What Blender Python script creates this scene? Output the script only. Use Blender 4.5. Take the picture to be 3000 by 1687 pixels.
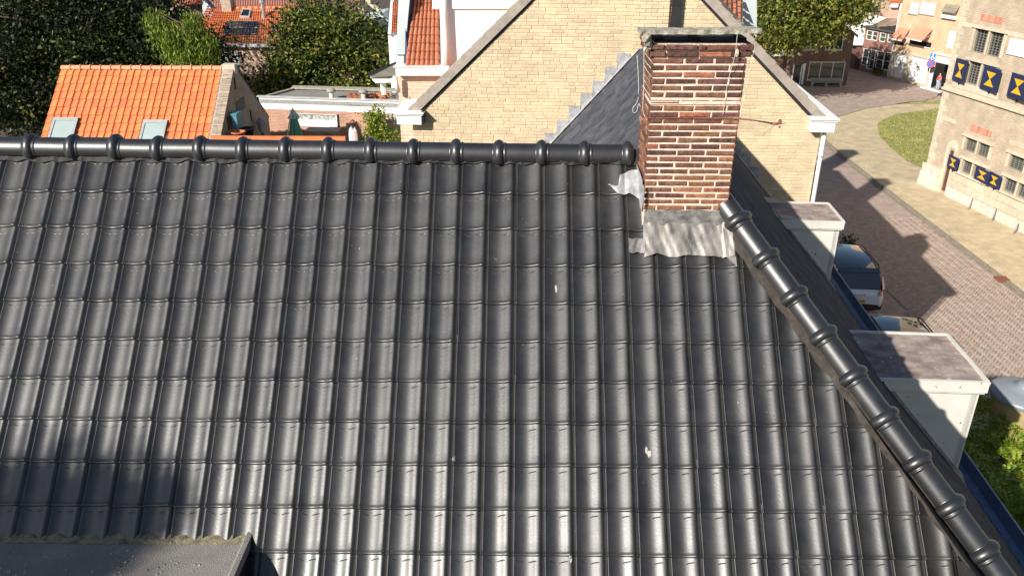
import bpy, bmesh, math, random
import numpy as np
from mathutils import Vector, Matrix

for _o in list(bpy.data.objects):
    bpy.data.objects.remove(_o)
random.seed(7)
rng = np.random.default_rng(11)
scene = bpy.context.scene
COL = scene.collection

# ------------------------------------------------------------------ camera
cam_d = bpy.data.cameras.new('camera')
cam_d.sensor_width = 36.0
cam_d.lens = 28.8017
cam_d.clip_start = 0.05
cam_d.clip_end = 900
cam = bpy.data.objects.new('camera', cam_d)
COL.objects.link(cam)
_r = Vector((0.9999, 0.0136, 0.0011)).normalized()
_f = Vector((-0.0118, 0.9028, -0.4299)).normalized()
_u = _r.cross(_f).normalized()
_r = _f.cross(_u).normalized()
cam.matrix_world = Matrix(((_r.x, _u.x, -_f.x, 0), (_r.y, _u.y, -_f.y, 0), (_r.z, _u.z, -_f.z, 12.8), (0, 0, 0, 1)))
scene.camera = cam

# ------------------------------------------------------------------ sky and sun
SUN_EL = math.radians(31.5)
SH = Vector((-0.656, -0.755))
SUN_ROT = math.atan2(SH.x, SH.y)
world = bpy.data.worlds.new('World')
scene.world = world
world.use_nodes = True
wn = world.node_tree
wn.nodes.clear()
_sky = wn.nodes.new('ShaderNodeTexSky')
_sky.sky_type = 'NISHITA'
_sky.sun_disc = False
_sky.sun_elevation = SUN_EL
_sky.sun_rotation = SUN_ROT
_sky.air_density = 1.0
_sky.dust_density = 0.6
_bg = wn.nodes.new('ShaderNodeBackground')
_bg.inputs['Strength'].default_value = 0.065
_wo = wn.nodes.new('ShaderNodeOutputWorld')
wn.links.new(_sky.outputs[0], _bg.inputs[0])
wn.links.new(_bg.outputs[0], _wo.inputs[0])
sun_d = bpy.data.lights.new('sun', 'SUN')
sun_d.energy = 5.0
sun_d.angle = math.radians(0.53)
sun_d.color = (1.0, 0.945, 0.86)
sun = bpy.data.objects.new('sun', sun_d)
COL.objects.link(sun)
_sv = Vector((SH.x*math.cos(SUN_EL), SH.y*math.cos(SUN_EL), math.sin(SUN_EL)))
sun.rotation_euler = _sv.to_track_quat('Z', 'Y').to_euler()
sun.location = _sv*60

scene.view_settings.view_transform = 'Standard'
scene.view_settings.look = 'None'
scene.view_settings.exposure = 0.5
scene.view_settings.gamma = 1.0
scene.view_settings.use_curve_mapping = False

# ------------------------------------------------------------------ materials
def mat(name, col, rough=0.75, var=0.18, scale=3.0, bump=0.0, bscale=40.0, metal=0.0, spec=0.5,
        rand=0.0, hue=0.0, col2=None, specks=None, coat=0.0, stretch=None, rvar=0.0):
    m = bpy.data.materials.new(name)
    m.use_nodes = True
    nt = m.node_tree
    N, L = nt.nodes, nt.links
    bs = N['Principled BSDF']
    bs.inputs['Roughness'].default_value = rough
    bs.inputs['Metallic'].default_value = metal
    bs.inputs['Specular IOR Level'].default_value = spec
    if coat:
        bs.inputs['Coat Weight'].default_value = coat
        bs.inputs['Coat Roughness'].default_value = 0.06
    geo = N.new('ShaderNodeNewGeometry')
    vec = geo.outputs['Position']
    if stretch:
        mp = N.new('ShaderNodeMapping')
        mp.inputs['Scale'].default_value = stretch
        L.new(vec, mp.inputs[0])
        vec = mp.outputs[0]
    no = N.new('ShaderNodeTexNoise')
    no.inputs['Scale'].default_value = scale
    no.inputs['Detail'].default_value = 6
    no.inputs['Roughness'].default_value = 0.62
    L.new(vec, no.inputs['Vector'])
    rp = N.new('ShaderNodeValToRGB')
    c = Vector(col)
    c2 = Vector(col2) if col2 else c*(1+var)
    c1 = c*(1-var)
    rp.color_ramp.elements[0].position = 0.3
    rp.color_ramp.elements[1].position = 0.7
    rp.color_ramp.elements[0].color = (*c1, 1)
    rp.color_ramp.elements[1].color = (*c2, 1)
    L.new(no.outputs['Fac'], rp.inputs[0])
    out = rp.outputs[0]
    if rand or hue:
        oi = N.new('ShaderNodeObjectInfo')
        ad = N.new('ShaderNodeMath'); ad.operation = 'ADD'
        L.new(oi.outputs['Random'], ad.inputs[0])
        L.new(geo.outputs['Random Per Island'], ad.inputs[1])
        fr = N.new('ShaderNodeMath'); fr.operation = 'FRACT'
        L.new(ad.outputs[0], fr.inputs[0])
        hs = N.new('ShaderNodeHueSaturation')
        mr = N.new('ShaderNodeMapRange')
        mr.inputs['To Min'].default_value = 1-rand
        mr.inputs['To Max'].default_value = 1+rand
        L.new(fr.outputs[0], mr.inputs[0])
        L.new(mr.outputs[0], hs.inputs['Value'])
        if hue:
            m2 = N.new('ShaderNodeMath'); m2.operation = 'MULTIPLY'; m2.inputs[1].default_value = 7.31
            L.new(fr.outputs[0], m2.inputs[0])
            f2 = N.new('ShaderNodeMath'); f2.operation = 'FRACT'
            L.new(m2.outputs[0], f2.inputs[0])
            mh = N.new('ShaderNodeMapRange')
            mh.inputs['To Min'].default_value = 0.5-hue
            mh.inputs['To Max'].default_value = 0.5+hue
            L.new(f2.outputs[0], mh.inputs[0])
            L.new(mh.outputs[0], hs.inputs['Hue'])
        L.new(out, hs.inputs['Color'])
        out = hs.outputs[0]
    if specks:
        sc, th, scol = specks
        n2 = N.new('ShaderNodeTexNoise')
        n2.inputs['Scale'].default_value = sc
        n2.inputs['Detail'].default_value = 3
        L.new(geo.outputs['Position'], n2.inputs['Vector'])
        r2 = N.new('ShaderNodeValToRGB')
        r2.color_ramp.elements[0].position = th
        r2.color_ramp.elements[1].position = th+0.03
        L.new(n2.outputs['Fac'], r2.inputs[0])
        mx = N.new('ShaderNodeMix'); mx.data_type = 'RGBA'
        L.new(r2.outputs[0], mx.inputs[0])
        L.new(out, mx.inputs[6])
        mx.inputs[7].default_value = (*scol, 1)
        out = mx.outputs[2]
    L.new(out, bs.inputs['Base Color'])
    if rvar:
        r3 = N.new('ShaderNodeMapRange')
        r3.inputs['To Min'].default_value = max(0.02, rough-rvar)
        r3.inputs['To Max'].default_value = rough+rvar
        n3 = N.new('ShaderNodeTexNoise'); n3.inputs['Scale'].default_value = scale*2.3
        n3.inputs['Detail'].default_value = 4
        L.new(vec, n3.inputs['Vector'])
        L.new(n3.outputs['Fac'], r3.inputs[0])
        if rand:
            ra = N.new('ShaderNodeMath'); ra.operation = 'MULTIPLY_ADD'
            ra.inputs[1].default_value = 0.09
            L.new(fr.outputs[0], ra.inputs[0]); L.new(r3.outputs[0], ra.inputs[2])
            L.new(ra.outputs[0], bs.inputs['Roughness'])
        else:
            L.new(r3.outputs[0], bs.inputs['Roughness'])
    if bump:
        nb = N.new('ShaderNodeTexNoise')
        nb.inputs['Scale'].default_value = bscale
        nb.inputs['Detail'].default_value = 5
        L.new(vec, nb.inputs['Vector'])
        bp = N.new('ShaderNodeBump')
        bp.inputs['Strength'].default_value = bump
        bp.inputs['Distance'].default_value = 0.01
        L.new(nb.outputs['Fac'], bp.inputs['Height'])
        L.new(bp.outputs[0], bs.inputs['Normal'])
    return m

def brick_mat(name, c1, c2, mortar, bw=0.22, bh=0.065, msize=0.012, rough=0.85, bump=0.5, off=0.5):
    m = bpy.data.materials.new(name)
    m.use_nodes = True
    N, L = m.node_tree.nodes, m.node_tree.links
    bs = N['Principled BSDF']
    bs.inputs['Roughness'].default_value = rough
    uv = N.new('ShaderNodeUVMap')
    br = N.new('ShaderNodeTexBrick')
    br.offset = off
    br.inputs['Color1'].default_value = (*c1, 1)
    br.inputs['Color2'].default_value = (*c2, 1)
    br.inputs['Mortar'].default_value = (*mortar, 1)
    br.inputs['Scale'].default_value = 1.0
    br.inputs['Mortar Size'].default_value = msize
    br.inputs['Mortar Smooth'].default_value = 0.3
    br.inputs['Brick Width'].default_value = bw
    br.inputs['Row Height'].default_value = bh
    L.new(uv.outputs[0], br.inputs['Vector'])
    no = N.new('ShaderNodeTexNoise'); no.inputs['Scale'].default_value = 1.7; no.inputs['Detail'].default_value = 7
    g = N.new('ShaderNodeNewGeometry'); L.new(g.outputs['Position'], no.inputs['Vector'])
    hs = N.new('ShaderNodeHueSaturation')
    mr = N.new('ShaderNodeMapRange'); mr.inputs['To Min'].default_value = 0.6; mr.inputs['To Max'].default_value = 1.4
    L.new(no.outputs['Fac'], mr.inputs[0]); L.new(mr.outputs[0], hs.inputs['Value'])
    L.new(br.outputs['Color'], hs.inputs['Color'])
    L.new(hs.outputs[0], bs.inputs['Base Color'])
    bp = N.new('ShaderNodeBump'); bp.inputs['Strength'].default_value = bump; bp.inputs['Distance'].default_value = 0.012
    bp.invert = True
    L.new(br.outputs['Fac'], bp.inputs['Height']); L.new(bp.outputs[0], bs.inputs['Normal'])
    return m

def tri_leaf_mat(name, ca, cb, cc, rough=0.5):
    m = bpy.data.materials.new(name)
    m.use_nodes = True
    N, L = m.node_tree.nodes, m.node_tree.links
    bs = N['Principled BSDF']
    bs.inputs['Roughness'].default_value = rough
    bs.inputs['Specular IOR Level'].default_value = 0.35
    g = N.new('ShaderNodeNewGeometry')
    rp = N.new('ShaderNodeValToRGB')
    e = rp.color_ramp.elements
    e[0].position = 0.0; e[0].color = (*ca, 1)
    e[1].position = 1.0; e[1].color = (*cc, 1)
    k = e.new(0.55); k.color = (*cb, 1)
    L.new(g.outputs['Random Per Island'], rp.inputs[0])
    L.new(rp.outputs[0], bs.inputs['Base Color'])
    tr = N.new('ShaderNodeBsdfTranslucent')
    L.new(rp.outputs[0], tr.inputs['Color'])
    mx = N.new('ShaderNodeMixShader'); mx.inputs[0].default_value = 0.3
    L.new(bs.outputs[0], mx.inputs[1]); L.new(tr.outputs[0], mx.inputs[2])
    L.new(mx.outputs[0], N['Material Output'].inputs['Surface'])
    return m

def glass_mat(name, col=(0.02, 0.025, 0.03), rough=0.06):
    return mat(name, col, rough=rough, var=0.3, scale=1.5, spec=0.8)

MT = {}
MT['tile'] = mat('black_glazed_tile', (0.017, 0.017, 0.0185), rough=0.40, var=0.45, scale=5, rvar=0.05, spec=1.0, col2=(0.030, 0.029, 0.028),
                 bump=0.06, bscale=60, rand=0.12, specks=(38, 0.735, (0.16, 0.16, 0.15)))
MT['ridge'] = mat('black_glazed_ridge', (0.016, 0.0165, 0.019), rough=0.40, var=0.3, scale=8, rvar=0.06, spec=1.0,
                  bump=0.05, bscale=50, specks=(30, 0.73, (0.2, 0.2, 0.19)))
MT['slope_tile'] = mat('dark_ribbed_tile', (0.065, 0.068, 0.08), rough=0.8, var=0.35, scale=5, rand=0.2, spec=0.12)
MT['under'] = mat('black_underlay', (0.014, 0.0135, 0.013), rough=0.7, var=0.5, scale=12, bump=0.4, bscale=30)
MT['brownstrip'] = mat('dark_brown_mortar', (0.045, 0.036, 0.03), rough=0.85, var=0.5, scale=14, bump=0.5)
MT['cbrick'] = mat('chimney_brick', (0.165, 0.078, 0.052), rough=0.85, var=0.5, scale=26, bump=0.7, bscale=70, rand=0.22, hue=0.015, spec=0.3)
MT['cbrick_dark'] = mat('chimney_brick_dark', (0.115, 0.057, 0.044), rough=0.85, var=0.55, scale=30, bump=0.7, bscale=70, rand=0.25, hue=0.012, spec=0.3)
MT['cbrick_orange'] = mat('chimney_brick_orange', (0.25, 0.11, 0.06), rough=0.85, var=0.5, scale=28, bump=0.7, bscale=70, rand=0.25, hue=0.015, spec=0.3)
MT['splat'] = mat('bird_lime', (0.36, 0.35, 0.32), rough=0.9, var=0.3, scale=60)
MT['cmortar'] = mat('pale_pink_mortar', (0.72, 0.57, 0.47), rough=0.95, var=0.22, scale=16, bump=0.8, bscale=60, spec=0.2)
MT['capstone'] = mat('lichen_stone_slab', (0.30, 0.27, 0.20), rough=0.9, var=0.5, scale=22, bump=0.8, bscale=40, col2=(0.55, 0.52, 0.42))
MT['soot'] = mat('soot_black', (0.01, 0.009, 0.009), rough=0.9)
MT['lead'] = mat('weathered_lead', (0.17, 0.165, 0.155), rough=0.5, var=0.45, scale=7, bump=0.3, bscale=16, metal=0.25, col2=(0.44, 0.41, 0.37), stretch=(1.6, 0.7, 0.7), rvar=0.12)
MT['leadgrey'] = mat('grey_lead', (0.13, 0.13, 0.13), rough=0.5, var=0.4, scale=13, bump=0.4, bscale=25, metal=0.3, col2=(0.34, 0.32, 0.30))
MT['stepLead'] = mat('step_lead', (0.36, 0.36, 0.37), rough=0.6, var=0.35, scale=10, bump=0.5, bscale=30, metal=0.2)
MT['white'] = mat('white_paint', (0.80, 0.80, 0.78), rough=0.5, var=0.05, scale=2)
MT['whitewall'] = mat('white_render', (0.78, 0.77, 0.74), rough=0.8, var=0.05, scale=1.2)
MT['dormerwhite'] = mat('weathered_white_board', (0.62, 0.60, 0.54), rough=0.6, var=0.10, scale=3.0, specks=(16, 0.70, (0.16, 0.14, 0.12)))
MT['dormerroof'] = mat('weathered_zinc_roof', (0.25, 0.175, 0.16), rough=0.85, var=0.3, scale=3.0, bump=0.5, bscale=14, col2=(0.44, 0.36, 0.31),
                       specks=(11, 0.665, (0.5, 0.46, 0.42)), stretch=(1.2, 2.2, 1))
MT['felt'] = mat('mineral_felt', (0.25, 0.232, 0.21), rough=0.92, var=0.22, scale=2.3, bump=1.0, bscale=160, specks=(240, 0.60, (0.32, 0.30, 0.27)))
MT['moss'] = mat('mossy_lead_edge', (0.15, 0.13, 0.075), rough=0.95, var=0.5, scale=16, bump=0.8, bscale=60, col2=(0.33, 0.28, 0.18))
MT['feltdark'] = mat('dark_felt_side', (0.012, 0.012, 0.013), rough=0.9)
MT['pebble'] = mat('pale_pebble', (0.36, 0.32, 0.28), rough=0.8, rand=0.5)
MT['guttersky'] = mat('sky_tinted_gutter', (0.10, 0.17, 0.30), rough=0.35, var=0.25, scale=4)  # grey zinc, with the blue sky reflection put into its colour
MT['ybrick'] = mat('sand_yellow_brick', (0.60, 0.485, 0.325), rough=0.9, var=0.15, scale=1.3, bump=0.5, bscale=60, rand=0.10, hue=0.012, spec=0.2)
MT['ymortar'] = mat('grey_sand_mortar', (0.56, 0.455, 0.30), rough=0.95, var=0.12, scale=9, bump=0.5, spec=0.2)
MT['coping'] = mat('brown_grey_coping_tile', (0.33, 0.28, 0.235), rough=0.7, var=0.2, scale=8, bump=0.3, rand=0.12)
MT['blackmetal'] = mat('black_flue', (0.018, 0.018, 0.02), rough=0.5, var=0.4, scale=5)
MT['rust'] = mat('rusty_iron', (0.22, 0.075, 0.045), rough=0.8, var=0.5, scale=40, bump=0.5)
MT['wire'] = mat('white_wire', (0.7, 0.68, 0.62), rough=0.6)
MT['redtile'] = mat('terracotta_tile', (0.42, 0.135, 0.065), rough=0.7, var=0.2, scale=5, rand=0.15, bump=0.2)
MT['orange'] = mat('orange_clay_tile', (0.66, 0.195, 0.068), rough=0.65, var=0.10, scale=4, rand=0.09, hue=0.006, bump=0.15, spec=0.4)
MT['oranger'] = mat('pink_orange_ridge_tile', (0.66, 0.28, 0.15), rough=0.7, var=0.12, scale=5, rand=0.08)
MT['ofar'] = mat('orange_far_tile', (0.62, 0.185, 0.06), rough=0.7, var=0.15, scale=3, rand=0.1)
MT['redfar'] = mat('dull_red_far_tile', (0.40, 0.155, 0.11), rough=0.75, var=0.12, scale=2, rand=0.08)
MT['darkred'] = mat('dark_red_tile', (0.19, 0.06, 0.045), rough=0.75, var=0.2, scale=2, rand=0.1)
MT['greytile'] = mat('grey_brown_tile', (0.26, 0.23, 0.18), rough=0.85, var=0.2, scale=2, rand=0.1)
MT['slate'] = mat('dark_slate', (0.085, 0.082, 0.072), rough=0.8, var=0.3, scale=2, rand=0.15)
MT['zinc'] = mat('pale_zinc', (0.50, 0.55, 0.56), rough=0.45, var=0.06, scale=1.5)
MT['navy'] = mat('navy_paint', (0.018, 0.028, 0.085), rough=0.4, var=0.15, scale=5)
MT['bluewall'] = mat('blue_board', (0.03, 0.06, 0.16), rough=0.6, var=0.12, scale=2)
MT['purplewall'] = mat('purple_brown_wall', (0.14, 0.095, 0.09), rough=0.9)
MT['yellow'] = mat('signal_yellow', (0.75, 0.42, 0.015), rough=0.5, var=0.05)
MT['glass'] = glass_mat('dark_glass')
MT['glasspale'] = mat('pale_blind_glass', (0.36, 0.43, 0.42), rough=0.12, var=0.06, scale=1.2, spec=0.7)
MT['glassgreen'] = glass_mat('greenish_glass', (0.06, 0.07, 0.05), 0.08)
MT['curtain'] = mat('white_curtain', (0.72, 0.72, 0.72), rough=0.8, var=0.1, scale=8)
MT['framegrey'] = mat('grey_window_frame', (0.34, 0.35, 0.36), rough=0.45)
MT['stone'] = mat('pale_sandstone', (0.56, 0.49, 0.37), rough=0.9, var=0.14, scale=5, bump=0.5, bscale=30, rand=0.08)
MT['plinth'] = mat('whitish_plinth_stone', (0.60, 0.55, 0.46), rough=0.9, var=0.16, scale=4, bump=0.5, bscale=25, rand=0.10)
MT['door'] = mat('dark_red_brown_door', (0.105, 0.05, 0.035), rough=0.6, var=0.25, scale=10, stretch=(1, 1, 0.1))
MT['leaded'] = mat('lead_bars', (0.20, 0.195, 0.165), rough=0.7)
MT['road'] = mat('road_bed', (0.27, 0.225, 0.195), rough=0.95, var=0.15, scale=2, bump=0.3)
MT['paver'] = mat('street_clinker', (0.37, 0.285, 0.235), rough=0.9, var=0.15, scale=6, rand=0.14, bump=0.3, bscale=80)
MT['kerb'] = mat('kerb_stone', (0.24, 0.21, 0.16), rough=0.9, var=0.2, scale=4)
MT['grass'] = mat('lawn_green', (0.24, 0.27, 0.075), rough=0.95, var=0.3, scale=0.9, bump=0.7, bscale=25, col2=(0.44, 0.38, 0.15), stretch=(1, 2.2, 1))
MT['grassblade'] = tri_leaf_mat('grass_blade', (0.17, 0.22, 0.045), (0.28, 0.31, 0.07), (0.46, 0.41, 0.16))
MT['earth'] = mat('garden_earth', (0.10, 0.08, 0.06), rough=0.95, var=0.3, scale=1.5)
MT['courtpave'] = mat('courtyard_pavement', (0.34, 0.28, 0.22), rough=0.9, var=0.2, scale=2)
MT['bark'] = mat('bark', (0.10, 0.075, 0.05), rough=0.95, var=0.3, scale=9, bump=0.7)
MT['leafdark'] = tri_leaf_mat('dark_leaf', (0.006, 0.013, 0.005), (0.015, 0.029, 0.009), (0.085, 0.10, 0.022))  # greens darkened to paint in the shade on the large left tree
MT['leafwillow'] = tri_leaf_mat('willow_leaf', (0.06, 0.11, 0.016), (0.16, 0.23, 0.028), (0.34, 0.38, 0.05))
MT['leafmid'] = tri_leaf_mat('garden_tree_leaf', (0.02, 0.042, 0.010), (0.10, 0.145, 0.022), (0.34, 0.35, 0.06))
MT['leafstreet'] = tri_leaf_mat('street_tree_leaf', (0.05, 0.08, 0.015), (0.15, 0.17, 0.026), (0.36, 0.30, 0.06))
MT['leafolive'] = tri_leaf_mat('olive_leaf', (0.035, 0.05, 0.012), (0.10, 0.115, 0.02), (0.24, 0.20, 0.05))
MT['leafshade'] = tri_leaf_mat('shade_leaf', (0.004, 0.009, 0.004), (0.009, 0.019, 0.007), (0.02, 0.035, 0.01))  # near-black greens, crown shade put into the leaf colour
MT['leafbright'] = tri_leaf_mat('bright_leaf', (0.08, 0.16, 0.014), (0.18, 0.28, 0.025), (0.40, 0.37, 0.04))
MT['carwhite'] = mat('white_car_paint', (0.72, 0.74, 0.76), rough=0.22, var=0.02, coat=1.0)
MT['cargrey'] = mat('grey_car_paint', (0.16, 0.165, 0.17), rough=0.25, var=0.03, coat=1.0, metal=0.3)
MT['carglass'] = mat('tinted_car_glass', (0.006, 0.007, 0.009), rough=0.04, var=0.1, spec=0.9)
MT['carroof'] = mat('black_glass_roof', (0.01, 0.011, 0.013), rough=0.05, var=0.05, spec=1.0, coat=1.0)
MT['cartrim'] = mat('black_trim', (0.012, 0.012, 0.013), rough=0.5)
MT['redlamp'] = mat('red_lamp', (0.32, 0.012, 0.02), rough=0.15, coat=1.0)
MT['tyre'] = mat('tyre_rubber', (0.015, 0.015, 0.015), rough=0.85)
MT['alloy'] = mat('alloy_rim', (0.4, 0.4, 0.42), rough=0.3, metal=0.8)
MT['chrome'] = mat('dark_letter', (0.05, 0.05, 0.055), rough=0.3, metal=0.6)
MT['plate'] = mat('yellow_plate', (0.78, 0.5, 0.02), rough=0.4, var=0.02)
MT['black'] = mat('black_print', (0.01, 0.01, 0.01), rough=0.6)
MT['awning'] = mat('orange_awning_cloth', (0.66, 0.27, 0.17), rough=0.8, var=0.08, scale=2)
MT['signblue'] = mat('sign_blue', (0.03, 0.19, 0.55), rough=0.35)
MT['signred'] = mat('sign_red', (0.62, 0.05, 0.08), rough=0.35)
MT['signback'] = mat('sign_back_dark', (0.03, 0.03, 0.03), rough=0.5)
MT['galv'] = mat('galvanised_pole', (0.5, 0.49, 0.46), rough=0.5, metal=0.3)
MT['solar'] = mat('solar_cell', (0.02, 0.022, 0.028), rough=0.25, spec=0.6)
MT['silver'] = mat('silver_line', (0.55, 0.55, 0.53), rough=0.4)
MT['lampcap'] = mat('grey_lamp_cap', (0.22, 0.245, 0.27), rough=0.4, var=0.06, scale=3)
MT['lampglass'] = mat('amber_lamp_glass', (0.42, 0.33, 0.17), rough=0.25, var=0.12, scale=4, spec=0.6)
MT['parasol'] = mat('green_parasol_cloth', (0.16, 0.44, 0.31), rough=0.8, var=0.12, scale=4)
MT['mintcloth'] = mat('mint_cloth', (0.45, 0.66, 0.58), rough=0.8)
MT['pinkcloth'] = mat('washed_pink_cloth', (0.55, 0.42, 0.42), rough=0.8, var=0.25, scale=12)
MT['wood'] = mat('weathered_wood', (0.42, 0.33, 0.25), rough=0.8, var=0.25, scale=6, stretch=(0.3, 3, 3))
MT['skin'] = mat('skin', (0.45, 0.27, 0.19), rough=0.6)
MT['pinkshirt'] = mat('red_pink_shirt', (0.66, 0.07, 0.13), rough=0.8)
MT['jeans'] = mat('pale_blue_jeans', (0.36, 0.46, 0.52), rough=0.85)
MT['hair'] = mat('brown_hair', (0.06, 0.03, 0.018), rough=0.7)
MT['bluepot'] = mat('blue_box', (0.08, 0.22, 0.30), rough=0.6)
MT['brick_shade'] = brick_mat('old_brown_brick_wall', (0.26, 0.19, 0.14), (0.36, 0.27, 0.2), (0.42, 0.36, 0.3))
MT['brick_annex'] = brick_mat('orange_red_brick_wall', (0.40, 0.17, 0.10), (0.5, 0.23, 0.14), (0.55, 0.42, 0.33), bw=0.22, bh=0.075)
MT['brick_pale'] = brick_mat('pale_mixed_brick_wall', (0.48, 0.37, 0.27), (0.58, 0.46, 0.34), (0.62, 0.54, 0.44), bw=0.22, bh=0.075)
MT['brick_castle'] = brick_mat('castle_brick', (0.39, 0.295, 0.195), (0.48, 0.375, 0.26), (0.53, 0.455, 0.355), bw=0.20, bh=0.07, msize=0.014)
MT['brick_dark'] = brick_mat('brown_house_brick', (0.13, 0.072, 0.05), (0.19, 0.11, 0.072), (0.17, 0.125, 0.1), bw=0.2, bh=0.06)
MT['brick_red'] = brick_mat('dark_red_house_brick', (0.26, 0.10, 0.075), (0.33, 0.14, 0.10), (0.28, 0.2, 0.17), bw=0.2, bh=0.06)
MT['brick_beige'] = brick_mat('beige_brick', (0.56, 0.38, 0.23), (0.62, 0.44, 0.28), (0.58, 0.43, 0.29), bw=0.2, bh=0.06, bump=0.2)
MT['brick_pink'] = brick_mat('pink_beige_brick', (0.56, 0.34, 0.24), (0.62, 0.4, 0.28), (0.6, 0.45, 0.35), bw=0.2, bh=0.06, bump=0.2)
MT['parabrick'] = mat('pale_brown_brick', (0.36, 0.29, 0.22), rough=0.9, var=0.2, scale=8, rand=0.2, bump=0.4)
MT['brick_red_solid'] = mat('dark_red_wall', (0.16, 0.08, 0.065), rough=0.9, var=0.2, scale=5)  # plain dark red for the lower alley wall
MT['archbrick'] = mat('pale_red_arch_brick', (0.56, 0.24, 0.16), rough=0.9, rand=0.25)

def walk_mat(name, c1, c2, cm, bw, bh):
    m = brick_mat(name, c1, c2, cm, bw=bw, bh=bh, msize=0.012, rough=0.95, bump=0.25)
    return m
MT['walk'] = walk_mat('sidewalk_pavers', (0.49, 0.385, 0.235), (0.57, 0.46, 0.30), (0.41, 0.335, 0.22), 0.22, 0.11)
MT['roadtex'] = walk_mat('street_pavers', (0.32, 0.24, 0.20), (0.39, 0.30, 0.25), (0.32, 0.255, 0.215), 0.21, 0.105)

# ------------------------------------------------------------------ mesh helpers
class MB:
    def __init__(s):
        s.v = []; s.f = []; s.m = []; s.uv = {}
    def quad(s, a, b, c, d, mi=0, uv=None):
        i = len(s.v)
        s.v += [tuple(a), tuple(b), tuple(c), tuple(d)]
        s.f.append((i, i+1, i+2, i+3)); s.m.append(mi)
        if uv: s.uv[len(s.f)-1] = uv
    def poly(s, pts, mi=0, uv=None):
        i = len(s.v)
        s.v += [tuple(p) for p in pts]
        s.f.append(tuple(range(i, i+len(pts)))); s.m.append(mi)
        if uv: s.uv[len(s.f)-1] = uv
    def box8(s, p, mi=0):
        # p: 8 points, bottom ring (ccw from above) then top ring
        i = len(s.v)
        s.v += [tuple(q) for q in p]
        for q in ((3, 2, 1, 0), (4, 5, 6, 7), (0, 1, 5, 4), (1, 2, 6, 5), (2, 3, 7, 6), (3, 0, 4, 7)):
            s.f.append(tuple(i+k for k in q)); s.m.append(mi)
    def box(s, x0, x1, y0, y1, z0, z1, mi=0, fr=None):
        p = [(x0, y0, z0), (x1, y0, z0), (x1, y1, z0), (x0, y1, z0), (x0, y0, z1), (x1, y0, z1), (x1, y1, z1), (x0, y1, z1)]
        if fr: p = [fr(*q) for q in p]
        s.box8(p, mi)
    def prism(s, poly, ext, mi=0):
        # poly: list of 3d points, ext: extrusion vector
        n = len(poly)
        i = len(s.v)
        e = Vector(ext)
        s.v += [tuple(p) for p in poly] + [tuple(Vector(p)+e) for p in poly]
        s.f.append(tuple(range(i+n-1, i-1, -1))); s.m.append(mi)
        s.f.append(tuple(range(i+n, i+2*n))); s.m.append(mi)
        for k in range(n):
            s.f.append((i+k, i+(k+1) % n, i+n+(k+1) % n, i+n+k)); s.m.append(mi)
    def tube(s, pts, rad, n=8, mi=0, cap=True):
        pts = [Vector(p) for p in pts]
        if not hasattr(rad, '__len__'): rad = [rad]*len(pts)
        base = len(s.v)
        up = Vector((0, 0, 1))
        for k, p in enumerate(pts):
            t = (pts[min(k+1, len(pts)-1)]-pts[max(k-1, 0)]).normalized()
            a = t.cross(up)
            if a.length < 1e-3: a = t.cross(Vector((1, 0, 0)))
            a.normalize(); b = t.cross(a).normalized()
            for j in range(n):
                w = 2*math.pi*j/n
                s.v.append(tuple(p+(a*math.cos(w)+b*math.sin(w))*rad[k]))
        for k in range(len(pts)-1):
            for j in range(n):
                s.f.append((base+k*n+j, base+k*n+(j+1) % n, base+(k+1)*n+(j+1) % n, base+(k+1)*n+j)); s.m.append(mi)
        if cap:
            s.f.append(tuple(base+j for j in range(n-1, -1, -1))); s.m.append(mi)
            e = base+(len(pts)-1)*n
            s.f.append(tuple(e+j for j in range(n))); s.m.append(mi)
    def lathe(s, prof, c, n=16, mi=0, axis=Vector((0, 0, 1))):
        c = Vector(c); axis = Vector(axis).normalized()
        a = axis.orthogonal().normalized(); b = axis.cross(a)
        base = len(s.v)
        for r, z in prof:
            for j in range(n):
                w = 2*math.pi*j/n
                s.v.append(tuple(c+axis*z+(a*math.cos(w)+b*math.sin(w))*r))
        for k in range(len(prof)-1):
            for j in range(n):
                s.f.append((base+k*n+j, base+k*n+(j+1) % n, base+(k+1)*n+(j+1) % n, base+(k+1)*n+j)); s.m.append(mi)
    def grid(s, rows, mi=0):
        base = len(s.v)
        nr, nc = len(rows), len(rows[0])
        for r in rows: s.v += [tuple(p) for p in r]
        for i in range(nr-1):
            for j in range(nc-1):
                a = base+i*nc+j
                s.f.append((a, a+1, a+nc+1, a+nc)); s.m.append(mi)
    def mesh(s, name, mats, smooth=False):
        me = bpy.data.meshes.new(name)
        me.from_pydata(s.v, [], s.f)
        if not isinstance(mats, (list, tuple)): mats = [mats]
        for m in mats: me.materials.append(m)
        if len(mats) > 1: me.polygons.foreach_set('material_index', s.m)
        if s.uv:
            ul = me.uv_layers.new(name='UVMap')
            for fi, uv in s.uv.items():
                for k, li in enumerate(me.polygons[fi].loop_indices): ul.data[li].uv = uv[k]
        if smooth: me.polygons.foreach_set('use_smooth', [True]*len(me.polygons))
        me.update()
        return me
    def build(s, name, mats, parent=None, smooth=False):
        return link(name, s.mesh(name, mats, smooth), parent)

def base_of(p):
    while p.parent: p = p.parent
    return p.location.copy() if p.type == 'EMPTY' else Vector((0, 0, 0))

def link(name, me, parent=None, M=None):
    o = bpy.data.objects.new(name, me)
    COL.objects.link(o)
    if parent:
        o.parent = parent
        if parent.type == 'EMPTY':
            o.matrix_parent_inverse = Matrix.Translation(-parent.location)
    if M is not None: o.matrix_basis = M
    return o

def tag(o, label=None, cat=None, group=None, kind=None):
    if label: o['label'] = label
    if cat: o['category'] = cat
    if group: o['group'] = group
    if kind: o['kind'] = kind
    return o

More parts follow.
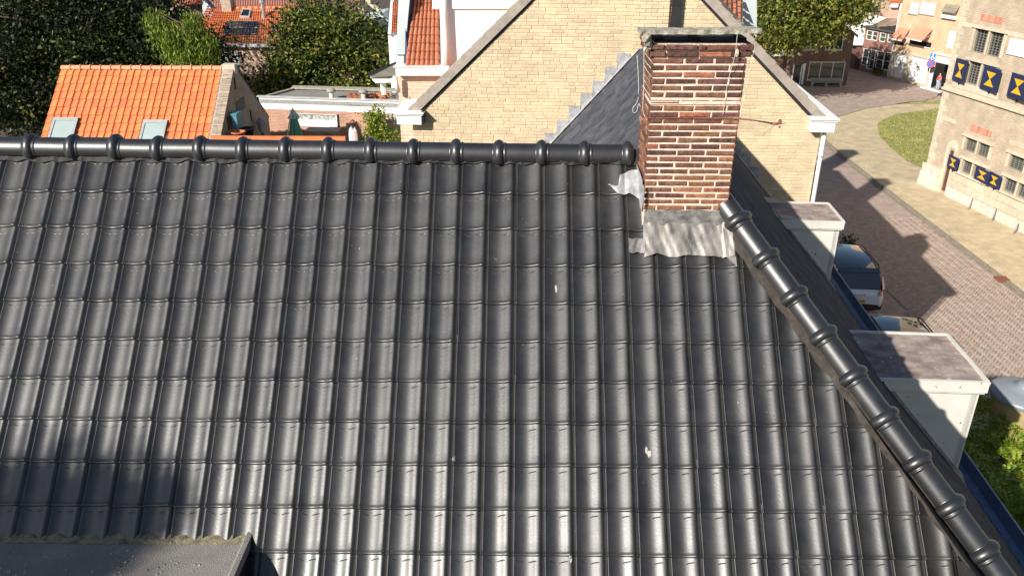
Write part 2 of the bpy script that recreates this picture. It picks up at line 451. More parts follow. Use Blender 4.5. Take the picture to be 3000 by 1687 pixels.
def thing(name, loc, label, cat, group=None):
    o = bpy.data.objects.new(name, None)
    o.empty_display_size = 0.3
    COL.objects.link(o)
    o.location = loc
    return tag(o, label, cat, group)

def stuff(o):
    o['kind'] = 'stuff'
    return o

V = Vector

# ================================================================== THE SETTING
def struct(name, mb, m, parent=None):
    o = mb.build(name, m, parent)
    if parent is None: o['kind'] = 'structure'
    return o

g = MB()
g.quad((-400, -200, -0.06), (400, -200, -0.06), (400, 600, -0.06), (-400, 600, -0.06))
struct('ground', g, MT['earth'])
g = MB()
g.quad((-24, 20, -0.03), (-3.2, 20, -0.03), (-3.2, 62, -0.03), (-24, 62, -0.03))
struct('courtyard', g, MT['courtpave'])

# road: one sheet, with a textured far part and real clinkers on the near part
def uvpoly(pts, s=1.0, rot=0.0):
    c, q = math.cos(rot), math.sin(rot)
    return [((p[0]*c-p[1]*q)*s, (p[0]*q+p[1]*c)*s) for p in pts]
road = MB()
rp_ = [(5.0, 5), (18.3, 5), (17.85, 26), (17.62, 34), (17.45, 44), (17.5, 46.8), (17.9, 48.8), (18.8, 50.9), (20.1, 52.5), (22.8, 54.9), (27.6, 57.4), (33, 59.5), (60, 68), (60, 100), (3, 100), (5.0, 48)]
road.poly([(x, y, 0) for x, y in rp_], 0, uvpoly(rp_, 1.0, 0.78))
road_o = struct('road', road, MT['roadtex'])

# herringbone clinkers on the near stretch
pl, pw, ph = 0.205, 0.1, 0.03
def paver_mesh(l, w):
    b = MB()
    c = 0.006
    x, y = l/2-0.004, w/2-0.004
    b.v = [(-x, -y, 0), (x, -y, 0), (x, y, 0), (-x, y, 0), (-x, -y, ph-c), (x, -y, ph-c), (x, y, ph-c), (-x, y, ph-c),
           (-x+c, -y+c, ph), (x-c, -y+c, ph), (x-c, y-c, ph), (-x+c, y-c, ph)]
    b.f = [(0, 1, 5, 4), (1, 2, 6, 5), (2, 3, 7, 6), (3, 0, 4, 7), (4, 5, 9, 8), (5, 6, 10, 9), (6, 7, 11, 10), (7, 4, 8, 11), (8, 9, 10, 11)]
    b.m = [0]*9
    return b
pm = paver_mesh(pl, pw)
pm_me = pm.mesh('paver', MT['paver'])
slots = []
ang = math.radians(45+3)
ca, sa = math.cos(ang), math.sin(ang)
u = 0.1025
for i in range(-160, 160):
    for j in range(-160, 160):
        k = (i-j) % 4
        if k == 0: cx, cy, vert = (i+1)*u, (j+0.5)*u, 0
        elif k == 2: cx, cy, vert = (i+0.5)*u, (j+1)*u, 1
        else: continue
        # herringbone lattice: horizontal bricks at k==0, vertical ones at k==2 shifted
        if vert: cx, cy = (i+0.5)*u, (j)*u
        wx = 16.0+cx*ca-cy*sa
        wy = 26.5+cx*sa+cy*ca
        right = 18.1-(wy-15)*0.021-0.12
        if 13.2 < wx < right and 20.0 < wy < 34.5:
            slots.append((wx, wy, ang+(math.pi/2 if vert else 0)))
slots.sort(key=lambda q: (q[0]-0)**2+q[1]**2 - (8*q[0] if q[0] > 15.4 else 0))
near_sl = [q for q in slots if q[0] > 14.9 and q[1] < 27.5][:300]
nset = set(near_sl)
for q in near_sl:
    M_ = Matrix.Translation((q[0], q[1], 0.002+random.uniform(0, 0.004))) @ Matrix.Rotation(q[2], 4, 'Z')
    link('paver', pm_me, road_o, M_)
rest = MB()
for q in slots:
    if q in nset: continue
    c_, s_ = math.cos(q[2]), math.sin(q[2])
    b0 = len(rest.v)
    dz = random.uniform(0, 0.005)
    for x, y, z in pm.v: rest.v.append((q[0]+x*c_-y*s_, q[1]+x*s_+y*c_, z+0.002+dz))
    for f in pm.f: rest.f.append(tuple(b0+t for t in f)); rest.m.append(0)
stuff(rest.build('pavers', MT['paver'], road_o))

# sidewalk along the castle, with a kerb and two bands of clinkers
kl = [(18.3, 5), (17.85, 26), (17.62, 34), (17.45, 44), (17.5, 46.8), (17.9, 48.8), (18.8, 50.9), (20.1, 52.5), (22.8, 54.9), (27.6, 57.4), (33, 59.5)]
def offset_line(l, d):
    out = []
    for i, p in enumerate(l):
        a = V(l[max(i-1, 0)]); b = V(l[min(i+1, len(l)-1)])
        t = (b-a).normalized()
        out.append((p[0]+t.y*d, p[1]-t.x*d))
    return out
def strip(la, lb, z, mi=0, mb=None):
    mb = mb or MB()
    acc = 0
    for i in range(len(la)-1):
        w = (V(lb[i])-V(la[i])).length
        L_ = (V(la[i+1])-V(la[i])).length
        mb.quad((*la[i], z), (*lb[i], z), (*lb[i+1], z), (*la[i+1], z), mi,
                [(acc, 0), (acc, w), (acc+L_, w), (acc+L_, 0)])
        acc += L_
    return mb
k1 = offset_line(kl, 0.14)
k2 = offset_line(kl, 0.95)
wk = MB()
wp = [k2[0]] + k2[1:] + [(60, 66), (60, 5)]
wk.poly([(x, y, 0.10) for x, y in wp], 0, uvpoly(wp, 1.0, 0.25))
struct('sidewalk', wk, MT['walk'])
struct('sidewalk_edge_band', strip(k1, k2, 0.104), MT['walk'])
kb = MB()
for i in range(len(kl)-1):
    n_ = max(1, int((V(kl[i+1])-V(kl[i])).length/0.9))
    for j in range(n_):
        a0 = V(kl[i]).lerp(V(kl[i+1]), j/n_+0.006); a1 = V(kl[i]).lerp(V(kl[i+1]), (j+1)/n_-0.006)
        b0 = V(k1[i]).lerp(V(k1[i+1]), j/n_+0.006); b1 = V(k1[i]).lerp(V(k1[i+1]), (j+1)/n_-0.006)
        kb.box8([(*a0, -0.05), (*b0, -0.05), (*b1, -0.05), (*a1, -0.05), (*a0, 0.112), (*b0, 0.112), (*b1, 0.112), (*a1, 0.112)])
kbo = kb.build('kerb', MT['kerb']); kbo['kind'] = 'structure'
gut = MB()
strip(offset_line(kl, -0.13), offset_line(kl, 0.0), 0.035, 0, gut)
struct('road_gutter_band', gut, MT['kerb'])
# small iron gully lid in the gutter
d_ = MB()
d_.box(17.55, 17.98, 27.55, 27.95, 0.05, 0.125)
for i in range(4): d_.box(17.58, 17.95, 27.6+i*0.09, 27.64+i*0.09, 0.125, 0.135)
tag(d_.build('gully_lid', MT['rust']), 'small rusty gully cover in the kerb beside the paved street', 'drain cover')

# lawn between sidewalk and castle
lp = [(20.9, 41.0), (20.55, 42.8), (20.75, 45.5), (21.1, 48.0), (22.1, 50.8), (23.2, 52.3), (24.5, 53.4), (28.0, 55.1), (33, 56.4), (33, 39.0), (24, 39.0)]
lw = MB()
lw.poly([(x, y, 0.115) for x, y in lp])
lawn = struct('lawn', lw, MT['grass'])
lv = MB()
lv.poly([(x, y, 0.112) for x, y in [(25.4, 56.2), (26.2, 56.8), (28.8, 57.5), (32, 58.6), (33, 58.2), (28.9, 56.4)]])
struct('grass_verge', lv, MT['grass'])
def inside(x, y, poly):
    c = False
    j = len(poly)-1
    for i in range(len(poly)):
        if (poly[i][1] > y) != (poly[j][1] > y) and x < (poly[j][0]-poly[i][0])*(y-poly[i][1])/(poly[j][1]-poly[i][1])+poly[i][0]: c = not c
        j = i
    return c
gb = MB()
cnt = 0
while cnt < 9000:
    x, y = random.uniform(20.4, 30), random.uniform(39, 56)
    if not inside(x, y, lp): continue
    cnt += 1
    w = random.uniform(0, 6.28); h = random.uniform(0.03, 0.09); s_ = random.uniform(0.03, 0.07)
    gb.poly([(x-math.cos(w)*s_, y-math.sin(w)*s_, 0.112), (x+math.cos(w)*s_, y+math.sin(w)*s_, 0.112),
             (x+random.uniform(-.05, .05), y+random.uniform(-.05, .05), 0.115+h)])
tag(gb.build('grass', MT['grassblade']), 'short dry green grass on the lawn beside the castle', 'grass', kind='stuff')

# ================================================================== NEAR HOUSE WITH THE BLACK TILED ROOF
W, G = 0.215, 0.29889
S_ = math.radians(46.610)
O = V((-0.6922, 5.3136, 9.8075))
DN = V((0, -math.cos(S_), -math.sin(S_)))
NN = V((0, -math.sin(S_), math.cos(S_)))
def roof(r, c, lift=0.0):
    return O+V((1, 0, 0))*(c-15)*W+DN*(r-4)*G+NN*lift
EA = V((math.cos(math.radians(3)), -math.sin(math.radians(3)), 0))
DA = V((math.sin(math.radians(3)), math.cos(math.radians(3)), 0))
def AB(a, b, z): return EA*a+DA*b+V((0, 0, z))
house = thing('tiled_house', (1.0, 6.0, 0), 'large house with a black glazed tile roof, brick chimney and white street dormers', 'house')

def prof(t):
    if t < 0.012: return -0.010
    if t < 0.045: return 0.0185+0.004*math.sin((t-0.012)/0.033*math.pi)
    if t < 0.66: return 0.165*(t-0.36)**2+0.004*max(0, (0.1-t)/0.055)*0.5
    h66 = 0.165*0.09
    if t < 0.845:
        k = (t-0.66)/0.185
        return h66+0.46*0.185*W*(k-0.5*k*k)
    top = h66+0.46*0.185*W*0.5
    k = min(1, (t-0.845)/0.125)
    return top-(top-0.001)*(1-math.cos(k*math.pi))/2
def sprof(t): return 0.011+0.010*math.cos(2*math.pi*(t-0.82))
TU = [0, 0.012, 0.014, 0.028, 0.045, 0.06, 0.12, 0.2, 0.28, 0.36, 0.44, 0.52, 0.6, 0.66, 0.70, 0.74, 0.78, 0.815, 0.845, 0.875, 0.905, 0.94, 0.97, 1.0]
def tile_mesh(name, m, us=TU, vs=None, u0=0.0, u1=1.0):
    vs = vs or [-0.06, 0.0, 0.03, 0.1, 0.2, 0.262, 0.276, 0.284, 0.291, 0.2965, 0.2985, 0.2985]
    mb = MB()
    rows = []
    us = [t for t in us if u0 <= t <= u1]
    for iv, v in enumerate(vs):
        row = []
        for t in us:
            h = prof(t)
            slope = 0.004+0.017*max(0, v)/G
            z = h+slope
            e = [0.0]*(len(vs)-6)+[0.0010, 0.0042, 0.0040, -0.0010, -0.009, -0.032]
            z += e[iv]
            if 0.70 < t < 0.90 and v > 0.27: z += (0.003, 0.004, 0.001, -0.003, -0.006, -0.006)[max(0, iv-(len(vs)-6))]*(1-abs(t-0.8)/0.1)
            row.append((t*W, v, z))
        rows.append(row)
    mb.grid(rows)
    # flip so that normals point up: u x v with v going down needs reversed order
    mb.f = [tuple(reversed(f)) for f in mb.f]
    # two embossed brows below the overlap
    for (ta, tb, k0, k1) in ((0.10, 0.33, 0.0, 1.0), (0.74, 0.47, 0.0, 1.0)):
        if max(ta, tb) > u1: continue
        prev = None
        for q in range(8):
            s_ = q/7
            t = ta+(tb-ta)*s_; v = 0.030+0.013*s_*s_
            hgt = 0.0026*math.sin(math.pi*(0.12+0.8*s_))
            z = prof(t)+0.004+0.017*v/G
            cur = [(t*W, v-0.0045, z), (t*W, v, z+hgt), (t*W, v+0.004, z)]
            if prev:
                mb.quad(prev[0], prev[1], cur[1], cur[0]); mb.quad(prev[1], prev[2], cur[2], cur[1])
                if tb > ta:
                    mb.f[-1] = tuple(reversed(mb.f[-1])); mb.f[-2] = tuple(reversed(mb.f[-2]))
            prev = cur
    return mb
def frame(org, ux, vy):
    ux = V(ux).normalized(); vy = V(vy).normalized(); n = vy.cross(ux).normalized()
    if n.z < 0: n = -n
    return Matrix(((ux.x, vy.x, n.x, org[0]), (ux.y, vy.y, n.y, org[1]), (ux.z, vy.z, n.z, org[2]), (0, 0, 0, 1)))
# local axes: x = across, y = down slope, z = normal (left handed) -> keep mirror out by building meshes with y down
def place(mb_v, org, ux, vy, n):
    return [tuple(V(org)+ux*x+vy*y+n*z) for x, y, z in mb_v]

HIP0 = V((1.501, 6.099, 10.711)); HIPD = V((0.1835, -0.2053, -0.2172))
hipn = HIPD.cross(V((0, 0, 1))).normalized()     # horizontal, points to one side
if hipn.x < 0: hipn = -hipn                      # towards the street
def hip_side(p): return (V(p)-HIP0).dot(hipn)

full = tile_mesh('roof_tile', MT['tile'])
# to keep right-handed matrices, mesh local y points UP the slope
def flip_y(mb):
    mb.v = [(x, -y, z) for x, y, z in mb.v]
    mb.f = [tuple(reversed(f)) for f in mb.f]
    return mb
full_me = flip_y(tile_mesh('roof_tile', MT['tile'])).mesh('roof_tile', MT['tile'], True)
half_me = flip_y(tile_mesh('roof_tile', MT['tile'], u0=0.0, u1=0.6)).mesh('roof_half_tile', MT['tile'], True)
def tile_matrix(r, c, jit=True):
    p = roof(r-1, c)
    up = -DN
    M_ = Matrix(((1, up.x, NN.x, p.x), (0, up.y, NN.y, p.y), (0, up.z, NN.z, p.z), (0, 0, 0, 1)))
    if jit:
        M_ = M_ @ Matrix.Translation((random.uniform(-.0018, .0018), random.uniform(-.0035, .0035), random.uniform(0, .0025))) @ \
            Matrix.Rotation(random.uniform(-.008, .008), 4, 'Z') @ Matrix.Rotation(random.uniform(-.012, .012), 4, 'Y') @ Matrix.Rotation(random.uniform(-.006, .006), 4, 'X')
    return M_
LEFTVIS = {0: -1.2, 1: -1.0, 2: -0.6, 3: -0.3, 4: -0.1, 5: 0.3, 6: 0.6, 7: 0.9, 8: 1.2, 9: 7.6, 10: 8.2, 11: 9}
loose = MB()
n_single = 0
for r in range(0, 13):
    for c in range(-14, 42):
        p_tl = roof(r-1, c); p_br = roof(r, c+1)
        # chimney and apron zone
        if r <= 1 and c > 22: continue
        # felt dormer zone
        if r >= 10 and c <= 6: continue
        pts = [roof(r-1.2, c), roof(r-1.2, c+1), roof(r, c), roof(r, c+1)]
        sd = [hip_side(q) for q in pts]
        if min(sd) > -0.03: continue
        cut = max(sd) > -0.03
        vis = c >= math.floor(LEFTVIS[min(r, 11)]) and r <= 10
        half = (r <= 1 and c == 22)
        M_ = tile_matrix(r, c)
        if cut or half:
            bm = bmesh.new()
            bm.from_mesh(half_me if half else full_me)
            bm.transform(M_)
            if cut:
                bmesh.ops.bisect_plane(bm, geom=bm.verts[:]+bm.edges[:]+bm.faces[:], plane_co=HIP0-hipn*0.03, plane_no=hipn, clear_outer=True)
            me = bpy.data.meshes.new('cut_tile')
            bm.to_mesh(me); bm.free()
            me.materials.clear(); me.materials.append(MT['tile'])
            if vis and n_single < 300:
                link('roof_tile', me, house); n_single += 1
            continue
        if vis and n_single < 300:
            link('roof_tile', full_me, house, M_); n_single += 1
        else:
            b0 = len(loose.v)
            loose.v += [tuple(M_ @ v.co) for v in full_me.vertices]
            for f in full_me.polygons: loose.f.append(tuple(b0+i for i in f.vertices)); loose.m.append(0)
stuff(loose.build('roof_tiles', MT['tile'], house, True))
# dark underlay below the tiles, so that no gap shows light
ul = MB()
ul.poly([roof(-1.1, -15, -0.03), roof(-1.1, 24.2, -0.03), roof(13, 36.2, -0.03), roof(13, -15, -0.03)])
ul.build('roof_deck', MT['under'], house)
# back slope of the main roof, hidden behind the ridge
bk = MB()
_rl, _rr = roof(-1.1, -15), roof(-1.1, 23.5)
bk.quad(_rl, _rr, _rr+V((0, 4.0, -4.2)), _rl+V((0, 4.0, -4.2)))
bk.build('rear_roof_slope', MT['slope_tile'], house)
# walls of the house
wl = MB()
wl.box(-4.2, 4.3, 1.2, 10.0, 0, 5.2)
wl.build('wall', MT['brick_shade'], house)
wl = MB()
pw_ = [AB(-1.0, 9.5, 0), AB(4.62, 4.0, 0), AB(4.62, 16.0, 0), AB(-1.0, 16.0, 0)]
wl.box8([*pw_, *[p+V((0, 0, 6.3)) for p in pw_]])
wl.build('street_wall', MT['brick_shade'], house)

# bird droppings on single tiles
def dropping(r, c, sc):
    mb = MB()
    for k in range(3 if sc > .6 else 1):
        du, dv = random.uniform(-.08, .08)*sc, random.uniform(-.06, .06)*sc
        ring = []
        n_ = 9
        for q in range(n_):
            w = 2*math.pi*q/n_; rr_d = random.uniform(.6, 1.2)
            cc = c+du+math.cos(w)*.045*sc*rr_d; r_ = r+dv+math.sin(w)*.085*sc*rr_d
            fr_c = cc % 1.0
            ring.append(roof(r_, cc, prof(fr_c)+0.004+0.017*(r_ % 1.0)+0.0022))
        mb.poly(ring[::-1])
    mb.build('bird_dropping', MT['splat'], house)
for (r_, c_, s_) in ((6.84, 16.02, .8), (6.62, 22.42, 1.1), (2.55, 19.38, .8), (3.0, 4.3, .35), (7.3, 8.3, .3), (5.4, 25.5, .35), (9.02, 19.85, .9), (4.4, 12.6, .3), (1.5, 12.4, .35), (8.3, 11.4, .3)):
    dropping(r_, c_, s_)

# ridge tubes ------------------------------------------------------
def ridge_mesh(name, L_, r, m, arc=1.12):
    # profile along length: x from 0 to L_
    prof_ = [(0.0, r*1.04), (0.008, r*1.03), (0.011, r*1.07), (0.016, r*1.085), (0.022, r*1.07), (0.026, r*1.005), (0.029, r), (0.034, r), (L_*0.5, r), (L_-0.096, r), (L_-0.091, r), (L_-0.086, r*1.05), (L_-0.078, r*1.16), (L_-0.064, r*1.29), (L_-0.046, r*1.35),
             (L_-0.028, r*1.31), (L_-0.014, r*1.18), (L_-0.010, r*1.02), (L_, r*0.98)]
    mb = MB()
    rows = []
    nseg = 20
    for x, rr in prof_:
        rows.append([(x, math.cos(math.pi/2+arc*math.pi/2*(2*k/nseg-1))*rr*-1, math.sin(math.pi/2+arc*math.pi/2*(2*k/nseg-1))*rr) for k in range(nseg+1)])
    mb.grid(rows)
    return mb.mesh(name, m, True)
RR = 0.087
step = 0.3405
ridge_me = ridge_mesh('ridge_tile', step+0.012, RR, MT['ridge'], 1.3)
x_end = 0.865
ridge_y, ridge_z = 6.372, 10.943
def ridge_place(x0, first=False):
    M_ = Matrix.Translation((x0, ridge_y+random.uniform(-.003, .003), ridge_z+0.0085*(0.5-x0)+random.uniform(-.004, .004))) @ \
        Matrix.Rotation(random.uniform(-.006, .006), 4, 'Z') @ Matrix.Rotation(0.0085+random.uniform(-.008, .008), 4, 'Y')
    link('ridge_tile', ridge_me, house, M_)
for k in range(18):
    ridge_place(x_end-(k+1)*step)
# ridge roll: dark strip dressed over the tile heads
rr_ = MB()
rows = []
nx = 300
for j, (rv, lf) in enumerate(((-1.30, 0.06), (-1.05, 0.045), (-0.98, 0.034), (-0.90, 0.026))):
    row = []
    for i in range(nx+1):
        c = -8+i*(30.6/nx)
        t = c % 1.0
        row.append(roof(rv+(0.025*math.sin(c*2.9)+0.02*math.sin(c*7.3) if j == 3 else 0), c, lf+(prof(t)*0.9 if j >= 2 else prof(t)*0.4)+(0.004*math.sin(c*11) if j == 2 else 0)))
    rows.append(row)
rr_.grid(rows)
rr_.f = [tuple(reversed(f)) for f in rr_.f]
rr_.build('ridge_roll', MT['under'], house, True)

# hip tubes ------------------------------------------------------
hd = HIPD.normalized()
hstep = HIPD.length
hip_me = ridge_mesh('hip_tile', hstep+0.012, 0.094, MT['ridge'])
hup = (NN+V((0.7449, -0.039, 0.6661))).normalized()
hup = (hup-hd*hup.dot(hd)).normalized()
hside = hup.cross(hd).normalized()
for k in range(12):
    p = HIP0+HIPD*(-0.1+k) + hup*0.022 - hipn*0.012
    M_ = Matrix(((hd.x, hside.x, hup.x, p.x), (hd.y, hside.y, hup.y, p.y), (hd.z, hside.z, hup.z, p.z), (0, 0, 0, 1))) @ \
        Matrix.Rotation(random.uniform(-.012, .012), 4, 'Z') @ Matrix.Rotation(random.uniform(-.008, .008), 4, 'Y')
    link('hip_tile', hip_me, house, M_)
hs_ = MB()
rows = []
for s_ in (-1, 1):
    pass
for k in range(61):
    q = HIP0+HIPD*(k*0.2-0.6)
    wob = 0.012*math.sin(k*1.7)+0.008*math.sin(k*0.63)
    rows.append([q-hipn*(0.108+wob)+V((0, 0, -0.108*0.98+0.004)) + NN*0.02, q-hipn*0.08+NN*0.03+V((0, 0, -0.09)), q+V((0, 0, 0.06)), q+hipn*0.09+V((0, 0, -0.08)), q+hipn*(0.13)+V((0, 0, -0.15))])
hs_.grid(rows)
hs_.build('hip_roll', MT['brownstrip'], house, True)

# street slope and courtyard slope of the wing: ribbed tiles joined ---------
def slope_tiles(b0, b1, a_top, z_top, tanv, side, nrow, name, cutfn=None, rw=W, gg=G, m=None):
    """side +1: falls to the street (growing a), -1: falls to the courtyard"""
    sl = math.atan(tanv)
    dn = (EA*side*math.cos(sl)+V((0, 0, -math.sin(sl)))).normalized()
    ux = DA*side
    n = (EA*side*math.sin(sl)+V((0, 0, math.cos(sl)))).normalized()
    us = [0, 0.012, 0.03, 0.06, 0.2, 0.36, 0.52, 0.66, 0.74, 0.8, 0.845, 0.885, 0.93, 0.97, 1.0]
    vs = [-0.04, 0.0, 0.15, gg-0.01, gg-0.002, gg-0.002]
    mb = MB()
    ncol = int((b1-b0)/rw)+1
    for r in range(nrow):
        for c in range(ncol):
            bb = b0+c*rw if side > 0 else b1-c*rw
            org = AB(a_top, bb, z_top)+dn*(r*gg)
            rows = []
            for iv, v in enumerate(vs):
                rows.append([org+ux*(t*rw)+dn*v+n*(prof(t)*(0.55 if side > 0 else 1.0)+0.004+(0.006 if side > 0 else 0.017)*max(0, v)/gg-(0.02 if iv == len(vs)-1 else 0)) for t in us])
            mb.grid(rows)
    me = mb.mesh(name, m or MT['slope_tile'], True)
    bm = bmesh.new(); bm.from_mesh(me)
    if cutfn:
        co, no = cutfn
        bmesh.ops.bisect_plane(bm, geom=bm.verts[:]+bm.edges[:]+bm.faces[:], plane_co=co, plane_no=no, clear_outer=True)
    bmesh.ops.bisect_plane(bm, geom=bm.verts[:]+bm.edges[:]+bm.faces[:], plane_co=AB(0, 16.06, 0), plane_no=DA, clear_outer=True)
    bmesh.ops.recalc_face_normals(bm, faces=bm.faces[:])
    bm.to_mesh(me); bm.free()
    return stuff(link(name, me, house))
ZS = 10.655
def zs(a): return ZS-1.1198*(a-1.18)
slope_tiles(0.0, 16.2, 1.47, zs(1.47), 1.1198, 1, 17, 'street_slope_tiles', (HIP0+hipn*0.03, -hipn))
slope_tiles(6.6, 16.2, 1.50, 10.30, 1.14, -1, 14, 'courtyard_slope_tiles')
dk = MB()
dk.poly([AB(1.47, 6.2, zs(1.47)-0.05), AB(4.75, 0.5, zs(4.75)-0.05), AB(4.75, 16.0, zs(4.75)-0.05), AB(1.47, 16.0, zs(1.47)-0.05)])
dk.poly([AB(1.5, 6.9, 10.25), AB(1.5, 16.0, 10.25), AB(-1.3, 16.0, 10.25-1.14*2.8), AB(-1.3, 6.9, 10.25-1.14*2.8)])
dk.build('wing_roof_deck', MT['under'], house)
wr = MB()
wr.tube([AB(1.48, 6.6, 10.33), AB(1.48, 16.05, 10.33)], 0.09, 10)
wr.build('wing_ridge', MT['ridge'], house, True)

# gutter on the street side ------------------------------------------
gz_ = zs(4.75)-0.06
gm = MB()
bs_ = [0.5, 3.2, 5.6, 7.9, 10.2, 12.6, 16.0]
for i in range(len(bs_)-1):
    b0, b1 = bs_[i]+0.004, bs_[i+1]-0.004
    sec = [(4.72, gz_+0.02), (4.74, gz_-0.10), (5.00, gz_-0.10), (5.03, gz_+0.035), (5.05, gz_+0.035), (5.05, gz_-0.12), (4.72, gz_-0.12)]
    gm.prism([AB(a, b0, z) for a, z in sec], DA*(b1-b0))
gm.build('gutter', MT['guttersky'], house)
gl = MB()
gl.tube([AB(5.045, 0.5, gz_+0.04), AB(5.045, 16.0, gz_+0.04)], 0.008, 6)
gl.build('gutter_bead', MT['silver'], house)

# chimney ------------------------------------------------------------
chim = MB()
CX0, CX1, CY0, CY1 = 0.922, 1.572, 5.943, 6.43
CZ0, CZ1 = 10.635, 11.875
ins = 0.006
chim.box(CX0+ins, CX1-ins, CY0+ins, CY1-ins, 9.6, CZ1-0.002)
# bed joints stand a little uneven: broken thick mortar band
chim.box(CX0-0.004, CX1+0.002, CY0-0.004, CY1, 11.452, 11.474)
chimney = chim.build('chimney', MT['cmortar'], house)
tag(chimney, 'weathered red brown brick chimney with pale mortar and a stone slab on top')
def cbrick(x0, x1, y0, y1, z0, z1, side):
    b = MB()
    j = lambda s=0.0028: random.uniform(-s, s)
    c = 0.0062
    pr_ = random.uniform(-0.001, 0.005)
    if side == 'f':
        y0 -= pr_
        P_ = [(x0+j(), y0+c, z0+j()), (x1+j(), y0+c, z0+j()), (x1+j(), y0+c, z1+j()), (x0+j(), y0+c, z1+j())]
        mid = [(x0+(x1-x0)*0.5, y0-0.001, z0+c+j(.0015)), (x0+(x1-x0)*0.5, y0-0.001, z1-c+j(.0015))]
        F = [(P_[0][0]+c, y0+j(.0015), P_[0][2]+c), (P_[1][0]-c, y0+j(.0015), P_[1][2]+c), (P_[2][0]-c, y0+j(.0015), P_[2][2]-c), (P_[3][0]+c, y0+j(.0015), P_[3][2]-c)]
        B_ = [(p[0], y1, p[2]) for p in P_]
    else:
        xs = x0 if side == 'l' else x1
        sg = 1 if side == 'l' else -1
        xs -= sg*pr_
        ya, yb = (y1, y0) if side == 'l' else (y0, y1)
        P_ = [(xs+sg*c, ya+j(), z0+j()), (xs+sg*c, yb+j(), z0+j()), (xs+sg*c, yb+j(), z1+j()), (xs+sg*c, ya+j(), z1+j())]
        sy = 1 if yb > ya else -1
        F = [(xs+j(.0015), P_[0][1]+sy*c, P_[0][2]+c), (xs+j(.0015), P_[1][1]-sy*c, P_[1][2]+c), (xs+j(.0015), P_[2][1]-sy*c, P_[2][2]-c), (xs+j(.0015), P_[3][1]+sy*c, P_[3][2]-c)]
        B_ = [(xs+sg*0.06, p[1], p[2]) for p in P_]
    b.v = F+P_+B_
    b.f = [(0, 1, 2, 3)]
    for k in range(4):
        k2_ = (k+1) % 4
        b.f.append((4+k, 4+k2_, k2_, k)); b.f.append((8+k, 8+k2_, 4+k2_, 4+k))
    b.m = [0]*len(b.f)
    hgt_ = (z0-CZ0)/(CZ1-CZ0)
    w_ = random.random()
    mk_ = 'cbrick_dark' if w_ < 0.25+0.4*hgt_ else ('cbrick_orange' if w_ > 0.95-0.5*(1-hgt_) else 'cbrick')
    o = b.build('brick', MT[mk_], chimney)
    return o
ncourse = 26
ch = (CZ1-CZ0)/ncourse
jt = 0.0130
for k in range(ncourse):
    z0 = CZ0+k*ch+jt/2; z1 = CZ0+(k+1)*ch-jt/2
    ov = 0.0
    if k == ncourse-2: ov = 0.022
    if k == ncourse-1: ov = 0.036
    if k == 17: z1 -= 0.006
    x0, x1 = CX0-ov, CX1+ov
    flare = 0.010*k/ncourse
    x0 -= flare*0.5; x1 += flare
    y0 = CY0-ov*0.6
    L_ = (x1-x0)
    if k % 2 == 0: cuts = [0, 0.15+random.uniform(-.02, .02), 0.49+random.uniform(-.015, .015), 0.83+random.uniform(-.02, .02), 1]
    else: cuts = [0, 0.335+random.uniform(-.015, .015), 0.67+random.uniform(-.015, .015), 1]
    if k == ncourse-1: cuts = [0, 0.155, 0.47, 0.55, 0.86, 1]
    for a, b in zip(cuts[:-1], cuts[1:]):
        cbrick(x0+a*L_+(jt/2 if a > 0 else 0), x0+b*L_-(jt/2 if b < 1 else 0), y0, y0+0.06, z0, z1, 'f')
    sc = [0, 0.46, 1.0] if k % 2 else [0, 0.24, 0.70, 1.0]
    yl = CY1-CY0-0.062
    for a, b in zip(sc[:-1], sc[1:]):
        cbrick(x0, x1, CY0+0.062+a*yl+(jt/2), CY0+0.062+b*yl-jt/2, z0, z1, 'l')
        if k % 2: cbrick(x0, x1, CY0+0.062+a*yl+(jt/2), CY0+0.062+b*yl-jt/2, z0, z1, 'r')
    if k % 2 == 0: cbrick(x0, x1, CY0+0.066, CY1-0.004, z0, z1, 'r')
# slab on short supports
cap = MB()
nx_, ny_ = 26, 8
X0, X1 = 0.815, 1.645
top, bot = [], []
for j in range(ny_+1):
    for lst, zz in ((top, 0.0), (bot, 1.0)):
        pass
def capz(x, y, t): return 11.938+0.034*t+0.01*math.sin(x*9)*t*0.3-(y-5.88)*0.06+0.012*(x-0.8)
rows = []
for j in range(ny_+1):
    y = 5.885+j*0.24/ny_
    rows.append([(X0+(X1-X0)*i/nx_, y+0.006*math.sin(i*1.7)*(j == 0), capz(X0+(X1-X0)*i/nx_, y, 1)+random.uniform(-.003, .003)) for i in range(nx_+1)])
cap.grid(rows)
fr = rows[0]
cap.grid([[(p[0], p[1]+0.008, p[2]-0.03) for p in fr], fr])
lf = [r[0] for r in rows]
cap.grid([lf, [(p[0]+0.006, p[1], p[2]-0.032) for p in lf]])
rt = [r[-1] for r in rows]
cap.grid([[(p[0]-0.006, p[1], p[2]-0.032) for p in rt], rt])
cap.grid([[(p[0], p[1], p[2]-0.032) for p in rows[-1]], [(p[0], p[1], p[2]-0.03) for p in rows[0]]])
cap.build('cap_slab', MT['capstone'], chimney)
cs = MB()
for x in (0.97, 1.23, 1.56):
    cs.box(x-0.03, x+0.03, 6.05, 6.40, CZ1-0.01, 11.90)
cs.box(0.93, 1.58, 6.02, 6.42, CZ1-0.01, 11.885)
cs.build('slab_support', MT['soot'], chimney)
lump = MB()
for (x, y, z, r) in ((0.855, 5.90, 11.925, 0.036), (0.87, 5.915, 11.885, 0.03), (0.885, 5.93, 11.86, 0.022), (0.868, 5.95, 11.84, 0.022)):
    pr_ = [(0.0005, -r), (r*0.75, -r*0.7), (r, 0), (r*0.8, r*0.6), (0.0005, r)]
    lump.lathe(pr_, (x, y, z), 9)
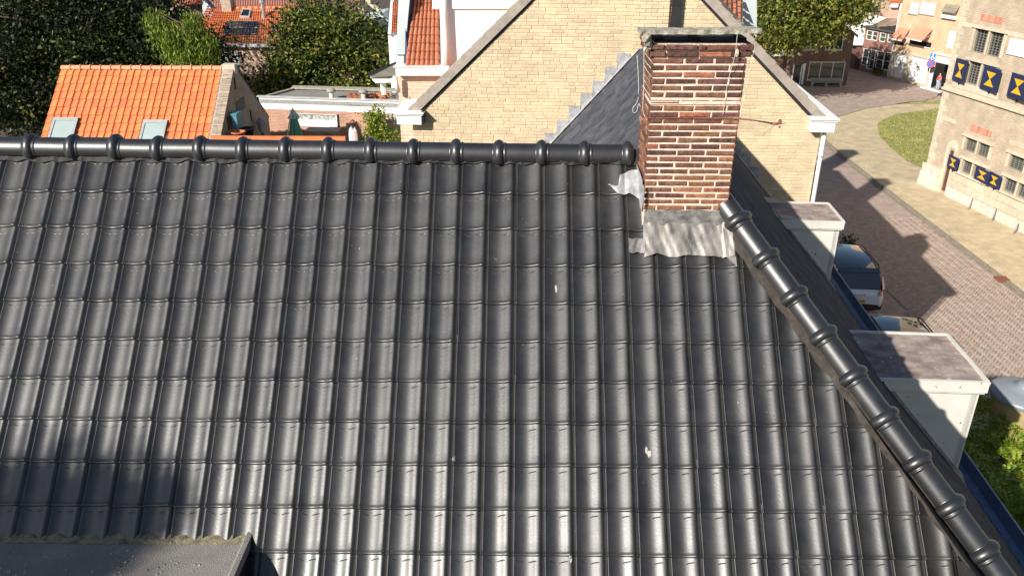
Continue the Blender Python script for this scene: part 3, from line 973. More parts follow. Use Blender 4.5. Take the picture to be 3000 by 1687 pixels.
lump.v = [(x+random.uniform(-.006, .006), y+random.uniform(-.006, .006), z+random.uniform(-.006, .006)) for x, y, z in lump.v]
lump.build('mortar_lump', MT['capstone'], chimney)
# pale splash of mortar on the upper right
lump = MB()
lump.lathe([(0.0005, -0.028), (0.009, -0.02), (0.013, 0), (0.010, 0.022), (0.0005, 0.034)], (1.497, 5.905, 11.815), 8)
lump.build('mortar_splash', MT['cmortar'], chimney)
band = MB()
zb = 11.355
band.box(CX0-0.008, CX1+0.012, CY0-0.010, CY0-0.006, zb-0.006, zb+0.003)
band.box(CX0-0.012, CX0-0.008, CY0-0.010, CY1+0.01, zb-0.006, zb+0.003)
band.build('iron_strap', MT['rust'], chimney)

# rusty aerial rod on the strap
rod = thing('aerial_rod', (1.6, 5.95, 11.34), 'thin rusty iron rod sticking out sideways from the brick chimney', 'metal rod')
e1 = V((1.845, 5.99, 11.30))
mb = MB(); mb.tube([(1.53, 5.925, 11.353), (1.70, 5.96, 11.33), tuple(e1)], [0.005, 0.0055, 0.0062], 7)
mb.build('bar', MT['rust'], rod, True)
mb = MB()
mb.tube([tuple(e1-V((0.012, 0, 0))), tuple(e1+V((0.035, 0, -0.002)))], [0.010, 0.009], 7)
mb.lathe([(0.0005, -0.02), (0.013, -0.014), (0.015, 0.0), (0.010, 0.016), (0.0005, 0.024)], e1+V((0.046, 0, 0.012)), 9)
mb.lathe([(0.0005, -0.012), (0.009, -0.008), (0.007, 0.004), (0.0005, 0.012)], e1+V((0.048, 0, -0.022)), 8)
mb.tube([tuple(e1+V((0.05, 0, 0))), tuple(e1+V((0.088, 0, 0.001)))], 0.0025, 5)
mb.build('clamp', MT['rust'], rod, True)
mb = MB()
mb.tube([tuple(e1+V((0.01, 0, -0.008))), tuple(e1+V((-0.05, -0.01, -0.06))), tuple(e1+V((-0.075, -0.01, -0.09)))], 0.0012, 4)
mb.tube([tuple(e1+V((0.01, 0, -0.008))), tuple(e1+V((-0.03, -0.01, -0.058))), tuple(e1+V((-0.062, -0.01, -0.082)))], 0.0012, 4)
mb.build('binding_wire', MT['rust'], rod)

def wire(name, pts, r, label):
    mb = MB()
    P_ = [V(p) for p in pts]
    fine = []
    for i in range(len(P_)-1):
        p0, p1, p2, p3 = P_[max(i-1, 0)], P_[i], P_[i+1], P_[min(i+2, len(P_)-1)]
        for k in range(6):
            t = k/6
            fine.append(0.5*((2*p1)+(p2-p0)*t+(2*p0-5*p1+4*p2-p3)*t*t+(3*p1-p0-3*p2+p3)*t**3))
    fine.append(P_[-1])
    mb.tube(fine, r, 5)
    return tag(mb.build(name, MT['wire'], None, True), label, 'wire')
wire('wire', [(0.853, 5.895, 11.95), (0.842, 5.885, 11.86), (0.860, 5.90, 11.60), (0.868, 5.92, 11.42), (0.89, 5.925, 11.36)], 0.0021,
     'white wire hanging down the left edge of the brick chimney from its slab')
wire('wire', [(0.880,6.500,11.700), (0.902,6.500,11.518), (0.911,6.500,11.379), (0.896,6.500,11.325), (0.873,6.500,11.293),
              (0.881,6.500,11.255), (0.906,6.500,11.268), (0.921,6.500,11.325), (0.955,6.420,11.224), (0.967,6.300,11.185)], 0.0021,
     'white wire with a hanging loop behind the left side of the chimney')
wire('wire', [(1.474, 5.872, 11.965), (1.474, 5.868, 11.93), (1.478, 5.885, 11.80), (1.462, 5.93, 11.62), (1.455, 5.932, 11.44), (1.452, 5.93, 11.38)], 0.0017,
     'thin white wire running down the right half of the brick chimney front')
wire('wire', [(1.61, 5.90, 11.84), (1.60, 5.93, 11.62), (1.585, 5.94, 11.45), (1.575, 5.935, 11.36)], 0.0012,
     'thin dark-shadowed wire hanging off the right corner of the brick chimney')

# lead work -----------------------------------------------------------
up_ = MB()
rows = []
for j, z in enumerate((10.40, 10.50, 10.56, 10.642)):
    rows.append([(0.935+i*0.63/24, 5.936-0.016*(3-j)*0.6-0.004*math.sin(i*1.1+j), z+(0.004*math.sin(i*0.9) if j == 3 else 0)) for i in range(25)])
up_.grid(rows)
up_.build('lead_upstand', MT['leadgrey'], house, True)
ap = MB()
nu, nv = 96, 16
# apron draped over the tiles, wavy lower hem
cL, cR = 22.55, 25.72
rows = []
def hem(c):
    base = 1.66 if c < 25.3 else 1.70
    return base+0.03*math.sin(c*5.1)+0.045*math.sin((c % 1)*math.pi)-0.0
for j in range(nv+1):
    v = j/nv
    row = []
    for i in range(nu+1):
        c = cL+(cR-cL)*i/nu
        r0 = 0.80
        r = r0+(hem(c)-r0)*v
        crk = 0.006*math.sin(c*4.3+v*3)*v+0.004*math.sin(c*9.7+v*2)*(1-v)+0.0018*math.sin(c*21-v*9)
        t = c % 1.0
        row.append(roof(r, c+0.012*math.sin(v*9), 0.036+sprof(t)*(0.25+0.75*v)+crk+(0.012 if c > 25.36 else 0)+0.02*(1-v)))
    rows.append(row)
ap.grid(rows)
ap.f = [tuple(reversed(f)) for f in ap.f]
ap.build('lead_apron', MT['lead'], house, True)
# tail of the apron below the half tile
tl = MB()
rows = []
for j in range(7):
    rows.append([roof(1.22+j*0.065+0.02*math.sin(i*0.9), 22.02+i*0.58/10, 0.038+sprof((22.02+i*0.058) % 1)+0.004*math.sin(i*1.7+j)) for i in range(11)])
tl.grid(rows); tl.f = [tuple(reversed(f)) for f in tl.f]
tl.build('lead_apron', MT['lead'], house, True)
# folded corner on the right
tl = MB()
tl.poly([roof(0.95, 25.38, 0.07), roof(1.72, 25.45, 0.055), roof(1.98, 25.80, 0.05), roof(1.0, 25.74, 0.06)][::-1])
tl.build('lead_fold', MT['lead'], house)
# crumpled flap at the ridge end
fl = MB()
rows = []
for j in range(8):
    v = j/7
    row = []
    for i in range(19):
        c = 21.35+i*(22.62-21.35)/18
        lo = -0.20+0.30*min(1, max(0, (c-21.4)/0.9))+0.08*math.sin(c*7.0)
        hi = -0.62+0.10*math.sin(c*5) if c > 21.75 else lo-0.22*(c-21.3)/0.45
        r = hi+(lo-hi)*v
        row.append(roof(r, c, 0.045+prof(c % 1)*0.8+0.006*math.sin(c*9+v*4)+0.002*math.sin(c*23-v*9)))
    rows.append(row)
fl.grid(rows); fl.f = [tuple(reversed(f)) for f in fl.f]
fl.build('lead_flap', MT['stepLead'], house, True)
# pale sliver of lead on the left cheek of the chimney
sv = MB()
sv.poly([(0.905, 5.90, 10.86), (0.886, 5.89, 10.80), (0.884, 5.885, 10.74), (0.905, 5.88, 10.66), (0.918, 5.89, 10.72), (0.918, 5.90, 10.84)])
sv.poly([(0.905, 5.92, 10.88), (0.918, 5.94, 10.62), (0.918, 6.3, 10.62), (0.905, 6.3, 10.9)])
sv.build('lead_sliver', MT['stepLead'], house)
# dark slot between half tiles and chimney
sl_ = MB()
sl_.poly([roof(-0.2, 22.58, 0.0), roof(1.0, 22.58, 0.0), roof(1.0, 22.75, 0.02), roof(-0.2, 22.75, 0.02)][::-1])
sl_.build('side_gutter', MT['under'], house)

# street dormers --------------------------------------------------------
def dormer(a0, a1, b0, b1, zt, label):
    hgt = zt-zs(a1)
    roofm = MB()
    nx_, ny_ = 18, 10
    rows = []
    for j in range(ny_+1):
        rows.append([AB(a0+(a1-a0)*i/nx_, b0+(b1-b0)*j/ny_, zt-0.02+0.006*math.sin(i*1.3+j)+random.uniform(-.004, .004)) for i in range(nx_+1)])
    roofm.grid(rows)
    dm = roofm.build('dormer', MT['dormerroof'], house)
    tag(dm, label)
    ed = MB()
    w = 0.035
    ed.box(a0+0.05, a1, b0, b0+w, zt-0.03, zt, 0, AB)
    ed.box(a0+0.05, a1, b1-w, b1, zt-0.03, zt, 0, AB)
    ed.box(a1-w, a1, b0+w, b1-w, zt-0.03, zt+0.004, 0, AB)
    ed.build('roof_edge', MT['dormerwhite'], dm)
    fa = MB()
    fa.box(a0+0.10, a1-0.004, b0+0.004, b0+0.03, zt-0.135, zt-0.03, 0, AB)
    fa.box(a0+0.14, a1-0.02, b0+0.02, b0+0.045, zt-0.16, zt-0.135, 0, AB)
    fa.box(a1-0.03, a1-0.004, b0+0.03, b1-0.03, zt-0.135, zt-0.03, 0, AB)
    fa.box(a0+0.10, a1-0.004, b1-0.03, b1-0.004, zt-0.135, zt-0.03, 0, AB)
    fa.build('fascia', MT['dormerwhite'], dm)
    for (bb, t) in ((b0+0.06, 0.03), (b1-0.09, 0.03)):
        ck = MB()
        ck.prism([AB(a0+0.05, bb, zt-0.13), AB(a1-0.07, bb, zt-0.13), AB(a1-0.07, bb, zs(a1-0.07)-0.02), AB(a0+0.05, bb, zs(a0+0.05)-0.02)], DA*t)
        ck.build('cheek', MT['dormerwhite'], dm)
    fw = MB()
    am = a1-0.08
    fw.box(am-0.05, am+0.03, b0+0.06, b0+0.13, zs(am)-0.02, zt-0.13, 0, AB)
    fw.box(am-0.05, am+0.03, b1-0.13, b1-0.06, zs(am)-0.02, zt-0.13, 0, AB)
    fw.box(am-0.05, am+0.03, b0+0.13, b1-0.13, zs(am)+0.0, zs(am)+0.16, 0, AB)
    fw.box(am-0.05, am+0.03, b0+0.13, b1-0.13, zt-0.21, zt-0.13, 0, AB)
    fw.box(am-0.04, am+0.01, (b0+b1)/2-0.03, (b0+b1)/2+0.03, zs(am)+0.16, zt-0.21, 0, AB)
    fw.build('window_frame', MT['dormerwhite'], dm)
    pn = MB()
    pn.box(am-0.03, am-0.02, b0+0.13, b1-0.13, zs(am)+0.16, zt-0.21, 0, AB)
    pn.build('pane', MT['glass'], dm)
    ap_ = MB()
    # lead skirt running down the tiles beside the near cheek
    rows = []
    for i in range(13):
        a = a0+0.1+(a1+0.05-a0-0.1)*i/12
        rows.append([AB(a, b0+0.065, zs(a)+0.10), AB(a, b0+0.05, zs(a)+0.045), AB(a, b0-0.04-0.012*math.sin(i*2.1), zs(a)+0.04)])
    ap_.grid(rows)
    ap_.build('lead_skirt', MT['leadgrey'], dm, True)
    return dm
dormer(3.40, 4.60, 7.756, 8.86, 8.15, 'nearer street dormer with a stained flat roof and white cheek')
dormer(3.36, 4.62, 12.90, 13.85, 8.02, 'farther street dormer with a stained flat roof and white cheek')

# felt covered dormer on the near slope, lower left ----------------------------
fz = roof(8.82, 0).z+0.042
fy = roof(8.82, 0).y
fx1 = (-1.852,4.368,8.807)[0]
felt = MB()
rows = []
for j in range(13):
    rows.append([(fx1-0.045-i*0.2, fy-j*0.12, fz+0.008*math.sin(i*0.8)*math.sin(j*0.7)) for i in range(22)])
felt.grid(rows)
fd = felt.build('felt_dormer', MT['felt'], house, True)
tag(fd, 'low dormer with a flat grey mineral felt roof scattered with pebbles')
ms = MB()
rows = []
for j in range(4):
    rows.append([(fx1-0.02-i*0.06, fy+0.035-j*0.028, fz+0.016-j*0.004+random.uniform(-.003, .004)) for i in range(74)])
ms.grid(rows)
ms.build('mossy_edge', MT['moss'], fd, True)
kb_ = MB()
kb_.prism([(fx1-0.055, fy+0.03, fz+0.006), (fx1-0.03, fy+0.05, fz+0.035), (fx1, fy+0.05, fz+0.03), (fx1, fy+0.05, fz-0.04), (fx1-0.055, fy+0.03, fz-0.04)], V((0, -1.5, 0)))
kb_.build('verge_kerb', MT['felt'], fd)
sd_ = MB()
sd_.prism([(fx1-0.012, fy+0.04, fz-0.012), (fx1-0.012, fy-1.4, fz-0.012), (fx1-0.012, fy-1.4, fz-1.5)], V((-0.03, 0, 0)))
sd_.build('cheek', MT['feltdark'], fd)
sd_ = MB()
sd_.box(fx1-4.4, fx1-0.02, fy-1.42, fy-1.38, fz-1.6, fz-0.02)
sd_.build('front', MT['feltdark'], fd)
pb = MB()
for (x, y, n_) in ((-0.9, -0.35, 10), (-0.55, -0.28, 14), (-1.6, -0.3, 9), (-0.75, -0.12, 6), (-1.3, -0.45, 10), (-2.0, -0.25, 6), (-0.6, -0.38, 10)):
    for k in range(n_):
        r = random.uniform(0.0035, 0.009)
        cxp, cyp = fx1+x+random.gauss(0, 0.16), fy+y+random.gauss(0, 0.06)
        if cxp > fx1-0.09 or cyp > fy-0.03: continue
        b0 = len(pb.v)
        pb.lathe([(0.0004, -r*0.6), (r*0.9, -r*0.2), (r, r*0.2), (0.0004, r*0.75)], (cxp, cyp, fz+r*0.6+0.004), 6)
        for q in range(b0, len(pb.v)):
            x_, y_, z_ = pb.v[q]; pb.v[q] = (x_+random.uniform(-r, r)*0.3, y_+random.uniform(-r, r)*0.3, z_)
po = pb.build('pebbles', MT['pebble'])
tag(po, 'scattered pale pebbles lying on the grey felt dormer roof', 'pebbles', kind='stuff')

# ================================================================== YELLOW BRICK GABLE HOUSE
gh = thing('gable_house', tuple(AB(1.0, 20, 0)), 'sand yellow brick house with a steep gable and stone-tile coping', 'house')
GB = 16.10
AL, AR, ZE, AP, ZP = -3.06, 4.98, 8.93, 0.875, 12.72
sL = (ZP-ZE)/(AP-AL); sR = (ZP-ZE)/(AR-AP)
def gtop(a): return ZE+(a-AL)*sL if a < AP else ZE+(AR-a)*sR
core = MB()
pg = [(AL, 0), (AR, 0), (AR, ZE), (AP, ZP), (AL, ZE)]
core.prism([AB(a, GB+0.007, z) for a, z in pg], DA*0.3)
core.box(AL, AL+0.3, GB+0.3, GB+9, 0, ZE-0.1, 0, AB)
core.box(AR-0.3, AR, GB+0.3, GB+15, 0, ZE-0.1, 0, AB)
core.build('wall', MT['ymortar'], gh)
rs = MB()
rs.quad(AB(AL-0.3, GB+0.1, ZE-0.25), AB(AP, GB+0.1, ZP+0.03), AB(AP, GB+2.5, ZP+0.03), AB(AL-0.3, GB+2.5, ZE-0.25))
rs.quad(AB(AP, GB+0.1, ZP+0.03), AB(AR+0.3, GB+0.1, ZE-0.25), AB(AR+0.3, GB+15, ZE-0.25), AB(AP, GB+15, ZP+0.03))
roof_o = rs.build('roof', MT['redtile'], gh)
for cb_ in (5.6, 10.8):
    mb_ = MB(); mb_.box(AP+0.3, AP+1.1, GB+cb_, GB+cb_+0.7, 11.6, 14.1, 0, AB); mb_.box(AP+0.24, AP+1.16, GB+cb_-.06, GB+cb_+0.76, 14.1, 14.22, 0, AB)
    mb_.build('rear_chimney', MT['parabrick'], roof_o)
# bricks
BW, BH = 0.218, 0.0655
blist = []
k = 0
z = 5.9
while z < ZP-0.02:
    zt = z+BH-0.009
    off = (k % 2)*BW*0.5+(0.06 if k % 5 == 0 else 0)+random.uniform(-.02, .02)
    a = AL-off
    while a < AR:
        half = random.random() < 0.22
        w = BW*0.5 if half else BW
        a0, a1 = max(a, AL), min(a+w-0.009, AR)
        tl_, tr_ = gtop(a0)-0.03, gtop(a1)-0.03
        if a1-a0 > 0.03 and zt < max(tl_, tr_):
            lim = min(tl_, tr_)
            if zt <= lim: blist.append((a0, a1, z, zt))
            elif z < lim-0.01: blist.append((a0, a1, z, lim))
        a += w
    z += BH; k += 1
def add_brick(mb, a0, a1, z0, z1, bf, rel=0.012):
    pr_ = random.uniform(-0.002, 0.004)
    b = bf-pr_
    c = 0.004
    j = lambda: random.uniform(-.002, .002)
    i = len(mb.v)
    for (a, zz) in ((a0+c, z0+c), (a1-c, z0+c), (a1-c, z1-c), (a0+c, z1-c)): mb.v.append(tuple(AB(a, b, zz+j())))
    for (a, zz) in ((a0, z0), (a1, z0), (a1, z1), (a0, z1)): mb.v.append(tuple(AB(a+j(), b+c, zz)))
    for (a, zz) in ((a0, z0), (a1, z0), (a1, z1), (a0, z1)): mb.v.append(tuple(AB(a, bf+rel+0.01, zz)))
    mb.f.append((i, i+1, i+2, i+3)); mb.m.append(0)
    for q in range(4):
        q2 = (q+1) % 4
        mb.f.append((i+4+q, i+4+q2, i+q2, i+q)); mb.f.append((i+8+q, i+8+q2, i+4+q2, i+4+q)); mb.m += [0, 0]
# the 300 that show largest: the upper courses, clear of the chimney and slopes
cand = [b for b in blist if b[1]-b[0] > 0.17 and b[2] < 10.95 and b[2] > 9.05 and -2.6 < b[0] < 1.2]
cand.sort(key=lambda b: -b[2])
pick = set(cand[:300])
oth = MB()
for b in blist:
    if b in pick:
        mb = MB(); add_brick(mb, *b, GB); mb.build('brick', MT['ybrick'], gh)
    elif b[2] > 6.3: add_brick(oth, *b, GB)
stuff(oth.build('bricks', MT['ybrick'], gh))
# brick pier on the gable and the black flue beside it
pier = MB()
pa0, pa1 = 1.215, 1.865
pier.box(pa0+0.01, pa1-0.01, GB-0.05, GB+0.01, 9.6, 13.2, 0, AB)
po_ = pier.build('pier', MT['ymortar'], gh)
pb_ = MB()
z = 9.7; k = 0
while z < 13.1:
    cuts = [0, 0.165, 0.5, 0.83, 1] if k % 2 else [0, 0.33, 0.67, 1]
    for c0, c1 in zip(cuts[:-1], cuts[1:]):
        add_brick(pb_, pa0+(pa1-pa0)*c0+0.004, pa0+(pa1-pa0)*c1-0.004, z, z+0.056, GB-0.06, 0.01)
    z += BH; k += 1
stuff(pb_.build('pier_bricks', MT['ybrick'], gh))
fl_ = MB()
fl_.box(1.905, 2.075, GB-0.10, GB+0.0, 10.42, 13.2, 0, AB)
for zz in (10.42, 11.0, 11.6): fl_.box(1.897, 2.083, GB-0.108, GB, zz, zz+0.03, 0, AB)
fl_.build('flue_pipe', MT['blackmetal'], gh)
# coping tiles along both rakes
def coping(side):
    L_ = math.hypot((AP-AL) if side < 0 else (AR-AP), ZP-ZE)
    n = int(L_/0.305)
    for i in range(n):
        t0, t1 = i*0.305/L_, ((i+1)*0.305+0.02)/L_
        if side < 0: p0, p1 = V((AL-0.06, ZE-0.02)), V((AP, ZP))
        else: p0, p1 = V((AR+0.04, ZE-0.02)), V((AP, ZP))
        q0, q1 = p0.lerp(p1, t0), p0.lerp(p1, t1)
        d2 = (p1-p0).normalized(); n2 = V((-d2.y, d2.x)) if side < 0 else V((d2.y, -d2.x))
        h0, h1 = 0.072+random.uniform(-.004, .004), 0.052
        bx = MB()
        ring = []
        for bb in (GB-0.06-0.004*(i % 2), GB+0.22):
            lo_ = -0.105 if bb < GB else 0.0
            ring.append([AB((q0+n2*lo_).x, bb, (q0+n2*lo_).y), AB((q1+n2*lo_).x, bb, (q1+n2*lo_).y), AB((q1+n2*h1).x, bb, (q1+n2*h1).y), AB((q0+n2*h0).x, bb, (q0+n2*h0).y)])
        a_, b_ = ring
        bx.box8([a_[0], a_[1], b_[1], b_[0], a_[3], a_[2], b_[2], b_[3]])
        bx.build('coping_tile', MT['coping'], gh)
        # front lip
        bx = None
    fr_ = MB()
    p0, p1 = (V((AL-0.02, ZE-0.05)), V((AP, ZP-0.03))) if side < 0 else (V((AR+0.0, ZE-0.05)), V((AP, ZP-0.03)))
    fr_.poly([AB(p0.x, GB-0.02, p0.y-0.16), AB(p1.x, GB-0.02, p1.y-0.16), AB(p1.x, GB-0.02, p1.y-0.05), AB(p0.x, GB-0.02, p0.y-0.05)])
    fr_.build('verge_board', MT['blackmetal'], gh)  # dark strip painting in the shadow line below the coping
coping(-1); coping(1)
# boxed gutter ends
def gbox(a0, a1, z0, z1, ln, name='gutter_box'):
    mb = MB()
    mb.box(a0, a1, GB-0.22, GB+ln, z0, z1-0.06, 0, AB)
    mb.box(a0-0.03, a1+0.03, GB-0.25, GB+ln, z1-0.06, z1-0.025, 0, AB)
    mb.box(a0-0.055, a1+0.055, GB-0.275, GB+ln, z1-0.025, z1, 0, AB)
    mb.box(a0+0.0, a1+0.0, GB-0.228, GB-0.22, (z0+z1)/2-0.03, (z0+z1)/2-0.012, 0, AB)
    return mb.build(name, MT['white'], gh)
gbox(-3.33, -2.84, 8.74, 8.985, 0.9)
gbox(4.72, 5.16, 8.73, 9.0, 14.5)
sdw = MB()
sdw.box(-2.838, -2.80, GB-0.2, GB, 8.74, 9.0, 0, AB)
sdw.build('gutter_box_end', MT['blackmetal'], gh)
dp = MB()
dp.tube([AB(5.03, GB-0.06, 8.74), AB(5.03, GB-0.06, 7.9), AB(5.03, GB-0.06, 0.2)], 0.042, 10)
for zz in (8.2, 6.9, 5.4): dp.tube([AB(5.03, GB-0.06, zz), AB(5.03, GB-0.06, zz+0.07)], 0.052, 10)
dp.build('drainpipe', MT['white'], gh, True)
# stepped lead flashings
aP, zP_ = 1.50, 10.36
for i in range(8):
    a1 = aP-0.30-i*0.225; a0 = a1-0.245
    zl0 = zP_-1.14*(aP-a0); zl1 = zP_-1.14*(aP-a1)
    mb = MB()
    ztop = zl1+0.10+random.uniform(-.02, .02)
    mb.prism([AB(a0, GB-0.012, zl0+0.02), AB(a1, GB-0.012, zl1+0.01), AB(a1, GB-0.012, ztop), AB(a0, GB-0.012, ztop)], DA*0.008)
    mb.build('step_flashing', MT['stepLead'], gh)
for i in range(11):
    a0 = aP+0.18+i*0.20; a1 = a0+0.215
    zl0 = zs(a0)+0.03; zl1 = zs(a1)+0.03
    mb = MB()
    ztop = zl0+0.11+random.uniform(-.03, .03)
    mb.prism([AB(a0, GB-0.012, zl0), AB(a1, GB-0.03, zl1), AB(a1-0.01, GB-0.03, ztop-0.02), AB(a0, GB-0.012, ztop)], DA*0.008)
    mb.build('step_flashing', MT['stepLead'], gh)
vl = MB()
rows = [[AB(-0.55+i*0.1, GB-0.10-0.01*math.sin(i), zP_-1.14*(aP+0.55-i*0.1)+0.035), AB(-0.55+i*0.1, GB-0.012, zP_-1.14*(aP+0.55-i*0.1)+0.06)] for i in range(20)]
vl.grid(rows)
rows = [[AB(1.6+i*0.1, GB-0.08-0.015*math.sin(i*1.7), zs(1.6+i*0.1)+0.05), AB(1.6+i*0.1, GB-0.012, zs(1.6+i*0.1)+0.08)] for i in range(30)]
vl.grid(rows)
vl.build('lead_valley', MT['stepLead'], gh, True)
# street dormer of this house, seen past the right rake
sdm = MB()
sdm.box8([(4.414,17.193,10.521), (4.715,17.177,10.246), (5.149,18.756,10.011), (4.819,18.773,10.311),
          (4.308,17.198,11.271), (4.585,17.184,11.273), (5.006,18.764,11.133), (4.704,18.780,11.131)])
sdm.build('dormer_cheek', MT['zinc'], gh)
tl_ = MB()
for i in range(4):
    for j in range(5):
        x0 = 1818+i*17; y0 = 58-j*20
        pass
c0, c1, c2, c3 = V((3.587,16.435,11.196)), V((4.186,16.403,10.640)), V((4.349,17.396,11.254)), V((3.772,17.426,11.398))
for i in range(6):
    for j in range(6):
        q = lambda s, t: (c0.lerp(c1, s)).lerp(c3.lerp(c2, s), t)
        s0, s1, t0, t1 = i/6, (i+1)/6, j/6, (j+1)/6
        m0 = q((s0+s1)/2, t0)
        tl_.poly([q(s0, t0), q((s0+s1)/2, t0)+V((0, -0.05, 0.03)), q(s1-0.01, t0), q(s1-0.01, t1)+V((0, -0.03, -0.02)), q((s0+s1)/2, t1)+V((0, -0.07, 0.01)), q(s0, t1)+V((0, -0.03, -0.02))])
tl_.build('roof_tiles', MT['redtile'], gh)

# ================================================================== WHITE AND TILED HOUSE BEHIND THE GABLE
wh = thing('rear_house', (-2.440,18.653,7.920), 'house with a white rendered block, steep terracotta tile slope and white gutter', 'house')
ww = MB()
q = [(-1.504,17.102,9.614), (0.097,17.018,11.204), (0.093,17.018,11.568), (-1.645,17.110,11.558), (-1.702,17.113,9.587)]
q[0] = (-1.444,17.099,9.413); q[4] = (-1.696,17.112,9.288)
ww.prism(q, DA*2.5)
ww.build('white_wall', MT['whitewall'], wh)
ww = MB()
ww.box8([(-0.418,16.995,10.924), (0.099,16.968,10.929), (0.099,17.018,10.923), (-0.419,17.045,10.919), (-1.732,17.064,11.416), (0.094,16.968,11.427), (0.095,17.018,11.423), (-1.737,17.114,11.412)])
o_ = MB()
za = (-0.923,17.022,10.808)[2]
la, ra = (-1.812,17.068,10.800), (0.100,16.968,10.817)
o_.box8([la, ra, V(ra)+DA*0.05, V(la)+DA*0.05, V(la)+V((0, 0, 1)), V(ra)+V((0, 0, 1)), V(ra)+DA*0.05+V((0, 0, 1)), V(la)+DA*0.05+V((0, 0, 1))])
o_.build('fascia', MT['white'], wh)
pp_ = MB()
pp_.tube([(-1.589,16.956,11.206), (-1.584,16.956,10.686), (-1.571,16.955,10.151), (-1.553,16.955,9.721)], 0.075, 10)
pp_.build('downpipe', MT['white'], wh, True)
# brick wall and white gutter under the tile slope
bw_ = MB()
p0 = V((-2.645,17.462,9.420)); p1 = V((-1.702,17.413,9.433))
bw_.quad((p0.x, p0.y, 0), (p1.x, p1.y, 0), (p1.x, p1.y, p1.z+0.1), (p0.x, p0.y, p0.z+0.1), 0, [(0, 0), ((p1-p0).length, 0), ((p1-p0).length, p1.z), (0, p0.z)])
bw_.quad((p0.x, p0.y, p0.z+0.1), (p0.x, p0.y, 0), (p0.x+0.2, p0.y+5, 0), (p0.x+0.2, p0.y+5, p0.z+0.1), 0, [(0, p0.z), (0, 0), (5, 0), (5, p0.z)])
bw_.build('brick_wall', MT['brick_pale'], wh)
gt = MB()
p0 = V((-2.649,17.262,9.450)); p1 = V((-1.666,17.211,9.464))
gt.box8([p0, p1, p1+DA*0.3, p0+DA*0.3, p0+V((0, 0, .17)), p1+V((0, 0, .17)), p1+DA*0.3+V((0, 0, .17)), p0+DA*0.3+V((0, 0, .17))])
gt.box8([p0+V((-.04, -.03, .17)), p1+V((0, -.03, .17)), p1+DA*0.33+V((0, 0, .17)), p0+DA*0.33+V((-.04, 0, .17)), p0+V((-.04, -.03, .19)), p1+V((0, -.03, .19)), p1+DA*0.33+V((0, 0, .19)), p0+DA*0.33+V((-.04, 0, .19))])
gt.build('gutter', MT['white'], wh)
gd = MB()
gd.tube([(-2.666,17.263,9.442), (-2.664,17.263,9.335), (-2.626,17.311,9.102)], 0.05, 8)
gd.build('downpipe', MT['white'], wh, True)
rodm = MB()
rodm.tube([(-2.397,17.369,8.982), (-2.400,17.369,8.429)], 0.014, 6)
rodm.build('wall_anchor', MT['rust'], wh)
# steep tile slope, each tile a piece
cTL, cTR = V((-2.230,18.442,11.382)), V((-1.791,18.419,11.385))
cBL, cBR = V((-2.462,17.353,9.588)), V((-1.728,17.314,9.598))
ncol, nrow_ = 7, 12
nrmal = (cBR-cBL).cross(cTL-cBL).normalized()
if nrmal.y > 0: nrmal = -nrmal
for i in range(ncol):
    for j in range(nrow_):
        def q(s, t, h): return (cBL.lerp(cBR, s)).lerp(cTL.lerp(cTR, s), t)+nrmal*h
        s0, s1, t0, t1 = i/ncol, (i+1)/ncol, j/nrow_, (j+1)/nrow_+0.012
        mb = MB()
        rows = []
        for t, lift, dz in ((t1, 0.0, 0), (t0+0.01, 0.035, 0), (t0, 0.03, 0), (t0, -0.01, 0)):
            rows.append([q(s0+(s1-s0)*k, t, lift+0.03*math.sin(k*math.pi*1.25+0.2)) for k in (0.02, 0.2, 0.4, 0.6, 0.8, 0.97)])
        mb.grid(rows)
        mb.build('roof_tile', MT['redtile'], wh, True)
dk = MB()
dk.poly([cBL, cBR, cTR, cTL])
dk.build('roof_deck', MT['under'], wh)
zb_ = MB()
zb_.box8([(-2.699,17.766,9.793), (-2.512,17.756,9.795), (-2.855,20.177,9.385), (-3.068,20.188,9.383), (-2.531,17.757,11.358), (-2.278,17.744,11.360), (-2.589,20.163,11.163), (-2.877,20.178,11.161)])
zb_.build('zinc_dormer_side', MT['zinc'], wh)
zb_ = MB()
zb_.box8([(-2.720,17.817,9.283), (-2.582,17.810,9.285), (-2.926,20.181,8.817), (-3.082,20.189,8.815), (-2.699,17.816,9.784), (-2.537,17.807,9.786), (-2.874,20.178,9.385), (-3.058,20.188,9.383)])
zb_.build('white_post', MT['white'], wh)
zb_ = MB()
zb_.poly([(-2.508,17.655,9.631), (-2.425,17.651,9.756), (-2.336,17.947,10.561), (-2.233,18.342,11.075), (-2.333,17.947,11.112), (-2.467,17.733,10.269)])
zb_.build('dormer_shade_side', MT['navy'], wh)  # shaded side of the zinc dormer, its shade painted as navy
# little porch roof at the left
pr_ = thing('porch_roof', (-3.430,20.207,8.453), 'small lean-to porch roof with dark edge on a white post', 'porch')
mb = MB()
mb.prism([(-3.768,20.225,8.825), (-3.369,22.207,8.783), (-3.138,20.693,8.735), (-3.635,20.018,8.828)], V((0, 0, 0.05)))
mb.build('roof_sheet', MT['greytile'], pr_)
mb = MB()
mb.prism([(-3.765,20.125,8.892), (-3.374,22.107,8.801), (-3.356,22.106,8.760), (-3.750,20.124,8.835)], V((0, 0.1, 0.06)))
mb.build('dark_verge', MT['blackmetal'], pr_)
mb = MB()
mb.prism([(-3.637,19.918,8.838), (-3.067,19.888,8.846), (-3.070,19.888,8.789), (-3.556,19.913,8.754)], V((0, 0.12, 0)))
mb.build('fascia', MT['white'], pr_)
mb = MB()
pa = V((-3.432,20.207,8.714)); pb2 = V((-3.422,20.207,8.424))
mb.tube([tuple(pa), tuple(pb2)], 0.07, 6)
mb.build('post', MT['white'], pr_)

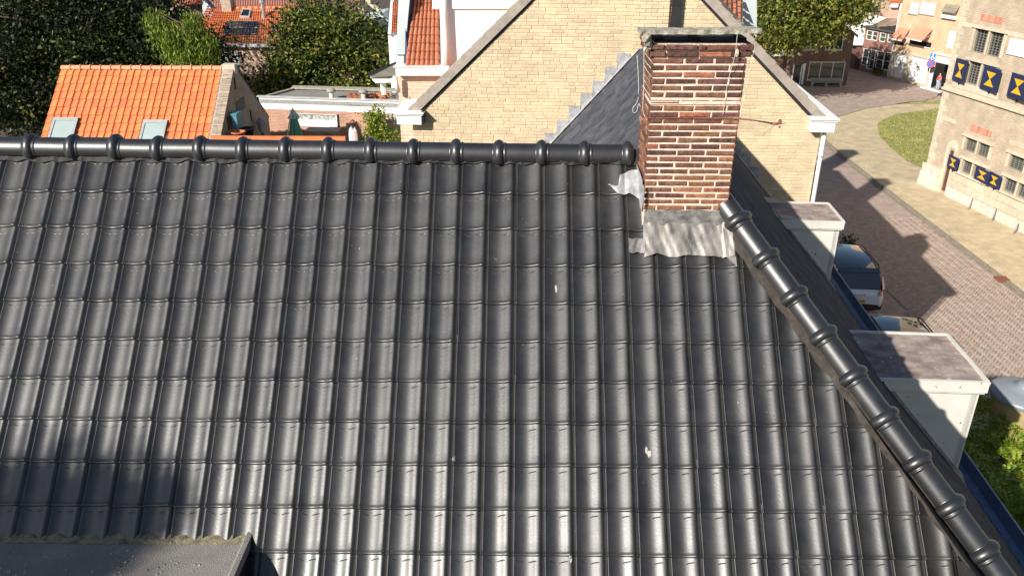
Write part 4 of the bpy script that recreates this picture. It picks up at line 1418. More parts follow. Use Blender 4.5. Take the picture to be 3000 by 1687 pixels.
# ================================================================== ORANGE TILED COTTAGE IN THE COURTYARD
OXL, OXR, OY, OZ = -19.51, -12.66, 35.0, 6.25
c40, s40 = math.cos(math.radians(40)), math.sin(math.radians(40))
oc = thing('orange_cottage', (-16, 35, 0), 'cottage with a bright orange clay tile roof, two skylights and old brick gable', 'house')
def OR(x, s, h=0.0): return V((OXL+x, OY-s*c40-h*s40, OZ-s*s40+h*c40))
OW, OG = (OXR-OXL)/24, 0.40
mb = MB()
rows = []
oprof = [(0.0, 0.01), (0.08, 0.0), (0.3, -0.004), (0.5, 0.0), (0.68, 0.02), (0.82, 0.042), (0.92, 0.045), (1.0, 0.022), (1.02, 0.0)]
for v, l, dz in ((-0.08, 0, 0), (0.0, 0.0, 0), (0.2, 0.018, 0), (OG-0.015, 0.036, 0), (OG, 0.032, 0), (OG, 0.0, 0)):
    rows.append([(t*OW, -v, h+l) for t, h in oprof])
mb.grid(rows)
mb.f = [tuple(reversed(f)) if False else f for f in mb.f]
ot_me = mb.mesh('clay_tile', MT['orange'], True)
for p_ in ot_me.polygons: pass
bm = bmesh.new(); bm.from_mesh(ot_me)
for f in bm.faces:
    if f.normal.z < 0: f.normal_flip()
bm.to_mesh(ot_me); bm.free()
for r in range(11):
    for c in range(24):
        p = OR(c*OW, r*OG, 0)
        upv = V((0, c40, s40)); nv_ = V((0, -s40, c40))
        M_ = Matrix(((1, upv.x, nv_.x, p.x), (0, upv.y, nv_.y, p.y), (0, upv.z, nv_.z, p.z), (0, 0, 0, 1))) @ \
            Matrix.Rotation(random.uniform(-.012, .012), 4, 'Z') @ Matrix.Translation((0, random.uniform(-.008, .008), random.uniform(0, .006)))
        link('clay_tile', ot_me, oc, M_)
orm = ridge_mesh('clay_ridge_tile', 0.435, 0.12, MT['oranger'])
for k in range(16):
    link('clay_ridge_tile', orm, oc, Matrix.Translation((OXR-(k+1)*0.428, OY+0.02, OZ+0.02+random.uniform(-.006, .006))) @ Matrix.Rotation(random.uniform(-.01, .01), 4, 'Y'))
mb = MB()
mb.poly([OR(0, 0, -.02), OR(OXR-OXL, 0, -.02), OR(OXR-OXL, 4.6, -.02), OR(0, 4.6, -.02)])
mb.quad((OXL, OY, OZ), (OXR, OY, OZ), (OXR, OY+3.4, OZ-2.85), (OXL, OY+3.4, OZ-2.85))
mb.build('roof_deck', MT['under'], oc)
mb = MB()
mb.box(OXL+0.1, OXR, OY-3.2, OY+3.1, 0, OZ-2.9)
mb.build('wall', MT['brick_shade'], oc)
def skylight(ct, cb):
    x0, s0 = ct; x1, s1 = cb
    mb = MB()
    F = lambda x, y, z: OR(x, y, z)
    w = 0.10
    for (a, b, c, d) in ((x0, x1, s0, s0+w*1.6), (x0, x0+w, s0+w*1.6, s1), (x1-w, x1, s0+w*1.6, s1), (x0+w, x1-w, s1-w, s1)):
        p = [F(a, d, .04), F(b, d, .04), F(b, c, .04), F(a, c, .04), F(a, d, .15), F(b, d, .15), F(b, c, .15), F(a, c, .15)]
        mb.box8(p)
    fr_ = mb.build('skylight', MT['framegrey'], oc)
    mb = MB()
    mb.poly([F(x0+w, s1-w, .12), F(x1-w, s1-w, .12), F(x1-w, s0+w*1.6, .12), F(x0+w, s0+w*1.6, .12)])
    mb.build('pane', MT['glasspale'], fr_)
    mb = MB()
    mb.poly([F(x1, s1, .15), F(x1+0.05, s1, .04), F(x1+0.05, s0, .04), F(x1, s0, .15)])
    mb.build('flashing', MT['blackmetal'], fr_)
_t = (0.353,2.597); _t2 = (1.381,2.617)
skylight((_t[0], _t[1]), (_t2[0], _t[1]+1.35))
_t = (4.064,2.693); _t2 = (5.060,2.723)
skylight((_t[0], _t[1]), (_t2[0], _t[1]+1.35))
# parapet and gable wall on the right
mb = MB()
L0 = OXR-OXL
mb.box8([OR(L0+.02, 4.7, -.1), OR(L0+.09, 4.7, -.1), OR(L0+.09, -.05, -.1), OR(L0+.02, -.05, -.1), OR(L0+.02, 4.7, .09), OR(L0+.09, 4.7, .09), OR(L0+.09, -.05, .09), OR(L0+.02, -.05, .09)])
mb.build('lead_strip', MT['stepLead'], oc)
mb = MB()
for i in range(62):
    s0, s1 = i*0.076, i*0.076+0.066
    for (xa, xb) in (((.10, .29), (.30, .49)) if i % 2 else ((.10, .49),)):
        h = 0.12+random.uniform(-.012, .012)
        mb.box8([OR(L0+xa, s1, -.1), OR(L0+xb, s1, -.1), OR(L0+xb, s0, -.1), OR(L0+xa, s0, -.1), OR(L0+xa, s1, h), OR(L0+xb, s1, h), OR(L0+xb, s0, h), OR(L0+xa, s0, h)])
stuff(mb.build('parapet_bricks', MT['parabrick'], oc))
mb = MB()
mb.box(OXR+.02, OXR+.55, OY-.15, OY+.2, OZ-.2, OZ+.22)
mb.build('apex_block', MT['stone'], oc)
GX = OXR+0.5
mb = MB()
pg = [(OY-3.7, 0), (OY+3.7, 0), (OY+3.7, OZ-2.95), (OY+.1, OZ+.02), (OY-3.7, OZ-3.05)]
pts = [(GX, y, z) for y, z in pg]
mb.poly(pts, 0, [(y, z) for y, z in pg])
pts2 = [(GX-.4, y, z) for y, z in pg]
mb.poly(pts2[::-1], 0, [(y, z) for y, z in pg][::-1])
mb.build('gable_wall', MT['brick_shade'], oc)
mb = MB()
a_, b_ = (-12.160,34.744,4.979), (-12.160,35.375,4.482)
mb.box(GX-.02, GX+.02, min(a_[1], b_[1])-.25, max(a_[1], b_[1])+.25, b_[2], a_[2])
mb.build('wall_opening', MT['black'], oc)
mb = MB()
mb.prism([(GX+.0, OY+.1, OZ+.02), (GX+.0, OY+3.8, OZ-3.02), (GX+.0, OY+3.8, OZ-2.9), (GX+.0, OY+.1, OZ+.14)], V((-.35, 0, 0)))
mb.build('rear_coping', MT['slate'], oc)
for (x, y, dz) in ((520, 280, .9), (395, 980, 1.0), (810, 850, .9)):
    pass
mb = MB()
for q0, q1 in (((-12.140,34.746,5.953), (-12.140,34.678,5.471)), ((-12.140,33.222,4.671), (-12.140,33.226,4.129)), ((-12.140,36.184,4.255), (-12.140,36.176,3.774))):
    mb = MB(); mb.tube([q0, q1], 0.035, 6); mb.build('wall_anchor', MT['blackmetal'], oc)
q0 = V((-11.900,33.688,4.404))
mb = MB(); mb.box(q0.x-.1, q0.x+.1, q0.y-.35, q0.y+.35, q0.z-.28, q0.z+.3)
mb.box(q0.x-.12, q0.x+.12, q0.y-.38, q0.y+.38, q0.z+.3, q0.z+.35)
tag(mb.build('wall_box', MT['bluepot'], None), 'teal blue box fixed low on the shaded cottage gable', 'box')
# pots in front of the gable
def pot(px, r, h, m, label):
    q = V(px)
    mb = MB()
    mb.lathe([(0.001, 0), (r*.7, 0), (r, h*.9), (r*1.12, h*.9), (r*1.12, h), (r*.9, h), (r*.85, h*.8), (0.001, h*.8)], (q.x, q.y, q.z-h), 12)
    return tag(mb.build('plant_pot', m, None, True), label, 'plant pot')
pot((-11.700,33.015,4.115), .28, .5, MT['redtile'], 'terracotta plant pot below the teal box at the cottage gable')
pot((-11.600,33.836,4.045), .28, .45, MT['blackmetal'], 'dark plant pot at the right foot of the cottage gable')
# white garden lantern
gl_ = thing('garden_lantern', (-11.856,36.500,3.072), 'white six-sided garden lantern beside the annex corner', 'lantern')
q = V((-11.844,36.500,3.164))
mb = MB(); mb.lathe([(.001, 0), (.14, 0), (.21, .42), (.2, .43), (.001, .43)], q, 6); mb.build('lantern_body', MT['stepLead'], gl_)
mb = MB(); mb.lathe([(.27, .43), (.27, .46), (.05, .66), (.001, .70)], q, 6); mb.build('lantern_roof', MT['stepLead'], gl_)
mb = MB(); mb.lathe([(.05, 0), (.05, -q.z)], q, 6); mb.build('lantern_post', MT['blackmetal'], gl_)

# low wall with a yellow orange coping just behind the ridge
lw_ = thing('coping_wall', (-9.155,30.000,4.686), 'low garden wall with a long sunlit orange coping', 'wall')
q0, q1 = V((-12.190,31.200,4.396)), V((-6.908,31.200,4.421))
mb = MB(); mb.box(q0.x, q1.x, 31.2, 31.32, q0.z-.35, q0.z); mb.build('coping', MT['ofar'], lw_)
mb = MB(); mb.box(q0.x, q1.x, 31.25, 31.45, 0, q0.z-.35); mb.build('wall', MT['brick_shade'], lw_)

# ================================================================== FLAT ROOFED ANNEX
an = thing('annex', (-9, 42, 0), 'low brick annex with a grey flat roof and deep white fascia', 'annex')
zr = 3.80
c1_, c2_ = V((-13.125,40.624,3.800)), V((-5.784,39.711,3.800))
c3_, c4_ = V((-6.364,42.229,3.800)), V((-12.061,42.800,3.800))
ay = (c1_.y+c2_.y)/2
mb = MB()
mb.prism([c1_-V((0, 0, .05)), c2_-V((0, 0, .05)), c3_-V((0, 0, .05)), c4_-V((0, 0, .05))], V((0, 0, -.2)))
mb.build('flat_roof', MT['felt'], an)
mb = MB()
e_ = c4_-c1_
mb.box8([c1_, c1_+V((.16, 0, 0)), c4_+V((.16, -.1, 0)), c4_, c1_+V((0, 0, .05)), c1_+V((.16, 0, .05)), c4_+V((.16, -.1, .05)), c4_+V((0, 0, .05))])
mb.box8([c4_+V((0, -.05, 0)), c3_+V((0, -.05, 0)), c3_+V((0, .6, .0)), c4_+V((0, .6, .0)), c4_+V((0, -.05, .08)), c3_+V((0, -.05, .08)), c3_+V((0, .4, .10)), c4_+V((0, .4, .10))])
mb.build('roof_kerb', MT['capstone'], an)
mb = MB()
fb = V((-12.966,40.000,3.470))
q = [c1_, c2_, c2_+V((0, .12, 0)), c1_+V((0, .12, 0))]
lowl, lowr = V((c1_.x, c1_.y, c1_.z-.60)), V((c2_.x, c2_.y, c2_.z-.60))
mb.box8([lowl, lowr, lowr+V((0, .15, 0)), lowl+V((0, .15, 0)), c1_+V((0, 0, .06)), c2_+V((0, 0, .06)), c2_+V((0, .15, .06)), c1_+V((0, .15, .06))])
mb.build('fascia', MT['white'], an)
mb = MB()
mb.box8([c1_+V((-.1, -.05, .06)), c2_+V((0, -.05, .06)), c2_+V((0, .2, .06)), c1_+V((-.1, .2, .06)), c1_+V((-.1, -.05, .10)), c2_+V((0, -.05, .10)), c2_+V((0, .2, .10)), c1_+V((-.1, .2, .10))])
mb.build('roof_trim', MT['silver'], an)
aw = V((1, 0, 0))
class Fac:
    def __init__(s, p, u):
        s.p = V((p[0], p[1], 0)); s.u = V((u[0], u[1], 0)).normalized()
        s.n = V((s.u.y, -s.u.x, 0))
        if s.n.dot(V((0, 0, 0))-s.p) < 0: s.n = -s.n
    def __call__(s, t, z, o=0.0): return s.p+s.u*t+V((0, 0, z))+s.n*o
    def wall(s, name, m, parent, t0, t1, z0, z1, holes=(), depth=0.12, back=0.3, top=None):
        ts = sorted({t0, t1, *[h[0] for h in holes], *[h[1] for h in holes]})
        zs_ = sorted({z0, z1, *[h[2] for h in holes], *[h[3] for h in holes]})
        mb = MB()
        for a, b in zip(ts[:-1], ts[1:]):
            for c, d in zip(zs_[:-1], zs_[1:]):
                tm, zm = (a+b)/2, (c+d)/2
                if any(h[0] < tm < h[1] and h[2] < zm < h[3] for h in holes): continue
                mb.quad(s(a, c), s(b, c), s(b, d), s(a, d), 0, [(a, c), (b, c), (b, d), (a, d)])
        for h in holes:
            a, b, c, d = h
            for (p1, p2) in (((a, c), (a, d)), ((a, d), (b, d)), ((b, d), (b, c)), ((b, c), (a, c))):
                mb.quad(s(*p1), s(*p2), s(*p2, -depth), s(*p1, -depth), 0, [(0, 0), (1, 0), (1, depth), (0, depth)])
        mb.quad(s(t0, z0), s(t0, z1), s(t0, z1, -back), s(t0, z0, -back), 0, [(0, z0), (0, z1), (back, z1), (back, z0)])
        mb.quad(s(t1, z0), s(t1, z1), s(t1, z1, -back), s(t1, z0, -back), 0, [(0, z0), (0, z1), (back, z1), (back, z0)])
        if top:
            mb.poly([s(t0, z1), s(t1, z1), s(*top)], 0, [(t0, z1), (t1, z1), top])
        return mb.build(name, m, parent)
    def box(s, mb, t0, t1, z0, z1, o0, o1):
        mb.box8([s(t0, z0, o1), s(t1, z0, o1), s(t1, z0, o0), s(t0, z0, o0), s(t0, z1, o1), s(t1, z1, o1), s(t1, z1, o0), s(t0, z1, o0)])
    def window(s, parent, h, fm, gm_, nx=2, ny=1, fw=0.05, rec=0.06, sill=None, name='window', bar=None, bm_=None):
        t0, t1, z0, z1 = h
        mb = MB()
        s.box(mb, t0, t0+fw, z0, z1, -rec-.04, -rec+.03); s.box(mb, t1-fw, t1, z0, z1, -rec-.04, -rec+.03)
        s.box(mb, t0+fw, t1-fw, z0, z0+fw, -rec-.04, -rec+.03); s.box(mb, t0+fw, t1-fw, z1-fw, z1, -rec-.04, -rec+.03)
        bw = bar or fw*0.7
        for i in range(1, nx):
            c = t0+(t1-t0)*i/nx; s.box(mb, c-bw/2, c+bw/2, z0+fw, z1-fw, -rec-.03, -rec+.02)
        for i in range(1, ny):
            c = z0+(z1-z0)*i/ny; s.box(mb, t0+fw, t1-fw, c-bw/2, c+bw/2, -rec-.028, -rec+.018)
        w = mb.build(name, fm, parent)
        mb = MB(); mb.quad(s(t0, z0, -rec-.03), s(t1, z0, -rec-.03), s(t1, z1, -rec-.03), s(t0, z1, -rec-.03))
        mb.build('pane', gm_, w)
        if sill:
            mb = MB(); s.box(mb, t0-.05, t1+.05, z0-.06, z0, -rec, .06); mb.build('sill', sill, w)
        return w
def rect(a, b, pad=0.0): return (min(a[0], b[0])-pad, max(a[0], b[0])+pad, min(a[1], b[1])-pad, max(a[1], b[1])+pad)

FA = Fac((c1_.x, ay+.12), (1, (c2_.y-c1_.y)/(c2_.x-c1_.x)))
AWD = c2_.x-c1_.x
hw = (1.95, 4.02, 2.55, 3.2)
FA.wall('wall', MT['brick_annex'], an, 0.12, AWD*0.83, 0, zr-.45, [hw])
FA.wall('wall', MT['brick_pale'], an, AWD*0.83+.002, AWD+0.9, 0, zr-.45, [])
MT['netcurtain'] = mat('patterned_net_curtain', (0.22, 0.25, 0.22), rough=0.35, var=0.75, scale=11, col2=(0.72, 0.74, 0.70), spec=0.6)
FA.window(an, hw, MT['white'], MT['netcurtain'], 1, 1, .05, .05)
mb = MB(); FA.box(mb, hw[0]-.05, hw[1]+.08, hw[2]-.0, hw[2]+.34, -.04, .03); mb.build('window_apron', MT['white'], an)
mb = MB(); FA.box(mb, hw[1]+.02, hw[1]+.09, hw[2]-.04, hw[3], .0, .05); mb.build('window_post', MT['blackmetal'], an)
for X_, L_ in (((-9.490,40.655,3.780), 'left'), ((-7.867,40.459,3.780), 'right')):
    q = V(X_)
    vt = thing('roof_vent', q, 'mushroom roof vent with dark cap on the annex roof, ' + ('nearer the bare felt' if L_ == 'left' else 'beside the red tile stack'), 'vent', 'vents on the annex roof')
    mb = MB(); mb.lathe([(.12, -.02), (.12, .36)], q, 10); mb.build('pipe', MT['white'], vt, True)
    mb = MB(); mb.lathe([(.2, .34), (.24, .36), (.22, .44), (.12, .5), (.001, .52)], q, 12); mb.build('cap', MT['coping'], vt, True)
def tile_stack(px, nx, nz, m, label, mess=0.0):
    q = V(px)
    st = thing('tile_stack', q, label, 'tile stack')
    for i in range(nx):
        for k in range(nz):
            mb = MB()
            x, y, z = q.x+i*.28+random.uniform(-mess, mess), q.y+random.uniform(-mess, mess)*2, q.z+k*.075
            w_ = random.uniform(-mess, mess)*2
            M_ = Matrix.Translation((x, y, z)) @ Matrix.Rotation(w_, 4, 'Z') @ Matrix.Rotation(random.uniform(-mess, mess), 4, 'Y')
            rws = [[tuple(M_ @ V((-.13+.26*j/6, -.2+.4*e, .04*math.sin(j/6*math.pi*1.3)+.02))) for j in range(7)] for e in (0, 1)]
            mb.grid(rws)
            rws2 = [[(p[0], p[1], p[2]-.05) for p in r] for r in rws]
            mb.grid([rws[0], rws2[0]])
            mb.build('spare_tile', m, st, True)
tile_stack((-8.616,40.831,3.780), 4, 3, MT['redtile'], 'neat stack of red roof tiles on the annex roof', 0.01)
tile_stack((-7.410,41.037,3.780), 3, 3, MT['ofar'], 'loose pile of orange roof tiles on the annex roof', 0.12)
mb = MB()
q = V((-6.840,41.304,3.800))
for i in range(26):
    r = random.uniform(.04, .1)
    b0 = len(mb.v)
    mb.lathe([(.001, -r*.5), (r, 0), (.001, r*.6)], (q.x+random.gauss(0, .28), q.y+random.gauss(0, .2), q.z+r*.3+random.uniform(0, .12)), 5)
tag(mb.build('rubble', MT['coping'], None), 'small heap of grey brown rubble at the annex roof corner', 'rubble', kind='stuff')
# wall bracket
mb = MB()
FA_t = lambda p: p
q0, q1, q2, q3 = (-8.296,39.500,3.015), (-8.246,39.500,2.768), (-8.423,39.500,2.885), (-8.026,39.500,2.745)
mb.tube([q0, q1], .02, 5); mb.tube([q0, q2], .02, 5); mb.tube([q0, q3], .02, 5)
tag(mb.build('wall_bracket', MT['blackmetal']), 'thin dark forked metal bracket on the red annex wall', 'bracket')

# garden furniture -------------------------------------------------------------
q = V((-10.576,37.400,3.999))
ps = thing('parasol', (q.x, q.y, 0), 'closed green parasol standing in front of the annex window', 'parasol')
mb = MB()
n = 16
rows = []
for (z, r, f) in ((0, .02, 0), (-.1, .05, .1), (-.35, .13, .12), (-.8, .2, .22), (-1.25, .25, .3), (-1.7, .2, .35), (-2.0, .14, .3)):
    rows.append([(q.x+math.cos(2*math.pi*k/n)*r*(1+f*(1 if k % 2 else -1)), q.y+math.sin(2*math.pi*k/n)*r*(1+f*(1 if k % 2 else -1)), q.z+z) for k in range(n+1)])
mb.grid(rows); mb.build('canopy', MT['parasol'], ps)
mb = MB()
rows = []
for (z, r, f) in ((.02, .012, 0), (-.14, .10, .1), (-.42, .23, .25), (-.44, .2, .25)):
    rows.append([(q.x+math.cos(2*math.pi*k/n)*r*(1+f*(1 if k % 2 else -1)), q.y+math.sin(2*math.pi*k/n)*r*(1+f*(1 if k % 2 else -1)), q.z+z+.03) for k in range(n+1)])
mb.grid(rows); mb.build('top_flap', MT['mintcloth'], ps)
mb = MB(); mb.tube([(q.x, q.y, 0), (q.x, q.y, q.z+.08)], .03, 8); mb.build('pole', MT['white'], ps, True)
mb = MB(); mb.lathe([(.001, 0), (.3, 0), (.3, .06), (.06, .12), (.001, .12)], (q.x, q.y, 0), 12); mb.build('base', MT['coping'], ps)
mb = MB()
qa, qb = (-10.596,37.200,4.046), (-10.856,37.000,2.877)
mb.tube([qa, qb, (qb[0]-.05, qb[1], 0)], .025, 6)
tag(mb.build('garden_pole', MT['white']), 'thin white pole leaning beside the green parasol', 'pole')
q0, q1 = V((-10.395,38.600,2.743)), V((-8.816,38.600,2.576))
tb = thing('garden_table', ((q0.x+q1.x)/2, 38.9, 0), 'long weathered wooden table in front of the annex window', 'table')
for i in range(4):
    mb = MB(); mb.box(q0.x, q1.x, 38.3+i*.2, 38.49+i*.2, q0.z-.06, q0.z); mb.build('plank', MT['wood'], tb)
for (x, y) in ((q0.x+.2, 38.4), (q1.x-.2, 38.4), (q0.x+.2, 39.0), (q1.x-.2, 39.0)):
    mb = MB(); mb.box(x-.05, x+.05, y-.05, y+.05, -.03, q0.z-.06); mb.build('leg', MT['wood'], tb)
def cloth_column(px, r, h, m, name, label, cat):
    q = V(px)
    t_ = thing(name, (q.x, q.y, 0), label, cat)
    mb = MB()
    n = 14
    rows = []
    for (z, k_) in ((0, .05), (-.04, .45), (-.14, .8), (-.4, 1), (-1.0, 1.05), (-h, .95)):
        rows.append([(q.x+math.cos(2*math.pi*k/n)*r*k_*(1+.12*math.sin(k*2.6)), q.y+math.sin(2*math.pi*k/n)*r*k_*.7, q.z+z) for k in range(n+1)])
    mb.grid(rows); mb.build('cloth', m, t_, True)
    mb = MB(); mb.tube([(q.x, q.y, 0), (q.x, q.y, q.z+.03)], .03, 6); mb.build('pole', MT['silver'], t_)
cloth_column((-8.130,38.200,2.995), .14, 1.5, MT['mintcloth'], 'folded_parasol', 'small folded pale mint parasol near the climbing shrub', 'parasol')
cloth_column((-7.924,38.000,2.990), .16, 1.5, MT['pinkcloth'], 'folded_cloth', 'folded washed-pink cloth beside the mint parasol', 'cloth')

# ================================================================== TREES
def leaf_cloud(name, m, parent, blobs, n, size, clump=0.45, per=26, flat=0.0, droop=0.0, shell=0.55, aspect=0.55):
    """blobs: (cx, cy, cz, rx, ry, rz, weight); leaves gather in clumps so that gaps stay open"""
    wts = np.array([b[6] for b in blobs], float); wts /= wts.sum()
    ncl = max(1, n//per)
    bi = rng.choice(len(blobs), ncl, p=wts)
    B = np.array([b[:6] for b in blobs])[bi]
    d = rng.normal(size=(ncl, 3)); d /= np.linalg.norm(d, axis=1)[:, None]
    rad = shell+(1-shell)*rng.random(ncl)**0.6
    rad *= 1+0.12*rng.normal(size=ncl)
    C0 = B[:, :3]+d*B[:, 3:]*rad[:, None]
    idx = np.repeat(np.arange(ncl), per)
    N_ = len(idx)
    off = rng.normal(size=(N_, 3))*clump*(0.6+0.8*rng.random(ncl))[idx][:, None]*np.array([1, 1, 0.7])
    if droop: off[:, 2] = -np.abs(rng.normal(size=N_))*clump*droop; off[:, :2] *= 0.35
    C1 = C0[idx]+off
    ax = rng.normal(size=(N_, 3))
    if droop: ax = ax*0.35+np.array([0, 0, -1.0])
    ax /= np.linalg.norm(ax, axis=1)[:, None]
    nn = d[idx]*0.6+rng.normal(size=(N_, 3))*0.8+np.array([0, 0, 0.5])
    bx = np.cross(ax, nn); bx /= np.linalg.norm(bx, axis=1)[:, None]+1e-9
    s = size*(0.6+0.8*rng.random(N_))
    a = ax*s[:, None]; b = bx*(s*aspect)[:, None]
    nrm = np.cross(a, b); nrm /= np.linalg.norm(nrm, axis=1)[:, None]+1e-9
    vt = np.empty((N_, 4, 3))
    vt[:, 0] = C1-a; vt[:, 1] = C1+b*0.9+nrm*(s*0.12)[:, None]; vt[:, 2] = C1+a; vt[:, 3] = C1-b*0.9+nrm*(s*0.12)[:, None]
    me = bpy.data.meshes.new(name)
    me.vertices.add(N_*4); me.vertices.foreach_set('co', vt.reshape(-1))
    me.loops.add(N_*4); me.loops.foreach_set('vertex_index', np.arange(N_*4, dtype=np.int32))
    me.polygons.add(N_); me.polygons.foreach_set('loop_start', np.arange(0, N_*4, 4, dtype=np.int32))
    me.polygons.foreach_set('loop_total', np.full(N_, 4, dtype=np.int32))
    if isinstance(m, (list, tuple)):
        for mm, w_ in m: me.materials.append(mm)
        pw_ = np.array([w_ for mm, w_ in m], float); pw_ /= pw_.sum()
        me.polygons.foreach_set('material_index', rng.choice(len(m), ncl, p=pw_)[idx].astype(np.int32))
    else:
        me.materials.append(m)
    me.update(); me.validate()
    return link(name, me, parent)
def trunk(parent, base, top, r, limbs):
    mb = MB()
    b, t = V(base), V(top)
    mid = b.lerp(t, .5)+V((random.uniform(-.2, .2), random.uniform(-.2, .2), 0))
    mb.tube([b, b+V((0, 0, .3)), mid, t], [r*1.5, r, r*.8, r*.5], 9)
    for l in limbs:
        l = V(l); s = b.lerp(t, random.uniform(.5, .95))
        m_ = s.lerp(l, .5)+V((0, 0, (l-s).length*.12))
        mb.tube([s, m_, l], [r*.4, r*.25, r*.06], 6)
    return mb.build('trunk', MT['bark'], parent, True)
def tree(base, label, leafm, blobs, n, size, r=0.25, group=None, name='tree', **kw):
    t_ = thing(name, base, label, 'tree', group)
    bl = sorted(blobs, key=lambda b: -b[6])
    top = (bl[0][0], bl[0][1], bl[0][2])
    limbs = []
    for b in blobs:
        for k in range(4): limbs.append((b[0]+random.uniform(-.7, .7)*b[3], b[1]+random.uniform(-.7, .7)*b[4], b[2]+random.uniform(-.3, .8)*b[5]))
    trunk(t_, base, top, r, limbs)
    leaf_cloud('crown', leafm, t_, blobs, n, size, **kw)
    return t_
tree((-24, 47, 0), 'very large dark broadleaf tree filling the upper left corner behind the cottage', [(MT['leafdark'], 5), (MT['leafshade'], 4), (MT['leafmid'], .9), (MT['leafolive'], .4)],  # dark leaf clumps carry the crown's shade in their colour
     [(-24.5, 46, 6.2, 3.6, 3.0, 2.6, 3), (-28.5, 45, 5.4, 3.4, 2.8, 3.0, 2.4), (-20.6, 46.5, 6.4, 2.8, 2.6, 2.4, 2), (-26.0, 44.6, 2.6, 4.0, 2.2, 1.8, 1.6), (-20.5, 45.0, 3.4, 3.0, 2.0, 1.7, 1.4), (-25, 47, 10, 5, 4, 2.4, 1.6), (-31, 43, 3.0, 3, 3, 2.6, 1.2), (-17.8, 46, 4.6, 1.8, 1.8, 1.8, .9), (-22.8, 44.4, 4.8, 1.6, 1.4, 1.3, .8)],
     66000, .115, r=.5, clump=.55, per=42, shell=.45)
tree((-16.2, 43, 0), 'yellow green willow with drooping branches at the edge of the dark tree', MT['leafwillow'],
     [(-17.7, 42.5, 7.1, .6, .7, .4, 1.0), (-16.5, 42.5, 7.4, .6, .7, .4, 1.2), (-15.95, 42.4, 6.3, .45, .6, .5, 1.2), (-17.0, 42.2, 5.9, .6, .7, .5, 1.0), (-16.4, 42.2, 5.1, .5, .6, .4, .9), (-17.9, 42.6, 6.1, .5, .6, .5, .6), (-18.6, 42.7, 7.5, .7, .7, .4, .8), (-17.3, 42.3, 4.9, .5, .6, .4, .5)],
     6500, .11, r=.14, clump=.42, per=30, droop=1.9, aspect=.28, shell=.2)
tree((-11.6, 49.5, 0), 'rounded garden tree with sunlit yellow green top behind the annex', [(MT['leafmid'], 5), (MT['leafdark'], 2), (MT['leafolive'], 2)],
     [(-11.6, 49, 5.9, 2.3, 2.2, 1.55, 2.6), (-13.0, 48.6, 4.3, 1.8, 2.0, 1.6, 1.5), (-9.3, 48.8, 4.9, 2.0, 2.0, 1.5, 1.7), (-11.8, 48, 3.0, 4.2, 2.0, 1.5, 1.8), (-7.9, 49, 3.3, 1.2, 1.6, 1.3, .7)],
     30000, .125, r=.22, clump=.40, per=34, shell=.45)
tree((-14.5, -8.7, 0), 'tall slim tree behind the viewpoint, whose small crown shades the lower left tiles', MT['leafmid'],
     [(-14.45, -8.65, 19.3, .34, .34, .6, 1.4)],
     2400, .12, r=.07, clump=.2, per=22, shell=.2)
tree((17.6, 57.0, 0), 'street tree with yellowing crown in front of the brown brick house', [(MT['leafstreet'], 5), (MT['leafmid'], 2)],
     [(18.2, 56.4, 6.6, 3.4, 2.4, 1.7, 2.4), (16.6, 55.6, 5.2, 1.8, 1.8, 1.5, 1.5), (21.0, 56.0, 6.7, 1.6, 1.8, 1.2, 1.3), (19.0, 55.8, 5.2, 1.7, 1.6, 1.1, .9), (18.6, 57, 8.6, 3.4, 2.6, 1.6, 1.5), (15.8, 56, 4.3, .9, 1.2, .9, .5)],
     30000, .12, r=.18, clump=.40, per=24, shell=.4)
sh = thing('climbing_shrub', (-7.267,39.600,1.992), 'bright yellow green climbing shrub against the pale annex wall', 'shrub')
q = V((-7.056,38.600,2.924))
leaf_cloud('foliage', MT['leafbright'], sh, [(q.x, q.y, q.z+.45, .55, .25, .5, 1), (q.x+.15, q.y, q.z-.35, .62, .28, .7, 1.4), (q.x-.35, q.y-.1, q.z-.75, .6, .28, .5, .9), (q.x+.2, q.y, 1.3, .6, .3, .6, .7)], 3000, .075, clump=.16, per=14, shell=.2)
mb = MB(); mb.tube([(q.x, q.y, 0), (q.x+.1, q.y, 1.5), (q.x, q.y, q.z)], [.05, .04, .02], 6); mb.build('stem', MT['bark'], sh)
sh = thing('creeper', (-5.592,39.600,2.040), 'thin creeper on the pale wall next to the white gutter box', 'shrub')
q = V((-5.546,38.400,2.905))
leaf_cloud('foliage', MT['leafbright'], sh, [(q.x, q.y, q.z+.5, .2, .12, .4, 1), (q.x-.2, q.y, q.z-.5, .35, .15, .45, 1.2)], 420, .06, clump=.14, per=9, shell=.1)
mb = MB(); mb.tube([(q.x, q.y, 0), (q.x, q.y, q.z+.6)], .02, 5); mb.build('stem', MT['bark'], sh)
# hedge and undergrowth masses closing the gaps behind
hd_ = leaf_cloud('hedge', MT['leafdark'], None, [(-15, 52, .9, 9, 1.6, .9, 3), (-6, 50.5, 1.6, 3.6, 1.3, 1.8, 2), (-30, 50, 1.5, 8, 2, 1.8, 2)], 16000, .17, clump=.5, per=24, shell=.3)
tag(hd_, 'dark overgrown hedge along the back of the gardens', 'hedge', kind='stuff')

